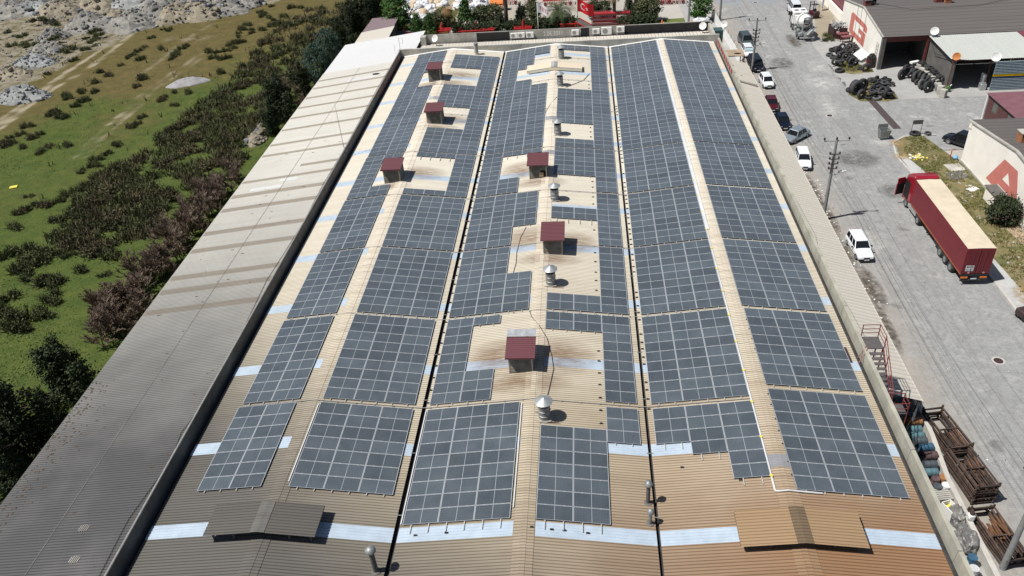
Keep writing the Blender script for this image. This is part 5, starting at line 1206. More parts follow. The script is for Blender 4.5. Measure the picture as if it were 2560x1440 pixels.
for px, py, c_, lb in ((2340, 1195, 'drum_brown', 'brown lidded drum standing beside a red drum'), (2360, 1192, 'drum_rust', 'red drum with a stained lid standing behind a white drum'), (2345, 1214, 'drum_grey', 'grey lidded drum standing left of the white drum'), (2366, 1212, 'sack', 'white drum standing next to the low wall'), (2433, 1392, 'drum_blue', 'blue drum standing alone near the bottom of the yard'), (2436, 1420, 'sack', 'white bucket stack near the bottom of the yard')):
    p = gp(px, py, .88); drum(p.x, p.y, c_, False, lb, 'drums standing in the yard')
for px, py, lb in ((2250, 995, 'grey drum lying in the shade under the canopy end'), (2262, 1014, 'pale drum lying under the lower stair landing'), (2282, 1031, 'grey drum lying beside the orange drum')):
    p = gp(px, py, 1.0); drum(p.x, p.y, 'drum_grey', True, lb, 'drums under the stairs', .4)
# junk in the yard
p = gp(2355, 1238, .5); t = thing('block_stack', 'stack of pale concrete slabs beside the white drum', 'slabs', (p.x, p.y, 0), R(8))
for i in range(7): MB().bevbox(-.5, .5, -.55 + i * .16, -.43 + i * .16, 0, .75, .01).build('slab', M['concrete'], t)
p = gp(2362, 1235, .9); t = thing('pipe_piece', 'short black open pipe standing by the low wall', 'pipe', (p.x + .5, p.y, 0)); mb = MB(); mb.lathe([(.2, 0), (.2, .7), (.17, .7), (.17, .05)], 16); mb.build('pipe', M['rubber'], t, True)
p = gp(2378, 1268, .8); t = thing('junk_box', 'white box with a yellow sheet inside, in the yard', 'box', (p.x, p.y, 0), R(20)); mb = MB(); mb.box(-.35, .35, -.5, .5, 0, .05); mb.box(-.35, -.3, -.5, .5, .05, .9); mb.box(.3, .35, -.5, .5, .05, .9); mb.box(-.3, .3, -.5, -.45, .05, .9); mb.box(-.3, .3, .45, .5, .05, .9); mb.build('box', M['white'], t); MB().box(-.28, .28, -.4, .4, .5, .55).build('yellow_sheet', M['yellow'], t)
def crumple(name, label, x, y, rx, ry, h, mat, seed, cat):
    r = random.Random(seed); bm = bmesh.new(); bmesh.ops.create_icosphere(bm, subdivisions=4, radius=1.0)
    for v in bm.verts:
        n = noise.noise(v.co * 1.7 + Vector((seed, 0, 0))) * .35 + abs(noise.noise(v.co * 4.5 + Vector((0, seed, 0)))) * .28
        q = v.co * (1 + n); v.co = Vector((q.x * rx, q.y * ry, max(0, q.z * h + h * .5)))
    me = bpy.data.meshes.new(name); bm.to_mesh(me); bm.free(); me.materials.append(M[mat]); o = bpy.data.objects.new(name, me); COL.objects.link(o); o.location = (x, y, 0); return tag(o, label, cat)
for px, py, rx, ry, h, lb, sd in ((2396, 1292, .5, .75, .75, 'crumpled grey sheet metal heap beside the white yard box', 1), (2420, 1350, .6, .85, .8, 'large crumpled dark grey sheet heap below the blue basin', 2), (2410, 1322, .35, .45, .5, 'small brown scrap heap between two crumpled sheets', 3)):
    p = gp(px, py, .5); crumple('scrap_heap', lb, p.x, p.y, rx, ry, h, 'tarp', sd, 'scrap')
p = gp(2434, 1331, .8); t = thing('plastic_basin', 'bright blue plastic basin lying on the scrap', 'lid', (p.x, p.y, .75), R(30)); mb = MB(); mb.lathe([(.3, 0), (.3, .06), (.24, .1), (0, .11)], 16); mb.build('lid', plain('bright_blue_plastic', (.07, .27, .6), .4), t, True)
for px, py, lb in ((2428, 1290, 'white plastic canister with dark cap on the low wall, by the lowest racks'), (2291, 1003, 'white plastic canister under the canopy end')):
    p = gp(px, py, 1.2); t = thing('canister', lb, 'canister', (p.x, p.y, .9)); MB().bevbox(-.22, .22, -.2, .2, 0, .5, .08).build('body', M['white'], t, True, auto=40); mb = MB(); mb.lathe([(.14, .5), (.16, .62), (.1, .72), (0, .73)], 12); mb.build('cap', M['machine_dark'], t)
# rusty steel pallet racks nested in three stacks
def rack_frame():
    t = thing('steel_rack', 'rusty steel rack frame in the far stack beside the road', 'rack', (0, 0, 0))
    w = .74
    for x in (-w, w): MB().bevbox(x - .055, x + .055, -2.1, 2.1, 0, .11, .02).build('side_beam', M['rust'], t)
    for y in (-2.0, -.2, 2.0): MB().bevbox(-w + .06, w - .06, y - .055, y + .055, .01, .11, .02).build('cross_beam', M['rust'], t)
    for x in (-w, w):
        for y in (-2.0, 2.0): MB().bevbox(x - .06, x + .06, y - .06, y + .06, -.12, .3, .02).build('foot', M['rust'], t)
    for x in (-.3, .25): MB().bevbox(x - .04, x + .04, -1.95, -.25, -.02, .06, .015).build('loose_rung', M['rust'], t)
    return t
RK = rack_frame(); used = False
def rack(x, y, z, rz, sx, sy, label, group, tilt=0):
    global used
    if not used: o = RK; used = True; o.location = (x, y, z); o['label'] = label; o['group'] = group
    else: o = dup(RK, (x, y, z), rz, label, group)
    o.rotation_euler = (tilt, 0, rz); o.scale = (sx, sy, 1); return o
rr = random.Random(9)
for lb, cx, cy, rz, sy, n, gname in (('rusty steel rack frame in the farthest stack, by the canopy end', 37.25, 13.5, R(9), .98, 7, 'racks in the farthest stack'), ('rusty steel rack frame in the tallest middle stack beside the road', 37.3, 9.4, R(8), .9, 9, 'racks in the middle stack'), ('rusty brown rack frame in the nearest low stack beside the road', 37.15, 4.5, R(8), 1.0, 5, 'racks in the nearest stack')):
    for i in range(n):
        rack(cx + .12 * (rr.random() - .5), cy + .3 * (rr.random() - .5), .14 + i * .19, rz + .07 * (rr.random() - .5), rr.uniform(.95, 1.02), sy, lb, gname, 0)
for cx, cy, z, n, lb, gn in ((37.3, 12.6, .3, 6, 'loose rusty steel bar lying inside the far rack stack', 'bars in the far racks'), (37.35, 9.6, .5, 6, 'loose rusty steel bar lying inside the middle rack stack', 'bars in the middle racks'), (37.1, 4.8, .2, 6, 'loose orange rusty bar lying inside the near rack stack', 'bars in the near racks')):
    for i in range(n + 4):
        o = MB().bevbox(-.06, .06, -.8, .8, 0, .1, .02).build('steel_bar', M['rust_orange'] if i % 3 == 0 or cy < 6 else M['rust'], None, loc=(cx - .5 + i * .11, cy + .5 * (rr.random() - .5), z + .1 * i)); o.rotation_euler = (.15 * (rr.random() - .5), .1, R(8) + .3 * (rr.random() - .5)); tag(o, lb, 'steel bar', gn)
# ------------------------------------------------------------------ utility poles and wires
def pole(x, y, h, label, lamp=True, arms=((0, 1.25),), lean=0, r0=.2, r1=.13, small=4, side=0.0, base=None, r00=0):
    t = thing('utility_pole', label, 'utility pole', (x, y, 0))
    MB().tube([(0, 0, 0), (lean * .5, 0, h * .5), (lean, 0, h)], [r0, (r0 + r1) / 2, r1], 12).build('shaft', M['pole'], t, True, auto=50)
    X = Vector((math.cos(side), math.sin(side), 0))
    for dz, a in arms:
        z = h - dz - .1; MB().tube([X * -a + Vector((lean, 0, z)), X * a + Vector((lean, 0, z))], .06, 6).build('cross_arm', M['pole'], t)
        for k in (-1, 0, 1):
            mb = MB(); mb.lathe([(.03, .0), (.03, .1), (.11, .12), (.06, .17), (.11, .2), (.06, .26), (.1, .28), (.03, .36), (0, .36)], 12, 0, Matrix.Translation(X * a * k * .97 + Vector((lean, 0, z + .05)))); mb.build('insulator', M['insulator'], t, True)
    for i in range(small):
        z = h - 1.5 - i * .55; a = .48 - .03 * i; xx = lean * z / h
        mb = MB(); mb.tube([X * -a + Vector((xx, -.16, z)), X * a + Vector((xx, -.16, z))], .06, 5)
        for k in (-1, 1): mb.tube([X * a * k + Vector((xx, -.16, z)), X * a * k + Vector((xx, -.16, z + .22))], .09, 6)
        mb.build('side_bracket', M['insulator'], t)
    if lamp:
        z = h - 1.5 - small * .55; xx = lean * z / h
        MB().tube([(xx, 0, z - .3), (xx + .7, -.1, z - .1), (xx + .72, -.1, z + .1)], .03, 6).build('lamp_arm', M['pole'], t)
        mb = MB(); mb.lathe([(0, -.45), (.1, -.4), (.15, -.1), (.12, .3), (0, .42)], 12, 0, Matrix.Translation((xx + 1.1, .05, z + .1)) @ Matrix.Rotation(R(80), 4, 'Y')); mb.build('street_lamp_head', M['white'], t, True)
    return t
pole(36.65, 46.0, 9.3, 'grey utility pole with many brackets and a lamp, behind the lone wagon', lean=-.02)
pole(37.35, 92.0, 7.9, 'grey utility pole with lamp standing in front of the black minivan', lean=0.0, small=4)
pole(36.75, 2.4, 9.0, 'thick grey utility pole at the bottom right corner of the picture', lamp=False, small=2, r0=.2)
pole(36.4, 119.2, 9.5, 'tall grey utility pole by the white fence at the far end', lamp=False, r0=.22, r1=.16)
pole(30.6, 118.0, 9.5, 'grey pole standing in the far yard beside orange cones', lamp=False, arms=((.2, .3),), small=0, r0=.2, r1=.16)
def wires(a, b2, offs, label, r=.008):
    mb = MB()
    for ox, dz in offs:
        pts = []
        for i in range(13):
            t_ = i / 12; pts.append((a[0] + (b2[0] - a[0]) * t_ + ox, a[1] + (b2[1] - a[1]) * t_, a[2] + (b2[2] - a[2]) * t_ + dz - 1.1 * 4 * t_ * (1 - t_)))
        mb.tube(pts, r, 4, cap=False)
    tag(mb.build('overhead_wires', M['rubber']), label, 'power lines')
OF = [(-1.2, .25), (0, .25), (1.2, .25), (-.4, -1.4), (.4, -1.9), (-.4, -2.5), (.4, -3.0)]
wires((36.65, 46.0, 9.3), (37.35, 92.0, 7.9), OF, 'overhead wires between the two poles beside the parked cars')
wires((36.75, 2.4, 9.0), (36.65, 46.0, 9.3), OF, 'overhead wires between the bottom right pole and the bracketed pole')
wires((37.35, 92.0, 7.9), (36.4, 119.2, 9.5), OF[:5], 'overhead wires at the far end of the road')
# white fence beyond the canopy
FN = thing('white_fence', 'white panel fence with posts along the far part of the road', 'fence', (0, 0, 0))
pts = [(36.0, 87.0), (35.9, 96.0), (35.6, 106.0), (35.2, 119.0), (35.0, 140)]
for (xa, ya), (xb, yb) in zip(pts[:-1], pts[1:]):
    n = max(1, int((yb - ya) / 2.4))
    for i in range(n):
        a, c_ = i / n, (i + 1) / n; p0 = Vector((xa + (xb - xa) * a, ya + (yb - ya) * a, 0)); p1 = Vector((xa + (xb - xa) * c_, ya + (yb - ya) * c_, 0))
        mb = MB(); mb.add([(p0.x, p0.y + .03, .05), (p1.x, p1.y - .03, .05), (p1.x, p1.y - .03, 1.75), (p0.x, p0.y + .03, 1.75 + .06 * (i % 2)), (p0.x + .04, p0.y + .03, .05), (p1.x + .04, p1.y - .03, .05), (p1.x + .04, p1.y - .03, 1.75), (p0.x + .04, p0.y + .03, 1.75 + .06 * (i % 2))], [(0, 3, 2, 1), (4, 5, 6, 7), (3, 7, 6, 2), (0, 4, 7, 3), (1, 2, 6, 5)]); mb.build('panel', M['white'], FN)
        MB().box(p0.x + .1, p0.x + .17, p0.y - .04, p0.y + .04, 0, 2.2).build('post', M['galv_dull'], FN)
# small tank and timber shelter behind the far right corner
t = thing('teal_tank', 'dark teal square tank behind the far right corner of the roof', 'tank', (31.0, 88.6, 0)); MB().bevbox(-.75, .75, -.8, .8, 6.0, 7.9, .05).build('body', M['teal_sheet'], t); MB().box(-.6, .6, -.6, .6, 0, 6.0).build('stand', M['concrete_dark'], t)
t = thing('guard_hut', 'small lean-to shelter of timber and sheet beside the white fence', 'hut', (34.2, 91.5, 0))
MB().box(-1.2, 1.5, -1.4, 1.6, 3.1, 3.2).build('roof', M['wood'], t)
mb = MB()
for x in (-1.1, 1.4):
    for y in (-1.3, 1.5): mb.box(x - .06, x + .06, y - .06, y + .06, 0, 3.1)
mb.tube([(-1.1, -1.3, .4), (1.4, -1.3, 2.8)], .05); mb.tube([(1.4, -1.3, .4), (-1.1, -1.3, 2.8)], .05); mb.build('timber_frame', M['brown_red'], t)
def dish(x, y, z, r, label, mat='white', az=(-.4, -.75, .5), pole_h=1.0):
    r *= .84
    t = thing('satellite_dish', label, 'satellite dish', (x, y, z)); d = Vector(az).normalized()
    M4 = Matrix.Translation((0, 0, pole_h)) @ Vector((0, 0, 1)).rotation_difference(d).to_matrix().to_4x4()
    mb = MB(); mb.lathe([(0, 0), (r * .4, .03), (r * .75, .1), (r, .2), (r + .01, .2), (r * .75, .075), (r * .4, .0), (0, -.03)], 24, 0, M4); mb.build('dish', M[mat] if isinstance(mat, str) else mat, t, True)
    mb = MB(); mb.tube([(0, 0, 0), (0, 0, pole_h)], .04, 6); mb.build('post', M['galv_dull'], t)
    mb = MB(); p1 = M4 @ Vector((0, 0, .55)); mb.tube([M4 @ Vector((r * .7, 0, .1)), p1], .015, 5); mb.tube([p1, M4 @ Vector((0, 0, .65))], .04, 6); mb.build('feed_arm', M['galv_dull'], t)
dish(-10.6, 86.6, 8.1, .62, 'white satellite dish at the left end of the office roof')
dish(28.6, 86.6, 8.0, .62, 'white satellite dish at the right end of the office roof')
dish(32.3, 90.5, 6.9, .55, 'white satellite dish beside the teal tank')
# ------------------------------------------------------------------ buildings across the road
def gable_building(nm, label, X, y0, yr, y1, ze, zr, xe, roofmat):
    t = thing(nm, label, 'building', (0, 0, 0))
    sl = lambda y: ze + (zr - ze) * ((y - y0) / (yr - y0) if y < yr else (y1 - y) / (y1 - yr))
    return t, sl
# building with the letter G
GX = 55.6
tG, sG = gable_building('workshop_building', 'cream walled workshop with red letter G and grey roof across the road', GX, 90.9, 100.95, 111.0, 5.0, 6.45, 100, None)
mb = MB(); mb.prism([(90.9, 0), (111.0, 0), (111.0, 4.95), (100.95, 6.4), (90.9, 4.95)], 'x', GX, GX + .25); mb.build('gable_wall', M['wall_cream'], tG)
mb = MB()
mb.add([(GX - .12, 90.3, 4.94), (105, 90.3, 4.94), (105, 100.95, 6.47), (GX - .12, 100.95, 6.47)], [(0, 1, 2, 3)])
mb.add([(GX - .12, 100.95, 6.47), (105, 100.95, 6.47), (105, 111.6, 4.94), (GX - .12, 111.6, 4.94)], [(0, 1, 2, 3)]); mb.build('roof', M['grey_roof'], tG)
mb = MB()
for (ya, za, yb, zb) in ((90.3, 4.94, 100.95, 6.47), (100.95, 6.47, 111.6, 4.94)): mb.add([(GX - .14, ya, za - .13), (GX - .14, yb, zb - .13), (GX - .14, yb, zb + .02), (GX - .14, ya, za + .02), (GX + .1, ya, za - .13), (GX + .1, yb, zb - .13), (GX + .1, yb, zb + .02), (GX + .1, ya, za + .02)], [(0, 3, 2, 1), (3, 7, 6, 2), (0, 1, 5, 4)])
mb.build('verge_board', M['concrete'], tG)
MB().box(GX + .25, 62.2, 90.5, 90.75, 4.1, 4.9).build('lintel', M['brown_red'], tG)
MB().box(GX - .02, GX + .5, 90.3, 90.9, 0, 4.7).build('pillar', M['concrete_dark'], tG)
MB().box(62.0, 62.3, 90.4, 90.7, 0, 4.7).build('door_jamb', M['brown_red'], tG)
MB().box(GX + .3, 75, 98.0, 98.2, 0, 4.9).build('inner_wall', M['concrete_dark'], tG)
MB().box(75.0, 105, 90.6, 110.8, 0, 4.85).build('wall', M['concrete'], tG)
MB().box(62.5, 62.7, 81.2, 98, 0, 4.4).build('side_wall', M['concrete_dark'], tG)
mb = MB(); mb.tube([(GX - .06, 91.6, .9), (GX - .06, 91.6, 3.6)], .03, 5); mb.tube([(GX - .06, 92.3, .9), (GX - .06, 92.3, 3.6)], .03, 5)
for i in range(5): mb.tube([(GX - .06, 91.6, 1.1 + i * .5), (GX - .06, 92.3, 1.1 + i * .5)], .02, 4)
mb.build('wall_ladder', M['galv_dull'], tG)
mb = MB()
for y in (98.9, 101.2, 103.2): mb.tube([(GX - .05, y, .9), (GX - .05, y + .2, 6.2)], .02, 4)
mb.build('wall_cable', M['rubber'], tG)
def letter(t, polys, X, name='painted_letter'):
    bm = bmesh.new()
    from mathutils.geometry import tessellate_polygon
    mb = MB()
    for P in polys:
        pts = [[Vector((p[0], p[1], 0)) for p in ring] for ring in P]
        flat = [q for ring in pts for q in ring]
        tris = tessellate_polygon(pts)
        v = [(X - .012, q.x, q.y) for q in flat] + [(X - .002, q.x, q.y) for q in flat]
        f = []
        for a, b2, c in tris:
            n = (flat[b2] - flat[a]).cross(flat[c] - flat[a]).z
            f.append((a, b2, c) if n < 0 else (a, c, b2))
        mb.add(v, f)
    mb.build(name, M['letter_red'], t); bm.free()
G_P = [[(105.6, 4.28), (98.6, 4.28), (97.7, 3.95), (97.75, 3.15), (99.5, 3.15), (99.5, 3.5), (104.3, 3.5), (104.3, 1.75), (99.95, 1.75), (99.95, 2.25), (101.6, 2.25), (101.6, 2.95), (98.0, 2.95), (98.1, .92), (105.4, .92), (106.2, 1.3), (106.3, 3.9)]]
letter(tG, [G_P], GX)
# chimneys on the G roof
def chim(x, y, z, w, h, label, parent, mat='brick'):
    t = thing('roof_chimney', label, 'chimney', (x, y, z)); MB().bevbox(-w / 2, w / 2, -w / 2, w / 2, -.4, h, .03).build('stack', M[mat], t); MB().box(-w / 2 - .08, w / 2 + .08, -w / 2 - .08, w / 2 + .08, h, h + .1).build('slab_cap', M['concrete'], t)
    MB().box(-w / 2 + .1, w / 2 - .1, -w / 2 - .005, -w / 2 + .01, h - .4, h - .1).build('flue_opening', M['black'], t)
for px, py, lb, mt in ((2168, 10, 'brown chimney on the G roof ridge near the gable wall', 'brown_red'), (2180, 6, 'dark chimney beside the brown one on the G roof', 'machine_dark'), (2345, 2, 'brick red chimney on the G roof, left of the orange one', 'brown_red'), (2368, 3, 'orange brick chimney on the G roof', 'brick')):
    p = gp(px, py, 6.6); chim(p.x, p.y, 6.3, 1.0, 1.0, lb, tG, mt)
mb = MB(); mb.tube([(GX, 100.9, 7.3), (62, 98.6, 6.35), (72, 99.0, 6.35), (80, 101.5, 6.8), (92, 104, 7.5)], .03, 5); tag(mb.build('roof_wire', M['rubber']), 'dark cable sagging across the grey roof of the G building', 'wire')
# sheet canopy in front of the workshop
cn = thing('workshop_canopy', 'pale green grey metal canopy sheltering the tyre workshop', 'canopy', (0, 0, 0))
cm = sheet_mat('pale_green_sheet', (0.50, 0.52, 0.49), (0.50, 0.52, 0.49), axis=0, pitch=.3, dirt=.35, valley=.3)
mb = MB(); x = 62.0; v = []
while x < 75.0:
    for t_, z in ((0, 0), (.2, 0), (.23, .03), (.27, .03)): v += [(x + t_, 80.8 + .35 * max(0, (64 - x)), 4.35 + z), (x + t_, 90.25, 4.85 + z)]
    x += .3
mb.add(v, [(2 * i, 2 * i + 2, 2 * i + 3, 2 * i + 1) for i in range(len(v) // 2 - 1)]); mb.build('roof', cm, cn)
mb = MB(); x = 74.3; v = []
mb.add([(74.2, 81.0, 4.42), (80, 81.0, 4.42), (80, 90.2, 4.93), (74.2, 90.2, 4.93)], [(0, 1, 2, 3)]); mb.build('roof_maroon_part', M['maroon_sheet'], cn)
mb = MB()
for x in (62.3, 67.4, 73.5): mb.tube([(x, 81.4, 0), (x, 81.4, 4.3)], .07, 8)
mb.tube([(62.2, 81.2, 4.2), (75, 81.2, 4.2)], .06, 6); mb.build('post', M['brown_red'], cn)
mb = MB()
for q in range(3): mb.tube([(62.2, 90.2, 4.6), (62.2 + .8 * q, 87.5, 3.2 - .3 * q), (62.3 + 2.2 * q, 82.0 + q, 4.15 - .8 * q)], .03, 5)
mb.build('hanging_cable', M['rubber'], cn)
rs = thing('roller_shutter', 'striped blue grey roller shutter with yellow band under the canopy', 'shutter', (0, 0, 0))
sm = plain('blue_grey_shutter', (0.30, 0.36, 0.39), .45, .2, var=.15); 
def slats(z0, z1, mat, name):
    mb = MB(); z = z0
    while z < z1 - .01:
        e = min(z + .22, z1); mb.add([(67.6, 80.45, z), (80, 80.45, z), (80, 80.32, (z + e) / 2), (67.6, 80.32, (z + e) / 2), (67.6, 80.45, e), (80, 80.45, e)], [(0, 1, 2, 3), (3, 2, 5, 4)]); z = e
    mb.build(name, mat, rs)
slats(0, 1.74, sm, 'slats'); slats(1.74, 1.95, plain('navy_band', (.02, .035, .12), .5), 'navy_band'); slats(1.95, 2.27, plain('yellow_band', (.62, .42, .01), .5), 'yellow_band'); slats(2.27, 4.1, sm, 'slats')
dish(62.5, 89.9, 4.9, .68, 'greenish white satellite dish above the canopy\'s left rear corner', az=(-.3, -.8, .45), pole_h=.7)
dish(62.5, 81.1, 4.3, .62, 'orange rusty satellite dish at the canopy\'s front left corner', plain('rusty_orange_dish', (.5, .19, .05), .7, var=.4, scale=3), (-.5, -.7, .4), .5)
dish(67.6, 80.9, 4.2, .75, 'white satellite dish at the canopy edge above the striped shutter', az=(-.3, -.8, .4), pole_h=.4)
# building with the letter A
AX = 55.6
tA = thing('workshop_building', 'cream walled building with red letter A behind the lorry', 'building', (0, 0, 0))
mb = MB(); mb.prism([(37.0, 0), (58.7, 0), (58.7, 5.1), (48.1, 6.35), (37.0, 5.1)], 'x', AX, AX + .25); mb.build('gable_wall', M['wall_cream'], tA)
mb = MB()
mb.add([(AX - .1, 59.2, 5.1), (AX - .1, 48.1, 6.42), (100, 48.1, 6.42), (100, 59.2, 5.1)], [(0, 1, 2, 3)]); mb.add([(AX - .1, 48.1, 6.42), (AX - .1, 36.6, 5.08), (100, 36.6, 5.08), (100, 48.1, 6.42)], [(0, 1, 2, 3)]); mb.build('roof', M['grey_roof'], tA)
mb = MB()
for (ya, za, yb, zb) in ((59.2, 5.1, 48.1, 6.42), (48.1, 6.42, 36.6, 5.08)): mb.add([(AX - .13, ya, za - .14), (AX - .13, yb, zb - .14), (AX - .13, yb, zb + .03), (AX - .13, ya, za + .03), (AX + .16, ya, za + .03), (AX + .16, yb, zb + .03)], [(0, 1, 2, 3), (3, 2, 5, 4)])
mb.build('verge_board', M['concrete'], tA)
MB().box(AX + .25, 100, 37.2, 58.6, 0, 5.0).build('wall', M['concrete'], tA)
MB().box(AX - .1, AX, 58.2, 58.75, 4.4, 5.1).build('corner_piece', M['wall_cream'], tA)
MB().box(AX - .12, AX - .005, 37.0, 58.7, 0, .35).build('plinth', M['concrete'], tA)
A_P = [[(49.75, 4.64), (46.75, 4.7), (44.6, .75), (46.2, .75), (46.75, 1.75), (49.65, 1.8), (50.4, 1.1), (52.3, 1.15)], [(48.35, 3.72), (49.1, 2.62), (47.4, 2.62)]]
letter(tA, [A_P], AX)
for q, lb in (((57.6, 51.0), 'brick chimney with slab cap on the A roof, rear one of two'), ((57.9, 48.9), 'brick chimney with slab cap on the A roof, front one of two')): chim(q[0], q[1], 6.0, 1.15, 1.1, lb, tA)
# small pink roofed building on the side road
pb = thing('glazed_building', 'low building with maroon ribbed roof and dark windowed wall', 'building', (0, 0, 0))
mb = MB(); x = 62.7; v = []
while x < 78:
    for t_, z in ((0, 0), (.12, 0), (.15, .035), (.2, .035)): v += [(x + t_, 58, 3.45 + z - .0), (x + t_, 71.1, 3.45 + z)]
    x += .25
mb.add(v, [(2 * i, 2 * i + 2, 2 * i + 3, 2 * i + 1) for i in range(len(v) // 2 - 1)]); mb.build('roof', plain('dusty_maroon_roof', (.185, .085, .10), .55, var=.15, scale=1.0), pb)
MB().box(63.0, 63.2, 58, 70.85, 0, 3.3).build('wall', plain('brown_grey_wall', (.10, .085, .075), .8, var=.3), pb)
for j in range(2):
    for i in range(9):
        y = 69.4 - i * 1.35; MB().box(62.97, 62.999, y, y + 1.15, .35 + j * 1.45, 1.65 + j * 1.35).build('window', plain('brown_red_pane', (.09, .02, .02), .3) if (i + j) % 3 == 0 and 'brown_red_pane' not in bpy.data.materials else bpy.data.materials['brown_red_pane'] if (i * 2 + j) % 3 else M['concrete_dark'], pb)
MB().box(62.85, 63.2, 70.85, 71.05, 0, 3.4).build('corner_wall', M['white'], pb)
# maroon clad building at the far end of the road
rb = thing('maroon_building', 'maroon sheet clad building beyond the G workshop with low white wall', 'building', (0, 0, 0))
MB().box(57.2, 72, 112.5, 150, 0, 4.5).build('wall', M['maroon_sheet'], rb); MB().box(56.6, 57.0, 113.0, 150, 0, 1.5).build('low_wall', M['wall_cream'], rb); MB().box(56.7, 57.3, 112.2, 113.0, 0, 3.2).build('end_pier', M['brown_red'], rb)
t = thing('blue_sign', 'leaning white and blue sign board by the maroon wall', 'sign', (gp(2057, 12, 1).x, gp(2057, 12, 1).y, 0), R(60)); MB().box(-.6, .6, -.05, .05, .3, 2.4).build('board', M['white'], t); MB().box(-.55, -.1, -.06, -.052, .5, 2.2).build('blue_stripe', plain('sign_blue', (.02, .09, .42), .5), t); MB().box(-.05, .05, -.04, .04, 0, .3).build('foot', M['galv_dull'], t)
# skip full of scrap and tables by the G wall
sk = gp(2098, 70, 1.2); t = thing('scrap_skip', 'dark steel skip heaped with pale scrap by the G wall', 'skip', (54.0, 107.0, 0), R(4))
mb = MB(); mb.box(-1.1, 1.1, -1.4, 1.4, .2, .3); mb.box(-1.1, -1.02, -1.4, 1.4, .3, 1.7); mb.box(1.02, 1.1, -1.4, 1.4, .3, 1.7); mb.box(-1.02, 1.02, -1.4, -1.32, .3, 1.7); mb.box(-1.02, 1.02, 1.32, 1.4, .3, 1.7); mb.build('bin', M['machine_dark'], t)
MB().box(-.7, -.2, -1.415, -1.405, .9, 1.3).build('paper_label', M['white'], t)
mb = MB(); r9 = random.Random(2)
for i in range(70): 
    a, b2, c = r9.uniform(-.9, .9), r9.uniform(-1.2, 1.2), r9.uniform(1.4, 2.1); mb.tube([(a, b2, c), (a + r9.uniform(-.6, .6), b2 + r9.uniform(-.6, .6), c + r9.uniform(-.3, .4))], r9.uniform(.03, .13), 5)
mb.build('scrap_metal', M['galv'], t)
for i, (x, y, lb) in enumerate(((54.6, 103.6, 'maroon steel workbench by the G wall, nearer one'), (54.3, 105.2, 'maroon steel workbench by the G wall, farther one'))):
    t = thing('workbench', lb, 'bench', (x, y, 0), R(10)); MB().bevbox(-.9, .9, -.5, .5, .95, 1.05, .02).build('top', plain('dusty_maroon', (.2, .07, .075), .6) if i == 0 else bpy.data.materials['dusty_maroon'], t)
    for sx in (-.8, .8):
        for sy in (-.4, .4): MB().box(sx - .05, sx + .05, sy - .05, sy + .05, 0, .95).build('leg', M['brown_red'], t)
t = thing('white_board', 'white sheet leaning over the tyres beside the dark drum', 'sheet', (54.3, 94.6, 1.0)); t.rotation_euler = (R(28), R(-14), R(38)); MB().box(-1.0, 1.0, -.8, .8, -.02, .02).build('sheet', M['white'], t)
t = thing('scrap_barrel', 'dark barrel overflowing with tyre scraps by the garage door', 'barrel', (54.9, 91.6, 0)); mb = MB(); mb.lathe([(.6, 0), (.65, 1.6), (.6, 1.6), (.55, .2)], 18); mb.build('barrel', M['machine_dark'], t, True, auto=40); mb = MB()
for i in range(24): a = r9.uniform(0, 6.28); mb.tube([(.5 * math.cos(a), .5 * math.sin(a), 1.5 + r9.random() * .4), (.3 * math.cos(a + 1), .3 * math.sin(a + 1), 1.8 + r9.random() * .3), (.5 * math.cos(a + 2), .5 * math.sin(a + 2), 1.6)], .06, 5)
mb.build('rubber_scraps', M['rubber'], t); MB().box(-.665, -.655, -.2, .2, .6, 1.1).build('red_label', M['machine_red'], t)
# tyres
def tyre(r=.52, w=.3, tread=True):
    mb = MB(); prof = []; n = 28
    pr = [(r * .55, -w * .42), (r * .72, -w * .5), (r * .93, -w * .46), (r, -w * .32), (r, w * .32), (r * .93, w * .46), (r * .72, w * .5), (r * .55, w * .42), (r * .6, 0)]
    for q, z in pr: pass
    v = []
    for i, (q, z) in enumerate(pr):
        for k in range(n * 2):
            a = PI * k / n; rr_ = q + (0.028 * r if i in (3, 4) and (k // 1) % 2 else 0); v.append((rr_ * math.cos(a), rr_ * math.sin(a), z))
    m2 = n * 2; f = []
    for i in range(len(pr)):
        j = (i + 1) % len(pr)
        for k in range(m2): f.append((i * m2 + k, i * m2 + (k + 1) % m2, j * m2 + (k + 1) % m2, j * m2 + k))
    mb.add(v, f); return mb
TYM = tyre().build('tyre', M['rubber'], None, True, auto=40); TYP = tyre(.5, .28).build('tyre', M['rubber_pale'], None, True, auto=40); firstT = {'d': TYM, 'p': TYP}
def put_tyre(x, y, z, rot, s2, label, group, k='d'):
    o = firstT.pop(k, None)
    if o is None: o = (TYM if k == 'd' else TYP).copy(); COL.objects.link(o)
    s2 *= 1.13; o.location = (x, y, z * 1.1 + .02); o.rotation_euler = rot; o.scale = (s2, s2, s2 * 1.05); tag(o, label, 'tyre', group)
rt = random.Random(21)
FL = lambda: (rt.uniform(-.12, .12), rt.uniform(-.12, .12), rt.uniform(0, 6))          # lying flat
def UP(az): return (R(90) + rt.uniform(-.25, .1), 0, az + rt.uniform(-.25, .25))       # standing, face turned to az
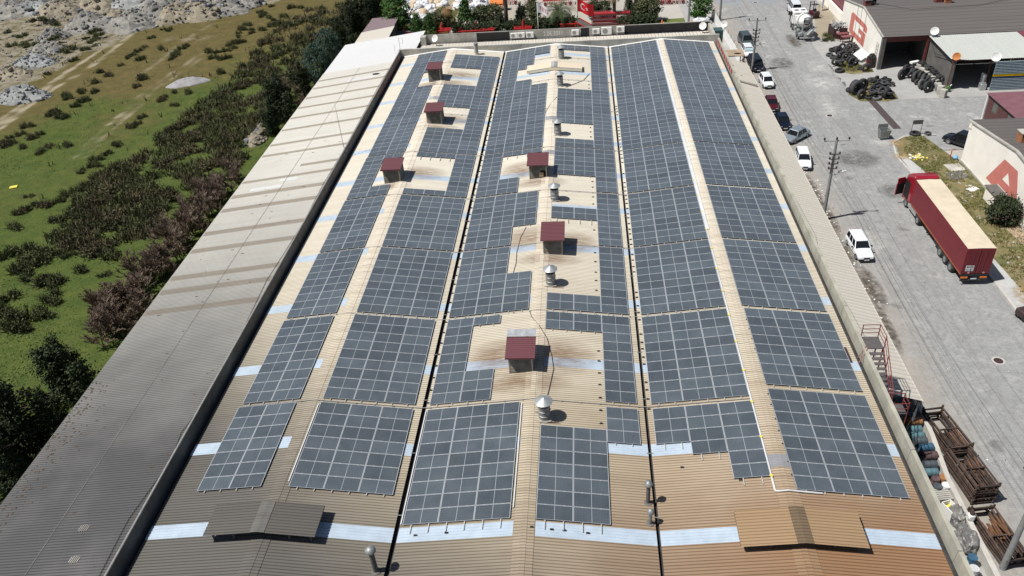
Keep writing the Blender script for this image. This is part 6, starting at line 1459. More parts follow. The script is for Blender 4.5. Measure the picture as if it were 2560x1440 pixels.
# heap left of the garage door
LB = 'worn black tyre in the heap on weeds before the G wall'; GR = 'tyres heaped before the G wall'
for px, py, st, s2 in ((2095, 128, 1, 1.1), (2117, 128, 1, 1.15), (2084, 140, 0, 1.0), (2100, 140, 0, 1.1), (2112, 143, 0, .9), (2122, 150, 1, .8), (2130, 148, 1, .8), (2098, 156, 0, 1.05), (2126, 162, 0, .6), (2137, 108, 0, 1.0), (2138, 114, 0, 1.0), (2139, 119, 0, 1.0), (2083, 122, 0, 1.1), (2092, 119, 0, 1.1), (2105, 120, 1, 1.0), (2122, 118, 1, .9), (2074, 134, 0, .9), (2140, 155, 1, .7), (2150, 168, 0, .7)):
    p = gp(px, py, .4); put_tyre(p.x, p.y, (.52 * s2 if st else .22), UP(.3) if st else FL(), s2, LB, GR)
for px, py, st, s2, lb in ((2099, 175, 0, 1.15, 'lone thick tyre lying at the weedy kerb corner'), (2164, 174, 1, 1.1, 'lone tyre leaning on the dark barrel by the garage'), (2288, 333, 0, 1.1, 'lone tyre lying on the verge behind the frame sign'), (2320, 332, 0, .7, 'small tyre lying on the verge right of the frame sign')):
    p = gp(px, py, .3); put_tyre(p.x, p.y, .5 * s2 if st else .2, UP(.2) if st else FL(), s2, lb, None)
LB = 'worn black tyre in the heap on the weedy island'; GR = 'tyres heaped on the weedy island'
for px, py, z, st, s2 in ((2128, 222, 0, 0, 1.2), (2141, 229, 0, 1, 1.7), (2136, 225, 0, 1, 1.6), (2155, 220, 0, 1, 1.5), (2153, 240, 0, 1, 1.15), (2172, 240, 0, 0, .9), (2206, 224, .25, 0, 1.1), (2206, 224, .5, 0, 1.1), (2206, 232, 0, 0, 1.15), (2218, 240, 0, 1, 1.2), (2182, 196, 0, 0, 1.2), (2190, 200, 0, 1, .9), (2197, 206, 0, 1, .8), (2204, 208, .3, 0, .9), (2213, 214, .3, 0, .9), (2218, 222, .3, 0, .9), (2192, 218, 0, 1, 1.0), (2195, 226, 0, 1, 1.0), (2190, 232, 0, 0, 1.0), (2226, 238, 0, 0, .8), (2212, 206, 0, 0, .8), (2186, 224, 0, 0, 1.0), (2222, 230, .1, 0, .9)):
    p = gp(px, py, .4 + z); put_tyre(p.x, p.y, (.52 * s2 if st else .2 + z), UP(.4) if st else FL(), s2, LB, GR)
p = gp(2192, 245, .2); put_tyre(p.x, p.y, .18, FL(), 1.05, 'dusty pale tyre lying flat at the front of the island heap', None, 'p')
LB = 'worn black tyre in the long row beside the concrete wall'; GR = 'tyres in the row under the canopy'
i = 0
for px, py, s2 in ((2255, 187, 1.3), (2263, 180, 1.1), (2272, 178, 1.0), (2277, 188, .9), (2284, 196, .9), (2291, 193, 1.35), (2302, 192, 1.3), (2311, 196, 1.2), (2308, 203, 1.2), (2322, 200, 1.2), (2331, 207, 1.25), (2320, 218, 1.35), (2334, 212, 1.2), (2344, 215, 1.2), (2292, 206, .7), (2306, 220, .6), (2266, 174, .9), (2280, 174, .9), (2296, 186, 1.0), (2312, 188, 1.0), (2326, 193, 1.0)):
    p = gp(px, py, .5 * s2); put_tyre(p.x, p.y, .5 * s2, UP(.55), s2, LB, GR); i += 1
for px, py, s2, lb in ((2304, 211, 1.15, 'pale dusty tyre standing in the row, left of a big black one'), (2346, 220, 1.0, 'pale dusty tyre standing at the near end of the row')):
    p = gp(px, py, .5 * s2); put_tyre(p.x, p.y, .5 * s2, UP(.5), s2, lb, None, 'p')
for px, py, z in ((2302, 158, 1.4), (2308, 160, 1.4), (2318, 167, 1.4), (2327, 172, 1.3), (2335, 178, 1.3), (2340, 184, 1.3), (2350, 192, 1.2), (2322, 178, 1.0), (2330, 186, .9)):
    p = gp(px, py, z); put_tyre(p.x, p.y, z, FL(), .75, 'small tyre lying on top of the concrete blocks behind the row', 'tyres on the block wall')
bw = thing('block_wall', 'broken pale block wall behind the row of tyres', 'wall', (0, 0, 0))
for i in range(9):
    a = gp(2298 + i * 7.6, 172 + i * 7.6, .6); MB().bevbox(-.42, .42, -.3, .3, 0, 1.15 + .2 * rt.random(), .04, 0, Matrix.Translation((a.x, a.y, 0)) @ Matrix.Rotation(R(-58), 4, 'Z')).build('block', M['concrete'], bw)
p = gp(2370, 222, .4); t = thing('green_pump', 'small green and white machine at the end of the tyre row', 'machine', (p.x, p.y, 0)); mb = MB(); mb.lathe([(.3, 0), (.35, .5), (.2, .8), (0, .85)], 12); mb.build('body', M['leaf_green'], t, True); MB().tube([(-.4, 0, 0), (.5, .3, .9)], .06).build('arm', M['white'], t)
p = gp(2456, 215, .5); t = thing('tyre_machine', 'pale green machine standing beside the striped shutter post', 'machine', (p.x, p.y, 0)); MB().bevbox(-.4, .4, -.4, .4, 0, .9, .06).build('cabinet', M['galv'], t); MB().bevbox(-.12, .12, .1, .3, .9, 1.9, .04).build('column', M['galv'], t); mb = MB(); mb.lathe([(.35, .9), (.35, 1.0), (0, 1.02)], 14); mb.build('turntable', M['galv_dull'], t)
t = thing('white_board', 'tall white board leaning by the striped shutter', 'panel', (67.2, 81.9, 0), R(10)); MB().box(-.05, .05, -.5, .5, 0, 1.9).build('panel', M['white'], t)
p = gp(2258, 172, .5); t = thing('white_foam_block', 'white foam board lying on the tyre row', 'board', (p.x + 1.8, p.y + .8, 1.0), R(20)); MB().bevbox(-.7, .7, -.3, .3, 0, .3, .03).build('board', M['white'], t)
for (x0, x1, y0, y1, n, lb, gr) in ((2085, 2150, 130, 158, 14, 'worn black tyre in the heap on weeds before the G wall', 'tyres heaped before the G wall'), (2172, 2228, 198, 236, 20, 'worn black tyre in the heap on the weedy island', 'tyres heaped on the weedy island'), (2262, 2345, 176, 214, 20, 'worn black tyre in the long row beside the concrete wall', 'tyres in the row under the canopy')):
    for i in range(n):
        u = rt.random(); px = x0 + (x1 - x0) * u; py = (y0 + (y1 - y0) * (u if x0 > 2250 else rt.random())) + rt.uniform(-4, 4); z = rt.uniform(.2, .75); st = rt.random() < (.75 if x0 > 2250 else .4); p = gp(px, py, z); put_tyre(p.x, p.y, z + .1, UP(.5) if st else FL(), rt.uniform(.8, 1.1), lb, gr)
# bin, frame sign, rubbish, shrub, box by the A wall
t = thing('waste_container', 'grey metal wheeled waste container standing open at the kerb', 'bin', (48.95, 65.9, 0), R(4))
mb = MB(); mb.add([(-.5, -.42, .2), (.5, -.42, .2), (.5, .42, .2), (-.5, .42, .2), (-.68, -.55, 1.25), (.68, -.55, 1.25), (.68, .55, 1.25), (-.68, .55, 1.25), (-.6, -.48, 1.25), (.6, -.48, 1.25), (.6, .48, 1.25), (-.6, .48, 1.25), (-.45, -.38, .35), (.45, -.38, .35), (.45, .38, .35), (-.45, .38, .35)], [(0, 3, 2, 1), (0, 1, 5, 4), (1, 2, 6, 5), (2, 3, 7, 6), (3, 0, 4, 7), (4, 5, 9, 8), (5, 6, 10, 9), (6, 7, 11, 10), (7, 4, 8, 11), (8, 9, 13, 12), (9, 10, 14, 13), (10, 11, 15, 14), (11, 8, 12, 15), (12, 13, 14, 15)]); mb.build('tub', M['galv_dull'], t)
mb = MB(); mb.box(-.62, .62, .56, .62, 1.2, 1.75); mb.build('open_lid', M['galv_dull'], t)
for sx in (-.4, .4):
    for sy in (-.3, .3): mb = MB(); mb.lathe([(.09, -.03), (.09, .03)], 10, 0, Matrix.Translation((sx, sy, .09)) @ Matrix.Rotation(R(90), 4, 'X')); mb.build('castor', M['rubber'], t)
t = thing('frame_sign', 'empty dark rectangular frame sign on two legs on the verge', 'sign', (53.2, 66.8, 0), R(3))
mb = MB(); mb.tube([(-.6, 0, 0), (-.6, 0, 1.9)], .03, 5); mb.tube([(.6, 0, 0), (.6, 0, 1.9)], .03, 5); mb.build('leg', M['machine_dark'], t)
MB().box(-.62, .62, -.03, .03, 1.4, 1.95).build('board', M['concrete_dark'], t)
r10 = random.Random(8); mb = MB()
for i in range(46): mb.bevbox(-r10.uniform(.06, .2), .12, -.1, .1, 0, r10.uniform(.03, .12), .01, i % 2, Matrix.Translation((gp(2292, 395).x + r10.gauss(0, .4), gp(2292, 395).y + r10.gauss(0, .3), .13)) @ Matrix.Rotation(r10.uniform(0, 6), 4, 'Z') @ Matrix.Rotation(r10.uniform(-.5, .5), 4, 'X'))
o = mb.build('yellow_rubbish', [M['yellow'], M['white']]); tag(o, 'scattered heap of yellow and white rubbish on the verge', 'rubbish', kind='stuff')
mb = MB()
for i in range(110):
    y = r10.uniform(28, 62); x = 37.0 + abs(r10.gauss(0, .6)) + .2; s2 = r10.uniform(.03, .1); mb.box(-s2, s2, -s2 * .7, s2 * .7, 0, s2 * .5, 0 if r10.random() < .6 else 1, Matrix.Translation((x, y, 0)) @ Matrix.Rotation(r10.uniform(0, 3), 4, 'Z'))
for i in range(90):
    s2 = r10.uniform(.02, .07); mb.box(-s2, s2, -s2 * .7, s2 * .7, 0, s2 * .3, 0 if r10.random() < .5 else 1, Matrix.Translation((r10.uniform(38, 55), r10.uniform(10, 92), .13 if False else .01)) @ Matrix.Rotation(r10.uniform(0, 3), 4, 'Z'))
tag(mb.build('litter', [M['white'], M['rust_orange']]), 'small bits of litter along the road edges', 'litter', kind='stuff')
mb = MB()
for i in range(34):
    s2 = r10.uniform(.05, .2); mb.bevbox(-s2, s2, -s2 * .7, s2 * .7, 0, s2 * .4, .02, 0, Matrix.Translation((r10.gauss(53.2, .9), r10.uniform(36, 56), .12)) @ Matrix.Rotation(r10.uniform(0, 3), 4, 'Z') @ Matrix.Rotation(r10.uniform(-.3, .3), 4, 'X'))
tag(mb.build('stones', M['pave']), 'broken stones and slabs lying on the verge before the A wall', 'stones', kind='stuff')
t = thing('meter_box', 'white cabinet with brown slab roof against the A wall', 'cabinet', (54.9, 48.4, .12)); MB().bevbox(-.5, .65, -1.1, 1.1, 0, 1.5, .03).build('cabinet', M['wall_cream'], t); MB().box(-.65, .65, -1.25, 1.25, 1.5, 1.6).build('slab_roof', M['concrete_dark'], t)
for x, y, rz, sx, sy, lb, mt in ((53.9, 55.0, .3, 1.1, .8, 'grey sheet lying on the ground at the foot of the A wall', 'concrete_dark'), (54.3, 57.0, .1, .9, .9, 'pale slab lying at the corner of the A wall', 'concrete'), (54.9, 41.2, .1, .7, 2.0, 'tan board lying along the foot of the A wall', 'wood'), (54.2, 51.6, .5, .6, .4, 'white board lying near the A wall', 'white')):
    o = MB().box(-sx, sx, -sy, sy, 0, .06).build('ground_slab', M[mt], None, loc=(x, y, .125), rz=rz); tag(o, lb, 'slab')
t = thing('blue_bag', 'light blue bag beside the corner of the A wall', 'bag', (55.2, 59.3, .1)); mb = MB(); mb.lathe([(0, 0), (.3, .05), (.33, .25), (.2, .42), (0, .46)], 12); mb.build('bag', plain('light_blue_plastic', (.2, .42, .62), .5), t, True); MB().tube([(-.4, .4, 0), (-.4, .4, 1.0), (-.1, .4, 1.1)], .05).build('red_handle', M['machine_red'], t)
p = gp(2555, 785, .5); t = thing('scrap_trolley', 'dark steel trolley cut by the right edge of the picture', 'trolley', (p.x + .3, p.y, .13), .3); MB().bevbox(-.7, .7, -.5, .5, .3, .9, .05).build('tray', M['machine_dark'], t)
for sx in (-.5, .5): wheel(t, sx, -.4, .16, .1, 'galv_dull'); wheel(t, sx, .4, .16, .1, 'galv_dull')
# ------------------------------------------------------------------ vegetation builders
def crown_mb(h, r, z0, shape, nclump, per, leaf, seed, spread=.5):
    rd = random.Random(seed); mb = MB()
    lead = [(0, 0, 1.0)] + [(rd.uniform(-.6, .6) * r, rd.uniform(-.6, .6) * r, rd.uniform(.55, .9)) for _ in range(6)]
    for c in range(nclump):
        ox = oy = 0.0; hk = 1.0
        if shape == 'multi': ox, oy, hk = rd.choice(lead)
        t = rd.random() ** (.85 if shape == 'cone' else 1.0); z = z0 + (h - z0) * t
        if shape == 'multi': z = z0 + (h - z0) * t * hk; rad = r * .55 * (1.03 - t) ** .8 * (.7 + .5 * rd.random())
        elif shape == 'cone': rad = r * (1.02 - t) ** .8 * (.75 + .5 * rd.random())
        elif shape == 'column': rad = r * min(1, 3.5 * t + .35) * min(1, (1.05 - t) * 2.2) * (.7 + .5 * rd.random())
        else: rad = r * math.sqrt(max(.04, 1 - (2 * t - 1) ** 2)) * (.7 + .5 * rd.random())
        a = rd.uniform(0, 2 * PI); q = rad * math.sqrt(rd.random() * .75 + .25)
        cx, cy = ox + q * math.cos(a), oy + q * math.sin(a); cr = spread * (.6 + .8 * rd.random())
        for i in range(per):
            x, y, zz = cx + rd.gauss(0, cr * .5), cy + rd.gauss(0, cr * .5), z + rd.gauss(0, cr * .42)
            n = Vector((rd.gauss(0, 1) + (x * .8 / max(r, .1)), rd.gauss(0, 1) + (y * .8 / max(r, .1)), rd.gauss(.5, .8)))
            if n.length < .01: continue
            n.normalize(); u = n.orthogonal().normalized(); w = n.cross(u); s2 = leaf * (.6 + .8 * rd.random()); p = Vector((x, y, max(.05, zz)))
            mb.add([p - u * s2, p - w * s2 * .55, p + u * s2, p + w * s2 * .55], [(0, 1, 2, 3)])
    return mb
def tree(label, cat, loc, h, r, shape='round', mat='leaf_dark', z0=.8, nclump=70, per=34, leaf=.2, seed=0, group=None, trunk_r=.16, name='tree', spread=.5):
    t = thing(name, label, cat, loc, 0, group); rd = random.Random(seed)
    mb = MB(); mb.tube([(0, 0, -.2), (.06 * h * (rd.random() - .5), .05 * h * (rd.random() - .5), h * .5), (0, 0, h * .88)], [trunk_r, trunk_r * .65, .03], 7)
    for i in range(9):
        z = z0 + (h - z0) * (.05 + .08 * i); a = rd.uniform(0, 6.28); q = r * .7; mb.tube([(0, 0, z), (q * .5 * math.cos(a), q * .5 * math.sin(a), z + .25 * r), (q * math.cos(a), q * math.sin(a), z + .35 * r)], [trunk_r * .4, trunk_r * .25, .015], 5)
    mb.build('trunk', M['bark'], t, True)
    crown_mb(h, r, z0, shape, nclump, per, leaf, seed + 11, spread).build('crown', M[mat], t)
    return t
def bush_mesh(seed, n=300, brown=False, spread=1.0, h=1.0):
    rd = random.Random(seed); mb = MB()
    sub = [(rd.gauss(0, .36 * spread), rd.gauss(0, .36 * spread), rd.uniform(.5, 1)) for _ in range(8)]
    for i in range(n):
        sx, sy, k = rd.choice(sub); a = rd.uniform(0, 2 * PI); lean = min(1.35, abs(rd.gauss(0, .75))); L = h * k * rd.uniform(.5, 1.0); w = rd.uniform(.02, .045)
        d = Vector((math.cos(a) * math.sin(lean), math.sin(a) * math.sin(lean), math.cos(lean))); p = Vector((sx + .14 * math.cos(a) * rd.random(), sy + .14 * math.sin(a) * rd.random(), 0)); u = d.cross(Vector((rd.gauss(0, 1), rd.gauss(0, 1), .3))).normalized() * w
        e = p + d * L
        if i % 2: mb.add([p - u, p + u, e + u * .4, e - u * .4], [(0, 1, 2, 3)])
        else:
            q = p + d * L * rd.uniform(.5, 1); nn = Vector((rd.gauss(0, 1), rd.gauss(0, 1), rd.gauss(.9, .6))).normalized(); u = nn.orthogonal().normalized(); v = nn.cross(u); s2 = rd.uniform(.05, .11); mb.add([q - u * s2, q - v * s2 * .6, q + u * s2, q + v * s2 * .6], [(0, 1, 2, 3)])
    return mb
BUSH = [bush_mesh(s, 620, h=1.05).build('rush_bush', M['rush'] if s < 3 else M['rush_brown']) for s in range(5)]
BUSED = [False] * 5
def bush(x, y, s2, label, group, k=None, sz=1.0, z=0.0):
    i = rng.randrange(5) if k is None else k
    if not BUSED[i]: o = BUSH[i]; BUSED[i] = True
    else: o = BUSH[i].copy(); COL.objects.link(o)
    o.location = (x, y, z - .05); o.rotation_euler = (0, 0, rng.uniform(0, 6.28)); o.scale = (s2, s2, s2 * sz); tag(o, label, 'bush', group); return o
def c5(*pts): return [(x / 4.923, y / 4.923) for x, y in pts]
def c5b(*pts): return [(500 + x / 4.923, y / 4.923) for x, y in pts]
def z1(*pts): return [(x / 2.56, y / 2.56) for x, y in pts]
def z2_(*pts): return [(x / 2.56, 500 + y / 2.56) for x, y in pts]
# rush tussocks standing by themselves on the grass
iso = c5((1860, 450), (1780, 560), (1700, 610), (1620, 660), (1560, 690), (1470, 785), (1235, 870), (1345, 910), (1735, 945), (1160, 1000), (1160, 1110), (990, 1115), (1030, 1220), (820, 1195), (910, 1285), (1720, 710), (1975, 580), (2300, 545), (2240, 575), (2180, 615), (2140, 665), (2100, 705), (2080, 355), (2010, 345), (690, 1370), (610, 1395), (1980, 1215), (2020, 1175), (2140, 1115), (2310, 1115), (2140, 1275), (580, 895), (905, 725), (1045, 595), (1680, 1040))
iso += c5b((875, 65), (1130, 75), (1240, 80), (740, 135), (790, 145), (755, 180), (850, 200), (905, 232), (1030, 185), (960, 268), (580, 292), (500, 335), (530, 348), (640, 348), (630, 388), (465, 390), (465, 432), (870, 305), (770, 355), (360, 535), (430, 505), (490, 505), (415, 565), (200, 625), (310, 605), (105, 622), (160, 695), (235, 712), (320, 695), (250, 875), (1340, 105), (1500, 85))
iso += z1((30, 920), (140, 930), (255, 845), (170, 800), (350, 705), (420, 605), (535, 632), (490, 662), (600, 577), (605, 517), (640, 452), (690, 472), (900, 492), (680, 972), (610, 1012), (755, 1052), (600, 1052), (520, 1087), (425, 917), (310, 922), (255, 962), (400, 1262), (425, 1232), (200, 1317), (280, 1307), (180, 1247), (95, 1357), (145, 1347), (360, 1402), (830, 802), (900, 742), (875, 777), (740, 917), (60, 900), (120, 850), (60, 870), (190, 870), (390, 740), (320, 720))
iso += z2_((365, 122), (95, 167), (150, 317), (45, 342), (235, 322), (185, 372), (300, 352), (260, 392), (125, 425), (160, 492), (290, 505), (515, 442), (325, 612), (50, 612), (660, 322), (665, 467), (60, 745), (150, 815), (270, 732), (430, 347), (20, 700), (110, 780), (250, 700), (310, 520), (340, 640), (130, 440))
for px, py in iso:
    p = gp(px, py, .4); s2 = rng.uniform(.65, 1.1)
    if py > 600 and px < 200: s2 *= 1.35
    bush(p.x, p.y, s2, 'dark rush tussock standing alone or in a loose row on the grass', 'rush tussocks on the open grass', rng.choice((0, 0, 1, 1, 2, 2, 3)), 1.2)
# the thicket beside the annex
TH = [(885, 0), (700, 40), (610, 160), (545, 215), (430, 310), (330, 400), (225, 440), (150, 555), (105, 600), (270, 650), (340, 640), (440, 560), (560, 440), (660, 350), (700, 260), (740, 200), (800, 130), (870, 80)]
placed = []; tries = 0
while len(placed) < 190 and tries < 6000:
    tries += 1; px, py = rng.uniform(100, 890), rng.uniform(2, 640)
    if not inpoly(px, py, TH): continue
    p = gp(px, py, .5)
    if p.x > -28.5 or p.x < -70: continue
    if any((p.x - a) ** 2 + (p.y - b2) ** 2 < 2.1 for a, b2 in placed): continue
    if noise.noise((p.x * .22, p.y * .22, 3.0)) < -.2: continue
    placed.append((p.x, p.y)); bush(p.x, p.y, rng.uniform(.9, 1.7), 'large dark scrub clump in the thicket left of the annex', 'scrub clumps in the thicket', None, .95)
# low undergrowth nobody could count
mb = MB(); n = 0; ru = random.Random(12)
while n < 5200:
    px, py = ru.uniform(90, 900), ru.uniform(-4, 660)
    if not inpoly(px, py, TH) and ru.random() > .012: continue
    p = gp(px, py, .2)
    if p.x > -27.2: continue
    if noise.noise((p.x * .22, p.y * .22, 3.0)) < -.22 + .3 * ru.random(): continue
    n += 1; m_ = 0 if noise.noise((p.x * .2, p.y * .2, 8)) > 0 else 1
    for k in range(3):
        a = ru.uniform(0, 6.28); L = ru.uniform(.35, 1.0); w = ru.uniform(.05, .12); ux, uy = w * math.cos(a), w * math.sin(a); ex, ey = ru.gauss(0, .3), ru.gauss(0, .3); x, y = p.x + ru.gauss(0, .2), p.y + ru.gauss(0, .2)
        mb.add([(x - ux, y - uy, 0), (x + ux, y + uy, 0), (x + ex + ux * .3, y + ey + uy * .3, L), (x + ex - ux * .3, y + ey - uy * .3, L * .95)], [(0, 1, 2, 3)], m_)
tag(mb.build('undergrowth', [M['rush'], M['rush_brown']]), 'low dark undergrowth filling the thicket between the scrub clumps', 'undergrowth', kind='stuff')
# grass tufts over the open field
mb = MB(); ru = random.Random(4)
for i in range(15000):
    px, py = ru.uniform(-20, 760), ru.uniform(0, 1000) ** 1.0
    if py > 60 and px > 700: continue
    p = gp(px, py)
    if p.x > -27.5: continue
    if min(pdist(p.x, p.y, TR1), pdist(p.x, p.y, TR2)) < 1.3: continue
    far = (p.y - 60) / 70 + (-(p.x + 60)) / 90 + ru.gauss(0, .35)
    for k in range(2):
        a = ru.uniform(0, 6.28); L = ru.uniform(.05, .17); w = ru.uniform(.03, .09); ux, uy = w * math.cos(a), w * math.sin(a); ex, ey = ru.gauss(0, .12), ru.gauss(0, .12); x, y = p.x + ru.gauss(0, .15), p.y + ru.gauss(0, .15)
        mb.add([(x - ux, y - uy, 0), (x + ux, y + uy, 0), (x + ex, y + ey, L)], [(0, 1, 2)], 1 if far > .45 else 0)
gA = foliage('field_grass_green', (.07, .095, .022), (.10, .13, .035), (.14, .16, .05)); gB = foliage('field_grass_dry', (.15, .115, .045), (.21, .16, .065), (.12, .12, .045))
tag(mb.build('grass', [gA, gB]), 'short grass tufts scattered over the field', 'grass', kind='stuff')
# trees along the annex
TV = {}
def put_tree(kind, loc, s2, label, cat='tree', group=None, rz=None, sz=None):
    if kind not in TV:
        spec = {'conifer': dict(h=7.0, r=2.4, shape='multi', mat='leaf_dark', nclump=200, per=52, leaf=.125, seed=1, spread=.5, z0=.3),
                'juniper': dict(h=6.5, r=2.5, shape='round', mat='leaf_blue', nclump=170, per=48, leaf=.135, seed=2, spread=.6, z0=.3),
                'dark': dict(h=7.5, r=2.7, shape='multi', mat='leaf_dark', nclump=240, per=52, leaf=.125, seed=3, spread=.55, z0=.3),
                'green': dict(h=7.0, r=2.3, shape='column', mat='leaf_green', nclump=130, per=36, leaf=.21, seed=4, spread=.6, z0=.9),
                'olive': dict(h=4.2, r=2.1, shape='round', mat='leaf_olive', nclump=90, per=34, leaf=.18, seed=5, spread=.6, z0=.6),
                'pine': dict(h=6.0, r=2.4, shape='cone', mat='leaf_green', nclump=120, per=32, leaf=.17, seed=6, spread=.5, z0=.4),
                'red': dict(h=2.4, r=1.2, shape='round', mat='leaf_red', nclump=40, per=30, leaf=.14, seed=7, spread=.4, z0=.3)}[kind]
        TV[kind] = tree(label, cat, loc, group=group, name={'conifer': 'conifer_tree', 'juniper': 'juniper_tree', 'dark': 'dark_tree', 'green': 'green_tree', 'olive': 'hedge_tree', 'pine': 'pine_tree', 'red': 'red_shrub'}[kind], **spec); o = TV[kind]
    else: o = dup(TV[kind], loc, rng.uniform(0, 6.28), label, group)
    o.scale = (s2, s2, s2 * (sz or 1)); o['category'] = cat; return o
def at3(px, py, z): p = gp(px, py, z); return (p.x, p.y, 0)
GT = 'trees beside the annex'
for k, px, py, s2, lb in (('dark', 175, 935, .92, 'dark conifer beside the annex, left of the bare grey shrubs'), ('dark', 55, 1075, 1.0, 'darkest conifer at the lower left edge of the field'), ('conifer', 5, 1165, .9, 'dark conifer cut by the left edge of the picture'), ('conifer', 120, 1020, .55, 'small dark conifer between the two big lower left ones'),
        ('dark', 705, 255, 1.0, 'tall dark conifer beside the annex, in the middle of the row'), ('conifer', 755, 205, .8, 'narrow dark conifer next to the blue green tree'), ('juniper', 790, 165, .95, 'blue green tree beside the pale part of the annex'), ('juniper', 820, 120, .9, 'blue green bushy tree at the far corner of the annex'), ('dark', 850, 95, .85, 'dark green tree behind the far corner of the annex'), ('dark', 880, 60, 1.0, 'dense dark tree beside the far shed roof'), ('dark', 905, 30, 1.1, 'tallest dense dark tree at the top of the picture'), ('dark', 938, 18, .9, 'dark tree at the top, right neighbour of the tallest one'), ('conifer', 678, 300, .7, 'low dark conifer at the foot of the middle one'), ('green', 992, 35, 1.1, 'bright green tree beside the white sacks')):
    put_tree(k, at3(px, py, 3.0 * s2), s2, lb, 'tree', None)
# bare grey tamarisks
def bare_tree(label, loc, h, seed):
    t = thing('bare_tree', label, 'bare tree', loc, 0, None); rd = random.Random(seed); mb = MB(); tw = MB()
    def grow(p, d, L, r, lv, out):
        q = p + d * L; out.tube([p, p + d * L * .5 + Vector((rd.gauss(0, .04), rd.gauss(0, .04), 0)) * L, q], [r, r * .85, r * .65], 5 if lv < 2 else 3, cap=False)
        if lv >= 4: return
        for i in range(5 if lv < 3 else 6):
            t_ = rd.uniform(.15, 1); nd_ = (d + Vector((rd.gauss(0, .42), rd.gauss(0, .42), rd.gauss(.25, .3)))).normalized(); grow(p + d * L * t_, nd_, L * rd.uniform(.45, .7), max(.02, r * .5), lv + 1, mb if lv + 1 < 2 else tw)
    for k in range(6): grow(Vector((rd.gauss(0, .7), rd.gauss(0, .7), -.1)), Vector((rd.gauss(0, .2), rd.gauss(0, .2), 1)).normalized(), h * rd.uniform(.3, .46), .06, 0, mb)
    mb.build('trunk', M['bark'], t, True); tw.build('twigs', M['twig'], t); return t
BT = [bare_tree('grey bare tamarisk in the row of dead shrubs along the annex', (0, 0, 0), 5.2, 40), bare_tree('grey bare tamarisk in the row of dead shrubs along the annex', (0, 0, 0), 4.6, 47)]; bu = [0, 0]
for i, (px, py, s2) in enumerate(((575, 425, .8), (548, 452, .9), (522, 470, 1.0), (505, 500, 1.0), (480, 515, 1.0), (470, 545, 1.05), (440, 560, 1.05), (425, 590, 1.05), (400, 612, 1.05), (385, 645, 1.0), (360, 665, .95), (345, 695, .85), (318, 715, .9), (285, 715, .95), (255, 740, .95), (290, 760, 1.0), (320, 770, .9), (262, 790, .95), (232, 770, .8), (300, 805, .85))):
    k = i % 2; o = BT[k]
    if bu[k]: o = dup(o, (0, 0, 0), 0)
    bu[k] = 1; o.location = at3(px, py, 2.5 * s2); o.rotation_euler = (0, 0, rng.uniform(0, 6.28)); o.scale = (s2 * 1.1, s2 * 1.1, s2); o['group'] = 'dead tamarisks along the annex'
bare_tree('pale bare tree among the conifers beside the annex', at3(735, 210, 2.3), 4.6, 51); bare_tree('brownish bare tree between conifers near the annex roof', at3(755, 250, 2), 4.0, 52)
# mounds of rubble
def mound(label, cx, cy, rx, ry, h, mat, seed, rot=0.0, rocks=14):
    t = thing('rubble_mound', label, 'rubble mound', (cx, cy, 0), rot); rd = random.Random(seed); n = 26; m_ = 12; v = [(0, 0, h)]; f = []
    for j in range(1, m_ + 1):
        q = j / m_
        for k in range(n):
            a = 2 * PI * k / n; d = 1 + .3 * noise.noise((math.cos(a) * 1.3 + seed, math.sin(a) * 1.3, 0)); x, y = rx * q * d * math.cos(a), ry * q * d * math.sin(a)
            z = h * (1 - q ** 1.5) + (1 - q) * 0 + noise.noise((x * .55, y * .55, seed)) * h * .32 * (1 - q * .6) + noise.noise((x * 1.8, y * 1.8, seed)) * h * .14; v.append((x, y, max(z if j < m_ else -.15, -.15)))
    f += [(0, 1 + k, 1 + (k + 1) % n) for k in range(n)]
    for j in range(m_ - 1):
        for k in range(n): f.append((1 + j * n + k, 1 + (j + 1) * n + k, 1 + (j + 1) * n + (k + 1) % n, 1 + j * n + (k + 1) % n))
    mb = MB(); mb.add(v, f); mb.build('heap', M[mat], t)
    if rocks:
        mb = MB()
        for i in range(rocks * 9):
            a, q = rd.uniform(0, 6.28), rd.random() ** .6; s2 = rd.uniform(.06, .3) * (.6 + .2 * h) * (2.2 if rd.random() < .06 else 1); x, y = rx * q * math.cos(a), ry * q * math.sin(a)
            M4 = Matrix.Translation((x, y, max(0, h * (1 - q ** 1.5)) + .05)) @ Matrix.Rotation(rd.uniform(0, 3), 4, 'Z') @ Matrix.Rotation(rd.uniform(-.8, .8), 4, 'X'); mb.bevbox(-s2, s2, -s2 * .7, s2 * .6, -s2 * .5, s2 * .5, s2 * .2, 0 if rd.random() < .6 else 1, M4)
        o = mb.build('rocks', [M[mat], M['stone_dark']], t); o['kind'] = 'stuff'
    return t
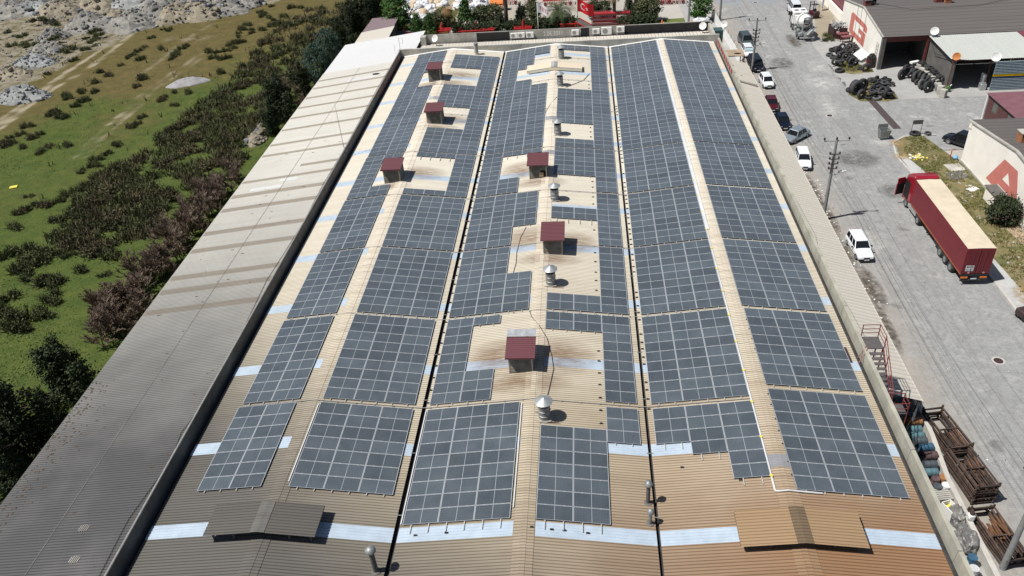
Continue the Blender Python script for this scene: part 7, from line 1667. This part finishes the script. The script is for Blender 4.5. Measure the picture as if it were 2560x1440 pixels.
for i, (px, py, rx, ry, h, mt, lb) in enumerate(((50, 232, 6.5, 3.8, 2.6, 'rubble_blue', 'blue grey rubble mound nearest on the left edge'), (20, 178, 6, 4, 2.4, 'rubble_tan', 'tan and grey rubble mound on the left edge above the nearest'), (80, 150, 6, 4, 2.2, 'rubble_blue', 'pale blue rubble mound with green tufts'), (115, 118, 5, 4, 2.2, 'rubble', 'grey rubble mound right of the pale blue one'), (128, 84, 4.5, 4, 2.4, 'rubble', 'grey stony mound above the grass patch'), (222, 50, 8, 7, 3.6, 'rubble', 'broad grey mound with dark slabs at its foot'), (150, 22, 9, 8, 4.0, 'rubble_tan', 'smooth tan earth mound at the top left'), (30, 18, 9, 7, 3.6, 'rubble', 'grey stony mound in the top left corner'), (90, 12, 8, 7, 3.6, 'rubble_blue', 'pale white grey mound at the top left'), (285, 40, 8, 7, 3.2, 'rubble_tan', 'tan crumbling mound in the middle of the bank'), (335, 45, 8, 8, 3.8, 'rubble', 'grey mound of slabs in the middle of the bank'), (380, 30, 8, 8, 4.2, 'rubble', 'grey mound with big pale slab in the bank'), (440, 30, 8, 7, 3.6, 'rubble_tan', 'tan grey mound right of the slab mound'), (500, 22, 8, 7, 3.8, 'rubble_tan', 'sandy mound with shrubs near the bank\'s right end'), (560, 14, 7, 6, 3.4, 'rubble', 'grey mound at the right end of the rubble bank'), (610, 2, 6, 5, 2.6, 'rubble', 'last low grey mound of the bank at the top'), (250, 8, 9, 7, 4.2, 'rubble_tan', 'brown back mound behind the broad grey one'), (400, 2, 9, 7, 4.4, 'rubble', 'back mound of grey slabs at the top edge'), (330, 4, 9, 7, 4.0, 'rubble_blue', 'pale back mound at the top edge'), (520, -6, 9, 7, 4.2, 'rubble', 'far grey mound above the sandy one'))):
    p = gp(px, py, h * .4); mound(lb, p.x, p.y, rx * .8, ry * .8, h * .85, mt, i + 1, rng.uniform(-.3, .3), 16)
p = gp(468, 208); mound('smooth grey gravel heap alone in the green field', p.x, p.y, 3.7, 2.2, .9, 'gravel', 77, .5, 0)
for px, py, rx, ry, h, lb in ((640, 345, 1.6, 2.6, 1.2, 'small stony heap beside the dark conifers at the annex'), (655, 320, 1.2, 2.0, 1.0, 'smaller stony heap above the other one at the annex')):
    p = gp(px, py, .4); mound(lb, p.x, p.y, rx, ry, h, 'rubble_tan', int(px), 0, 8)
mb = MB(); ru = random.Random(31)
for i in range(1500):
    x, y = ru.uniform(-125, -45), ru.uniform(92, 175)
    if not inpoly(x, y, RUB): continue
    s2 = ru.uniform(.05, .22) * (2 if ru.random() < .06 else 1); mb.bevbox(-s2, s2, -s2 * .7, s2 * .6, -.1, s2 * .6, s2 * .2, ru.randrange(3), Matrix.Translation((x, y, .05)) @ Matrix.Rotation(ru.uniform(0, 3), 4, 'Z') @ Matrix.Rotation(ru.uniform(-.6, .6), 4, 'X'))
tag(mb.build('loose_stones', [M['rubble'], M['rubble_tan'], M['stone_dark']]), 'loose stones strewn between the rubble mounds', 'stones', kind='stuff')
mb = MB()
for i in range(60):
    px, py = ru.uniform(0, 620), ru.uniform(-2, 130)
    p = gp(px, py)
    if not inpoly(p.x, p.y, RUB): continue
    bush(p.x, p.y, rng.uniform(.8, 1.7), 'green scrub tuft growing on the rubble bank', 'scrub on the rubble bank', rng.randrange(3), .8, rng.uniform(0, 1.0))
for px, py, lb in ((35, 470, 'yellow paper scrap lying on the green field'), (600, 27, 'white slab lying on the brown grass')):
    p = gp(px, py); o = MB().bevbox(-.5, .5, -.35, .35, 0, .12, .04).build('field_scrap', M['yellow'] if px < 100 else M['white'], None, loc=(p.x, p.y, .1), rz=.4); tag(o, lb, 'scrap')
# ------------------------------------------------------------------ front garden and yard behind the factory
def hedge(name_l, px, py, z, k, s2, sz=None): put_tree(k, at3(px, py, z), s2, name_l, 'tree', None, None, sz)
for i, (k, px, py, z, s2, lb) in enumerate((('pine', 1165, 48, 2.5, 1.0, 'layered green fir in the front garden hedge'), ('olive', 1110, 50, 1.5, 1.05, 'olive hedge tree left of the layered fir'), ('olive', 1085, 62, 1.5, 1.0, 'low olive tree left of the hedge, by the sacks'), ('pine', 1045, 72, 2.0, .75, 'dark green fir just behind the annex corner'), ('pine', 1075, 70, 2.0, .7, 'green fir right of the annex corner fir'), ('olive', 1205, 45, 1.8, 1.1, 'olive hedge tree right of the layered fir'), ('olive', 1235, 42, 1.8, 1.1, 'olive hedge tree left of the thick trunk'), ('dark', 1300, 40, 2.5, .75, 'very dark tree right of the thick trunk'), ('olive', 1335, 30, 2.0, 1.0, 'hedge tree with reddish tips behind the white flag'), ('red', 1330, 14, 1.8, 1.2, 'red tipped shrub above the white flag'), ('olive', 1485, 25, 2.0, .95, 'olive tree with pale flowers above the red flag'), ('olive', 1510, 22, 2.0, .9, 'olive tree between red flag and dark trees'), ('dark', 1575, 12, 2.4, .6, 'dark tree behind the red farm roller'), ('dark', 1592, 16, 2.4, .65, 'dark tree right of the roller, left of the round one'), ('olive', 1625, 28, 2.2, 1.25, 'round topped hedge tree at the end of the garden'), ('olive', 1605, 25, 2.2, 1.0, 'hedge tree tucked left of the round topped tree'), ('dark', 1255, 55, 1.2, .45, 'low dark bush left of the thick trunk foot'), ('green', 1752, 20, 3.0, .85, 'green tree over the parked motorbike by the fence'), ('conifer', 1140, 75, 1.4, .5, 'small dark fir in front of the layered fir'))):
    hedge(lb, px, py, z * .8, k, s2 * (.78 if k in ('olive', 'dark') else .95))
# dark hedge in shade under them
hm = crown_mb(1.7, .9, .1, 'round', 60, 30, .17, 5, .5).build('clipped_hedge', M['leaf_dark'])
tag(hm, 'dark clipped hedge bush in the shade of the garden trees', 'hedge', 'hedge bushes in the front garden'); p = at3(1280, 70, .6); hm.location = p; hm.scale = (1.6, 1, 1)
for px, py in ((1310, 68), (1340, 66), (1365, 64), (1395, 62), (1205, 76), (1180, 79), (1230, 73), (1425, 62), (1560, 60), (1590, 57), (1615, 54)):
    c = hm.copy(); COL.objects.link(c); c.location = at3(px, py, .6); c.rotation_euler = (0, 0, rng.uniform(-.4, .4))
def palm(label, loc, h, nf, L, mat, seed, dead=0, tr=.22):
    t = thing('palm_tree', label, 'palm', loc); rd = random.Random(seed)
    mb = MB(); mb.tube([(0, 0, -.1), (.05, 0, h * .5), (0, .05, h)], [tr * 1.2, tr, tr * 1.1], 9); mb.build('trunk', M['bark'], t, True)
    mb = MB()
    for i in range(nf):
        a = 2 * PI * i / nf * 2.6 + rd.uniform(-.3, .3); e = rd.uniform(-.35, 1.15); pts = []; d = Vector((math.cos(a), math.sin(a), 0)); p = Vector((0, 0, h)); el = e
        for k in range(8): pts.append(p.copy()); p = p + (d * math.cos(el) + Vector((0, 0, math.sin(el)))) * L / 7; el -= .26
        sd = d.cross(Vector((0, 0, 1)))
        for k in range(7):
            w = .8 * math.sin(PI * (k + .8) / 8.2); q, q2 = pts[k], pts[k + 1]
            for s3 in (-1, 1):
                for m_ in range(3):
                    b3 = q.lerp(q2, m_ / 3); mb.add([b3, b3 + (q2 - q) * .2, b3 + sd * s3 * w + (q2 - q) * .7 + Vector((0, 0, -.22 * w))], [(0, 1, 2)])
    mb.build('fronds', M[mat], t)
palm('big green palm with drooping fronds between the two flags', at3(1400, 66, 0), 2.9, 46, 3.7, 'palm', 1, tr=.42)
palm('small brown dying palm left of the layered fir', at3(1122, 82, 0), 4.2, 16, 1.5, 'palm_dead', 2, tr=.12)
palm('thick trunked palm with shaggy brown crown cut by the top edge', at3(1267, 72, 0), 6.8, 22, 1.6, 'palm_dead', 3, tr=.38)
palm('shaggy brown palm crown at the top right of the red flag', at3(1535, 64, 0), 5.4, 22, 1.7, 'palm_dead', 4, tr=.3)
# flags
def flag(label, px, py, zb, h, fw, fh, polemat, cloth, az, name):
    p = gp(px, py, zb); t = thing('flagpole', label[0], 'flagpole', (p.x, p.y, zb)); MB().tube([(0, 0, 0), (0, 0, h)], [.055, .035], 8).build('pole', M[polemat], t, True)
    fl = thing('flag', label[1], 'flag', (p.x, p.y, zb + h - .08), az)
    def wave(x, z): return (x * (.93 - .05 * x / fw), .16 * math.sin(x * 2.6 + .4) * min(1, x) + .05 * math.sin(z * 3 + x * 4), z - .3 * x - .13 * x * x * .6 / fw + .06 * math.sin(x * 3.1))
    mb = MB(); nx, nz = 18, 10; v = []
    for j in range(nz + 1):
        for i in range(nx + 1): v.append(wave(fw * i / nx, -fh + fh * j / nz))
    mb.add(v, [(j * (nx + 1) + i, j * (nx + 1) + i + 1, (j + 1) * (nx + 1) + i + 1, (j + 1) * (nx + 1) + i) for j in range(nz) for i in range(nx)]); mb.build('cloth', M[cloth], fl, True)
    return fl, wave
f1, wv = flag(('white flagpole standing on the office roof', 'white flag with red lettering on the white pole'), 1346.5, 92, 8.0, 5.0, 1.9, 1.35, 'white', 'flag_white', R(2), 'f')
def on_cloth(fl, wv, polys, mat, name):
    from mathutils.geometry import tessellate_polygon
    for sgn in (-1, 1):
        mb = MB()
        for P in polys:
            flat = [Vector((q[0], q[1], 0)) for ring in P for q in ring]; tri = tessellate_polygon([[Vector((q[0], q[1], 0)) for q in ring] for ring in P])
            mb.add([(lambda w: (w[0], w[1] + sgn * .012, w[2]))(wv(q.x, q.y)) for q in flat], [tuple(t_) for t_ in tri])
        mb.build(name, M[mat], fl)
def rc(x0, x1, y0, y1, n=4): return [[(x0 + (x1 - x0) * i / n, y0) for i in range(n + 1)] + [(x1 - (x1 - x0) * i / n, y1) for i in range(n + 1)]]
on_cloth(f1, wv, [rc(.3, .72, -.5, -.38), rc(.46, .57, -.95, -.5, 1), rc(.82, .92, -.95, -.38, 1), rc(.92, 1.2, -.5, -.38), rc(.92, 1.15, -.72, -.62), rc(.92, 1.2, -.95, -.84), rc(1.3, 1.4, -.95, -.38, 1), rc(1.4, 1.72, -.5, -.38), rc(1.4, 1.72, -.95, -.84), rc(1.62, 1.72, -.84, -.64, 1)], 'letter_red', 'flag_lettering')
f2, wv2 = flag(('slim green flagpole on the office roof, carrying the red flag', 'red flag with white crescent and star on the green pole'), 1445, 89, 8.0, 5.3, 2.7, 1.7, 'green_pole', 'flag_red', R(4), 'f')
R1, R2 = .43, .345; cx, cy = .9, -.85
cres = [(cx + R1 * math.cos(a), cy + R1 * math.sin(a)) for a in [PI * .17 + (2 * PI - PI * .34) * i / 24 for i in range(25)]]; c2 = cx + .11
inn = [(c2 + R2 * math.cos(a), cy + R2 * math.sin(a)) for a in [PI * .2 + (2 * PI - PI * .4) * i / 24 for i in range(25)]][::-1]
star = [(cx + .6 + (.25 if i % 2 == 0 else .1) * math.cos(PI + PI * i / 5), cy + (.25 if i % 2 == 0 else .1) * math.sin(PI + PI * i / 5)) for i in range(10)]
on_cloth(f2, wv2, [[cres + inn], [star]], 'flag_white', 'crescent_and_star')
# red farm machines
def machine(px, py, L, Wd, label, seed, kind='plough', rz=0.0, z=.5):
    p = gp(px, py, z); t = thing('farm_implement', label, 'farm machine', (p.x, p.y, 0), rz); rd = random.Random(seed)
    mb = MB()
    for y in (-Wd / 2, 0, Wd / 2): mb.bevbox(-L / 2, L / 2, y - .08, y + .08, .75, .92, .02)
    n = max(3, int(L / .9))
    for i in range(n + 1): x = -L / 2 + L * i / n; mb.bevbox(x - .07, x + .07, -Wd / 2, Wd / 2, .72, .88, .02)
    mb.tube([(-L * .1, Wd / 2, .9), (0, Wd / 2 + .3, 1.7), (L * .1, Wd / 2, .9)], .07, 6); mb.tube([(0, Wd / 2 + .3, 1.7), (0, -Wd / 2, .95)], .06, 6); mb.build('frame', M['machine_red'], t)
    mb = MB(); m_ = int(L / .35)
    for i in range(m_):
        x = -L / 2 + L * (i + .5) / m_
        for y in (-Wd / 2, Wd * .1, Wd / 2): mb.tube([(x, y, .8), (x, y - .25, .55), (x, y - .1, .25), (x, y + .15, .05)], .035, 4)
    mb.build('tines', M['machine_red'] if kind != 'dark' else M['machine_dark'], t)
    for s2 in (-1, 1): wheel(t, s2 * L * .42, -Wd / 2 - .25, .3, .16, 'machine_red')
    t.scale = (1, 1, 1.3); return t
machine(1104, 82, 3.6, 1.4, 'small red cultivator behind the left dish, leftmost of the red machines', 1)
machine(1190, 81, 7.0, 1.8, 'long red harrow behind the office parapet, second from left', 2)
machine(1308, 76, 3.2, 1.8, 'red plough with raised beams left of the white flagpole', 3)
machine(1425, 64, 3.6, 2.0, 'red cultivator below the big palm', 4)
machine(1395, 4, 6, 2.0, 'red machine in the far yard above the palm', 5); machine(1640, 1, 6, 1.6, 'red implement at the top edge near the grey pole', 6); machine(1680, 1, 5, 1.6, 'red implement at the top edge beside the far yard pole', 7); machine(1275, 2, 3, 2, 'red implement at the top edge right of the orange frame', 8); machine(1480, 3, 6, 2, 'red machine at the top edge above the red flag', 9)
# slanted conveyor
p = gp(1465, 66, .8); t = thing('conveyor_frame', 'slanted red frame with dark belts beside the red flag pole', 'farm machine', (p.x, p.y, 0), R(-20)); 
mb = MB()
for y in (-1.1, 1.1): mb.bevbox(-1.9, 1.9, y - .09, y + .09, -.08, .1, .02, 0, Matrix.Translation((0, 0, 1.1)) @ Matrix.Rotation(R(25), 4, 'Y'))
mb.build('side_rail', M['machine_red'], t); mb = MB()
for y in (-.6, 0, .6): mb.box(-1.85, 1.85, y - .25, y + .25, -.02, .03, 0, Matrix.Translation((0, 0, 1.1)) @ Matrix.Rotation(R(25), 4, 'Y'))
mb.build('belt', M['concrete_dark'], t); mb = MB()
for x, z in ((-1.6, 1.8), (1.6, .4)):
    for y in (-1.1, 1.1): mb.box(x - .05, x + .05, y - .05, y + .05, 0, z)
mb.build('leg', M['machine_red'], t)
# big spiked roller
p = gp(1528, 52, 1.2); t = thing('disc_roller', 'wide maroon roller with rows of pale spikes beside the red flag', 'farm machine', (p.x, p.y, 0), R(-3))
for j, (y, z) in enumerate(((.9, 2.3), (0, 1.3), (-.8, .75))):
    mb = MB(); mb.lathe([(.34, -3.4), (.34, 3.4)], 12, 0, Matrix.Translation((0, y, z)) @ Matrix.Rotation(R(90), 4, 'Y')); mb.build('roller_drum', M['machine_dark'] if j else M['machine_red'], t)
    mb = MB()
    for i in range(34):
        x = -3.3 + i * .2
        for k in range(7): a = 2 * PI * k / 7 + (i % 2) * .4; mb.tube([(x, y + .2 * math.cos(a), z + .2 * math.sin(a)), (x, y + .52 * math.cos(a + .3), z + .6 * math.sin(a + .3))], [.06, .03], 4)
    o = mb.build('tines', plain('pink_grey_tine', (.36, .16, .18), .5) if j == 0 else M['machine_red'], t)
mb = MB(); 
for x in (-3.5, 0, 3.5): mb.tube([(x, 1.1, 2.4), (x, -1, .7), (x, -1.6, .5)], .08, 5)
mb.tube([(3.4, 0, .9), (5.0, -.3, .8)], .09, 5); mb.build('frame', M['machine_dark'], t)
for s2 in (-1, 1): wheel(t, s2 * 2.6, -1.4, .42, .3, 'machine_red')
# cones, motorbike, heap of sacks, orange frame, boxes, shed roofs
for px, py, lb in ((1655, 55, 'left traffic cone of the pair near the round topped tree'), (1659, 60, 'right traffic cone of the pair near the round topped tree'), (1728, 56, 'traffic cone beside the grey pole in the far yard'), (1744, 55, 'traffic cone nearest the white fence')):
    p = gp(px, py, .3); t = thing('traffic_cone', lb, 'cone', (p.x, p.y, 0)); mb = MB(); mb.lathe([(.2, .03), (.16, .1), (.04, .75), (0, .75)], 12); mb.build('cone', M['cone'], t, True); MB().box(-.24, .24, -.24, .24, 0, .04).build('foot', M['machine_dark'], t)
p = gp(1748, 40, .5); t = thing('motorbike', 'dark motorbike parked under the green tree by the fence', 'motorbike', (p.x, p.y, 0), R(30)); wheel(t, -.65, 0, .32, .12, 'galv_dull'); wheel(t, .65, 0, .32, .12, 'galv_dull'); MB().bevbox(-.6, .4, -.14, .14, .5, .85, .08).build('body', M['car_black'], t); MB().bevbox(-.75, -.05, -.13, .13, .82, .95, .05).build('seat', M['plastic'], t); MB().tube([(.65, 0, .32), (.45, 0, 1.05), (.42, -.3, 1.1)], .03, 5).build('handlebar', M['galv_dull'], t)
p = gp(1760, 54, .4); t = thing('white_canvas', 'pile of white sheeting behind the far right corner', 'sheeting', (p.x, p.y, 0)); o = crumple('sheet_pile', 'crumpled white sheeting pile behind the far right corner of the office', p.x - .5, p.y, 1.6, .9, .8, 'sack', 6, 'sheeting'); bpy.data.objects.remove(t)
sm_ = bpy.data.meshes
def sack_mesh(seed):
    bm = bmesh.new(); bmesh.ops.create_icosphere(bm, subdivisions=3, radius=1.0)
    for v in bm.verts:
        n = noise.noise(v.co * 2 + Vector((seed, 0, 0))) * .25 + noise.noise(v.co * 5 + Vector((0, seed, 0))) * .12; v.co = v.co * (1 + n); v.co.z *= .75
    me = bpy.data.meshes.new('sack'); bm.to_mesh(me); bm.free(); return me
SK = [sack_mesh(i) for i in range(3)]
for i, me in enumerate(SK): me.materials.append(M['sack'] if i else M['sack_tan'])
for (x0, x1, y0, y1, n, gl, lb) in ((1010, 1110, -8, 34, 62, 'white sacks in the big heap', 'crumpled white waste sack in the big heap at the top'), (1140, 1215, -6, 22, 40, 'white sacks in the second heap', 'crumpled pale waste sack in the heap left of the orange frame')):
    for i in range(n):
        px, py = rng.uniform(x0, x1), rng.uniform(y0, y1)
        e = 1 - abs((px - (x0 + x1) / 2) / ((x1 - x0) / 2)); z = rng.uniform(.2, .5 + 2.0 * e); p = gp(px, py, z); k = 0 if rng.random() < .16 else rng.choice((1, 2))
        o = bpy.data.objects.new('sack', SK[k]); COL.objects.link(o); o.location = p; o.rotation_euler = (rng.uniform(-.5, .5), rng.uniform(-.5, .5), rng.uniform(0, 6)); s2 = rng.uniform(.65, 1.15); o.scale = (s2, s2, s2); tag(o, lb, 'sack', gl)
for px, py, s2, lb in ((1030, 52, 1.2, 'large white sack lying beside the pale box'), (1058, 44, 1.3, 'tall pale sack standing right of the pale box')):
    p = gp(px, py, .6); o = bpy.data.objects.new('sack', SK[1]); COL.objects.link(o); o.location = p; o.scale = (s2, s2, s2); tag(o, lb, 'sack')
p = gp(1033, 40, .8); t = thing('pale_crate', 'pale square crate in front of the big sack heap', 'crate', (p.x, p.y, 0), .1); MB().bevbox(-1.0, 1.0, -.8, .8, 0, 1.7, .04).build('crate', M['wood'], t); MB().box(-.95, .95, -.82, -.8, .1, 1.6).build('front_panel', plain('pale_board', (.5, .47, .4), .7), t)
p = gp(1245, 12, 1); t = thing('orange_frame', 'bright orange steel cage with red legs at the top of the picture', 'frame', (p.x, p.y, 0)); mb = MB()
for i in range(9):
    for j in range(4): z = 1.0 + j * .35; mb.tube([(-1.6, -.8 + i * .2, z), (1.6, -.8 + i * .2, z + .1)], .05, 4)
mb.build('bars', M['machine_orange'], t); mb = MB()
for x in (-1.5, -.5, .5, 1.5): mb.tube([(x, -.8, 0), (x, -.8, 1.2), (x + .3, .8, 1.0), (x + .3, .8, 0)], .08, 5)
mb.build('legs', M['machine_red'], t)
t = thing('shed', 'long shed with pale ribbed roof beyond the annex end', 'shed', (0, 0, 0))
a = [gp(*q, 3.4) for q in ((903, 78), (982, 60), (958, 100), (880, 110))]
mb = MB(); mb.add([(-28.2, 93.2, 3.3), (-21.9, 93.2, 3.9), (-22.6, 112.5, 3.9), (-28.6, 111.5, 3.3)], [(0, 1, 2, 3)]); mb.build('roof', M['canopy_roof'], t); MB().box(-28.0, -22.6, 93.4, 111.3, 0, 3.2).build('wall', M['concrete_dark'], t)
MB().add([(-28.3, 103.0, 3.315 + .02), (-22.2, 103.0, 3.9 + .015), (-22.25, 105.4, 3.9 + .015), (-28.35, 105.4, 3.315 + .02)], [(0, 1, 2, 3)]).build('pale_sheet', M['white'], t)
t = thing('maroon_shed', 'small shed with dull purple roof beyond the long shed', 'shed', (0, 0, 0)); MB().add([(-29, 113.5, 2.8), (-23.3, 113.5, 3.1), (-23.6, 122, 3.1), (-29, 122, 2.8)], [(0, 1, 2, 3)]).build('roof', plain('dull_purple_roof', (.2, .15, .16), .7), t); MB().box(-28.8, -23.7, 113.7, 121.8, 0, 2.7).build('wall', M['concrete_dark'], t)
t = thing('yard_lamp', 'thin red pole with white lamp beside the purple shed', 'lamp post', (-25.2, 122.8, 0)); MB().tube([(0, 0, 0), (0, 0, 6.2)], .06, 6).build('pole', M['rail_red'], t); MB().bevbox(-.25, .25, -.25, .25, 6.2, 6.6, .05).build('lamp_head', M['white'], t)
p = gp(1002, 85, .6); car('dark car parked in shade behind the annex corner', (p.x, p.y, 0), (.9, .4), M['car_red'], 'sedan', 4.2, 1.68, 1.4)
# oleander by the A wall
tr_ = tree('round dark oleander bush in front of the A wall', 'bush', (54.15, 44.3, .1), 2.75, 1.55, 'round', 'leaf_dark', .1, 140, 34, .13, 91, None, .08, 'oleander_bush', .5)
fm = MB(); rd = random.Random(3)
for i in range(110):
    a, e = rd.uniform(0, 6.28), rd.uniform(.1, 1.4); q = 1.7; x, y, z = q * math.cos(e) * math.cos(a), q * math.cos(e) * math.sin(a), .9 + 1.9 * math.sin(e) * .95
    fm.add([(x - .06, y, z), (x, y - .06, z + .02), (x + .06, y, z), (x, y + .06, z - .02)], [(0, 1, 2, 3)])
o = fm.build('flowers', plain('pink_flower', (.6, .3, .33), .6), tr_)
for px, py, s2, lb in ((2072, 92, .75, 'small leafy bush in front of the dark skip'), (2088, 75, .5, 'pale flowering bush beside the dark skip')):
    pass
for i, (px, py, s2) in enumerate(((2070, 95, 1.0), (2082, 88, .9), (2066, 84, .8))):
    p = gp(px, py, .4); bush(p.x, p.y, s2, 'ragged green weed clump in front of the dark skip', 'weeds before the skip', i % 3, .9)
mb = MB(); ru = random.Random(77)
def tufts(poly, n, z):
    xs = [q[0] for q in poly]; ys = [q[1] for q in poly]; k = 0
    while k < n:
        x, y = ru.uniform(min(xs), max(xs)), ru.uniform(min(ys), max(ys))
        if not inpoly(x, y, poly): continue
        k += 1
        if noise.noise((x * .5, y * .5, 2)) < -.1: continue
        for j in range(3):
            a = ru.uniform(0, 6.28); L = ru.uniform(.08, .3); w = ru.uniform(.02, .06); xx, yy = x + ru.gauss(0, .08), y + ru.gauss(0, .08)
            mb.add([(xx - w * math.cos(a), yy - w * math.sin(a), z), (xx + w * math.cos(a), yy + w * math.sin(a), z), (xx + ru.gauss(0, .1), yy + ru.gauss(0, .1), z + L)], [(0, 1, 2)], ru.random() < .45)
tufts([(51.0, 20), (55.4, 20), (55.4, 57), (53.9, 65.8), (51.6, 65.8), (50.2, 62), (50.9, 50), (50.7, 38)], 4200, .12)
a = [gp(*q) for q in ((2120, 235), (2150, 205), (2195, 200), (2230, 225), (2246, 246), (2220, 254), (2150, 253))]; tufts([(v.x, v.y) for v in a], 900, .01)
a = [gp(*q) for q in ((2085, 152), (2100, 140), (2135, 160), (2175, 165), (2185, 180), (2130, 186), (2105, 180))]; tufts([(v.x, v.y) for v in a], 900, .01)
tufts([(-11, 93), (32, 93), (32, 118), (-11, 117)], 3500, -.03)
tag(mb.build('verge_grass', [gA, gB]), 'grass and weeds on the verge, the lawn and around the tyre heaps', 'grass', kind='stuff')
for m_ in list(bpy.data.meshes):
    if m_.users == 0: bpy.data.meshes.remove(m_)
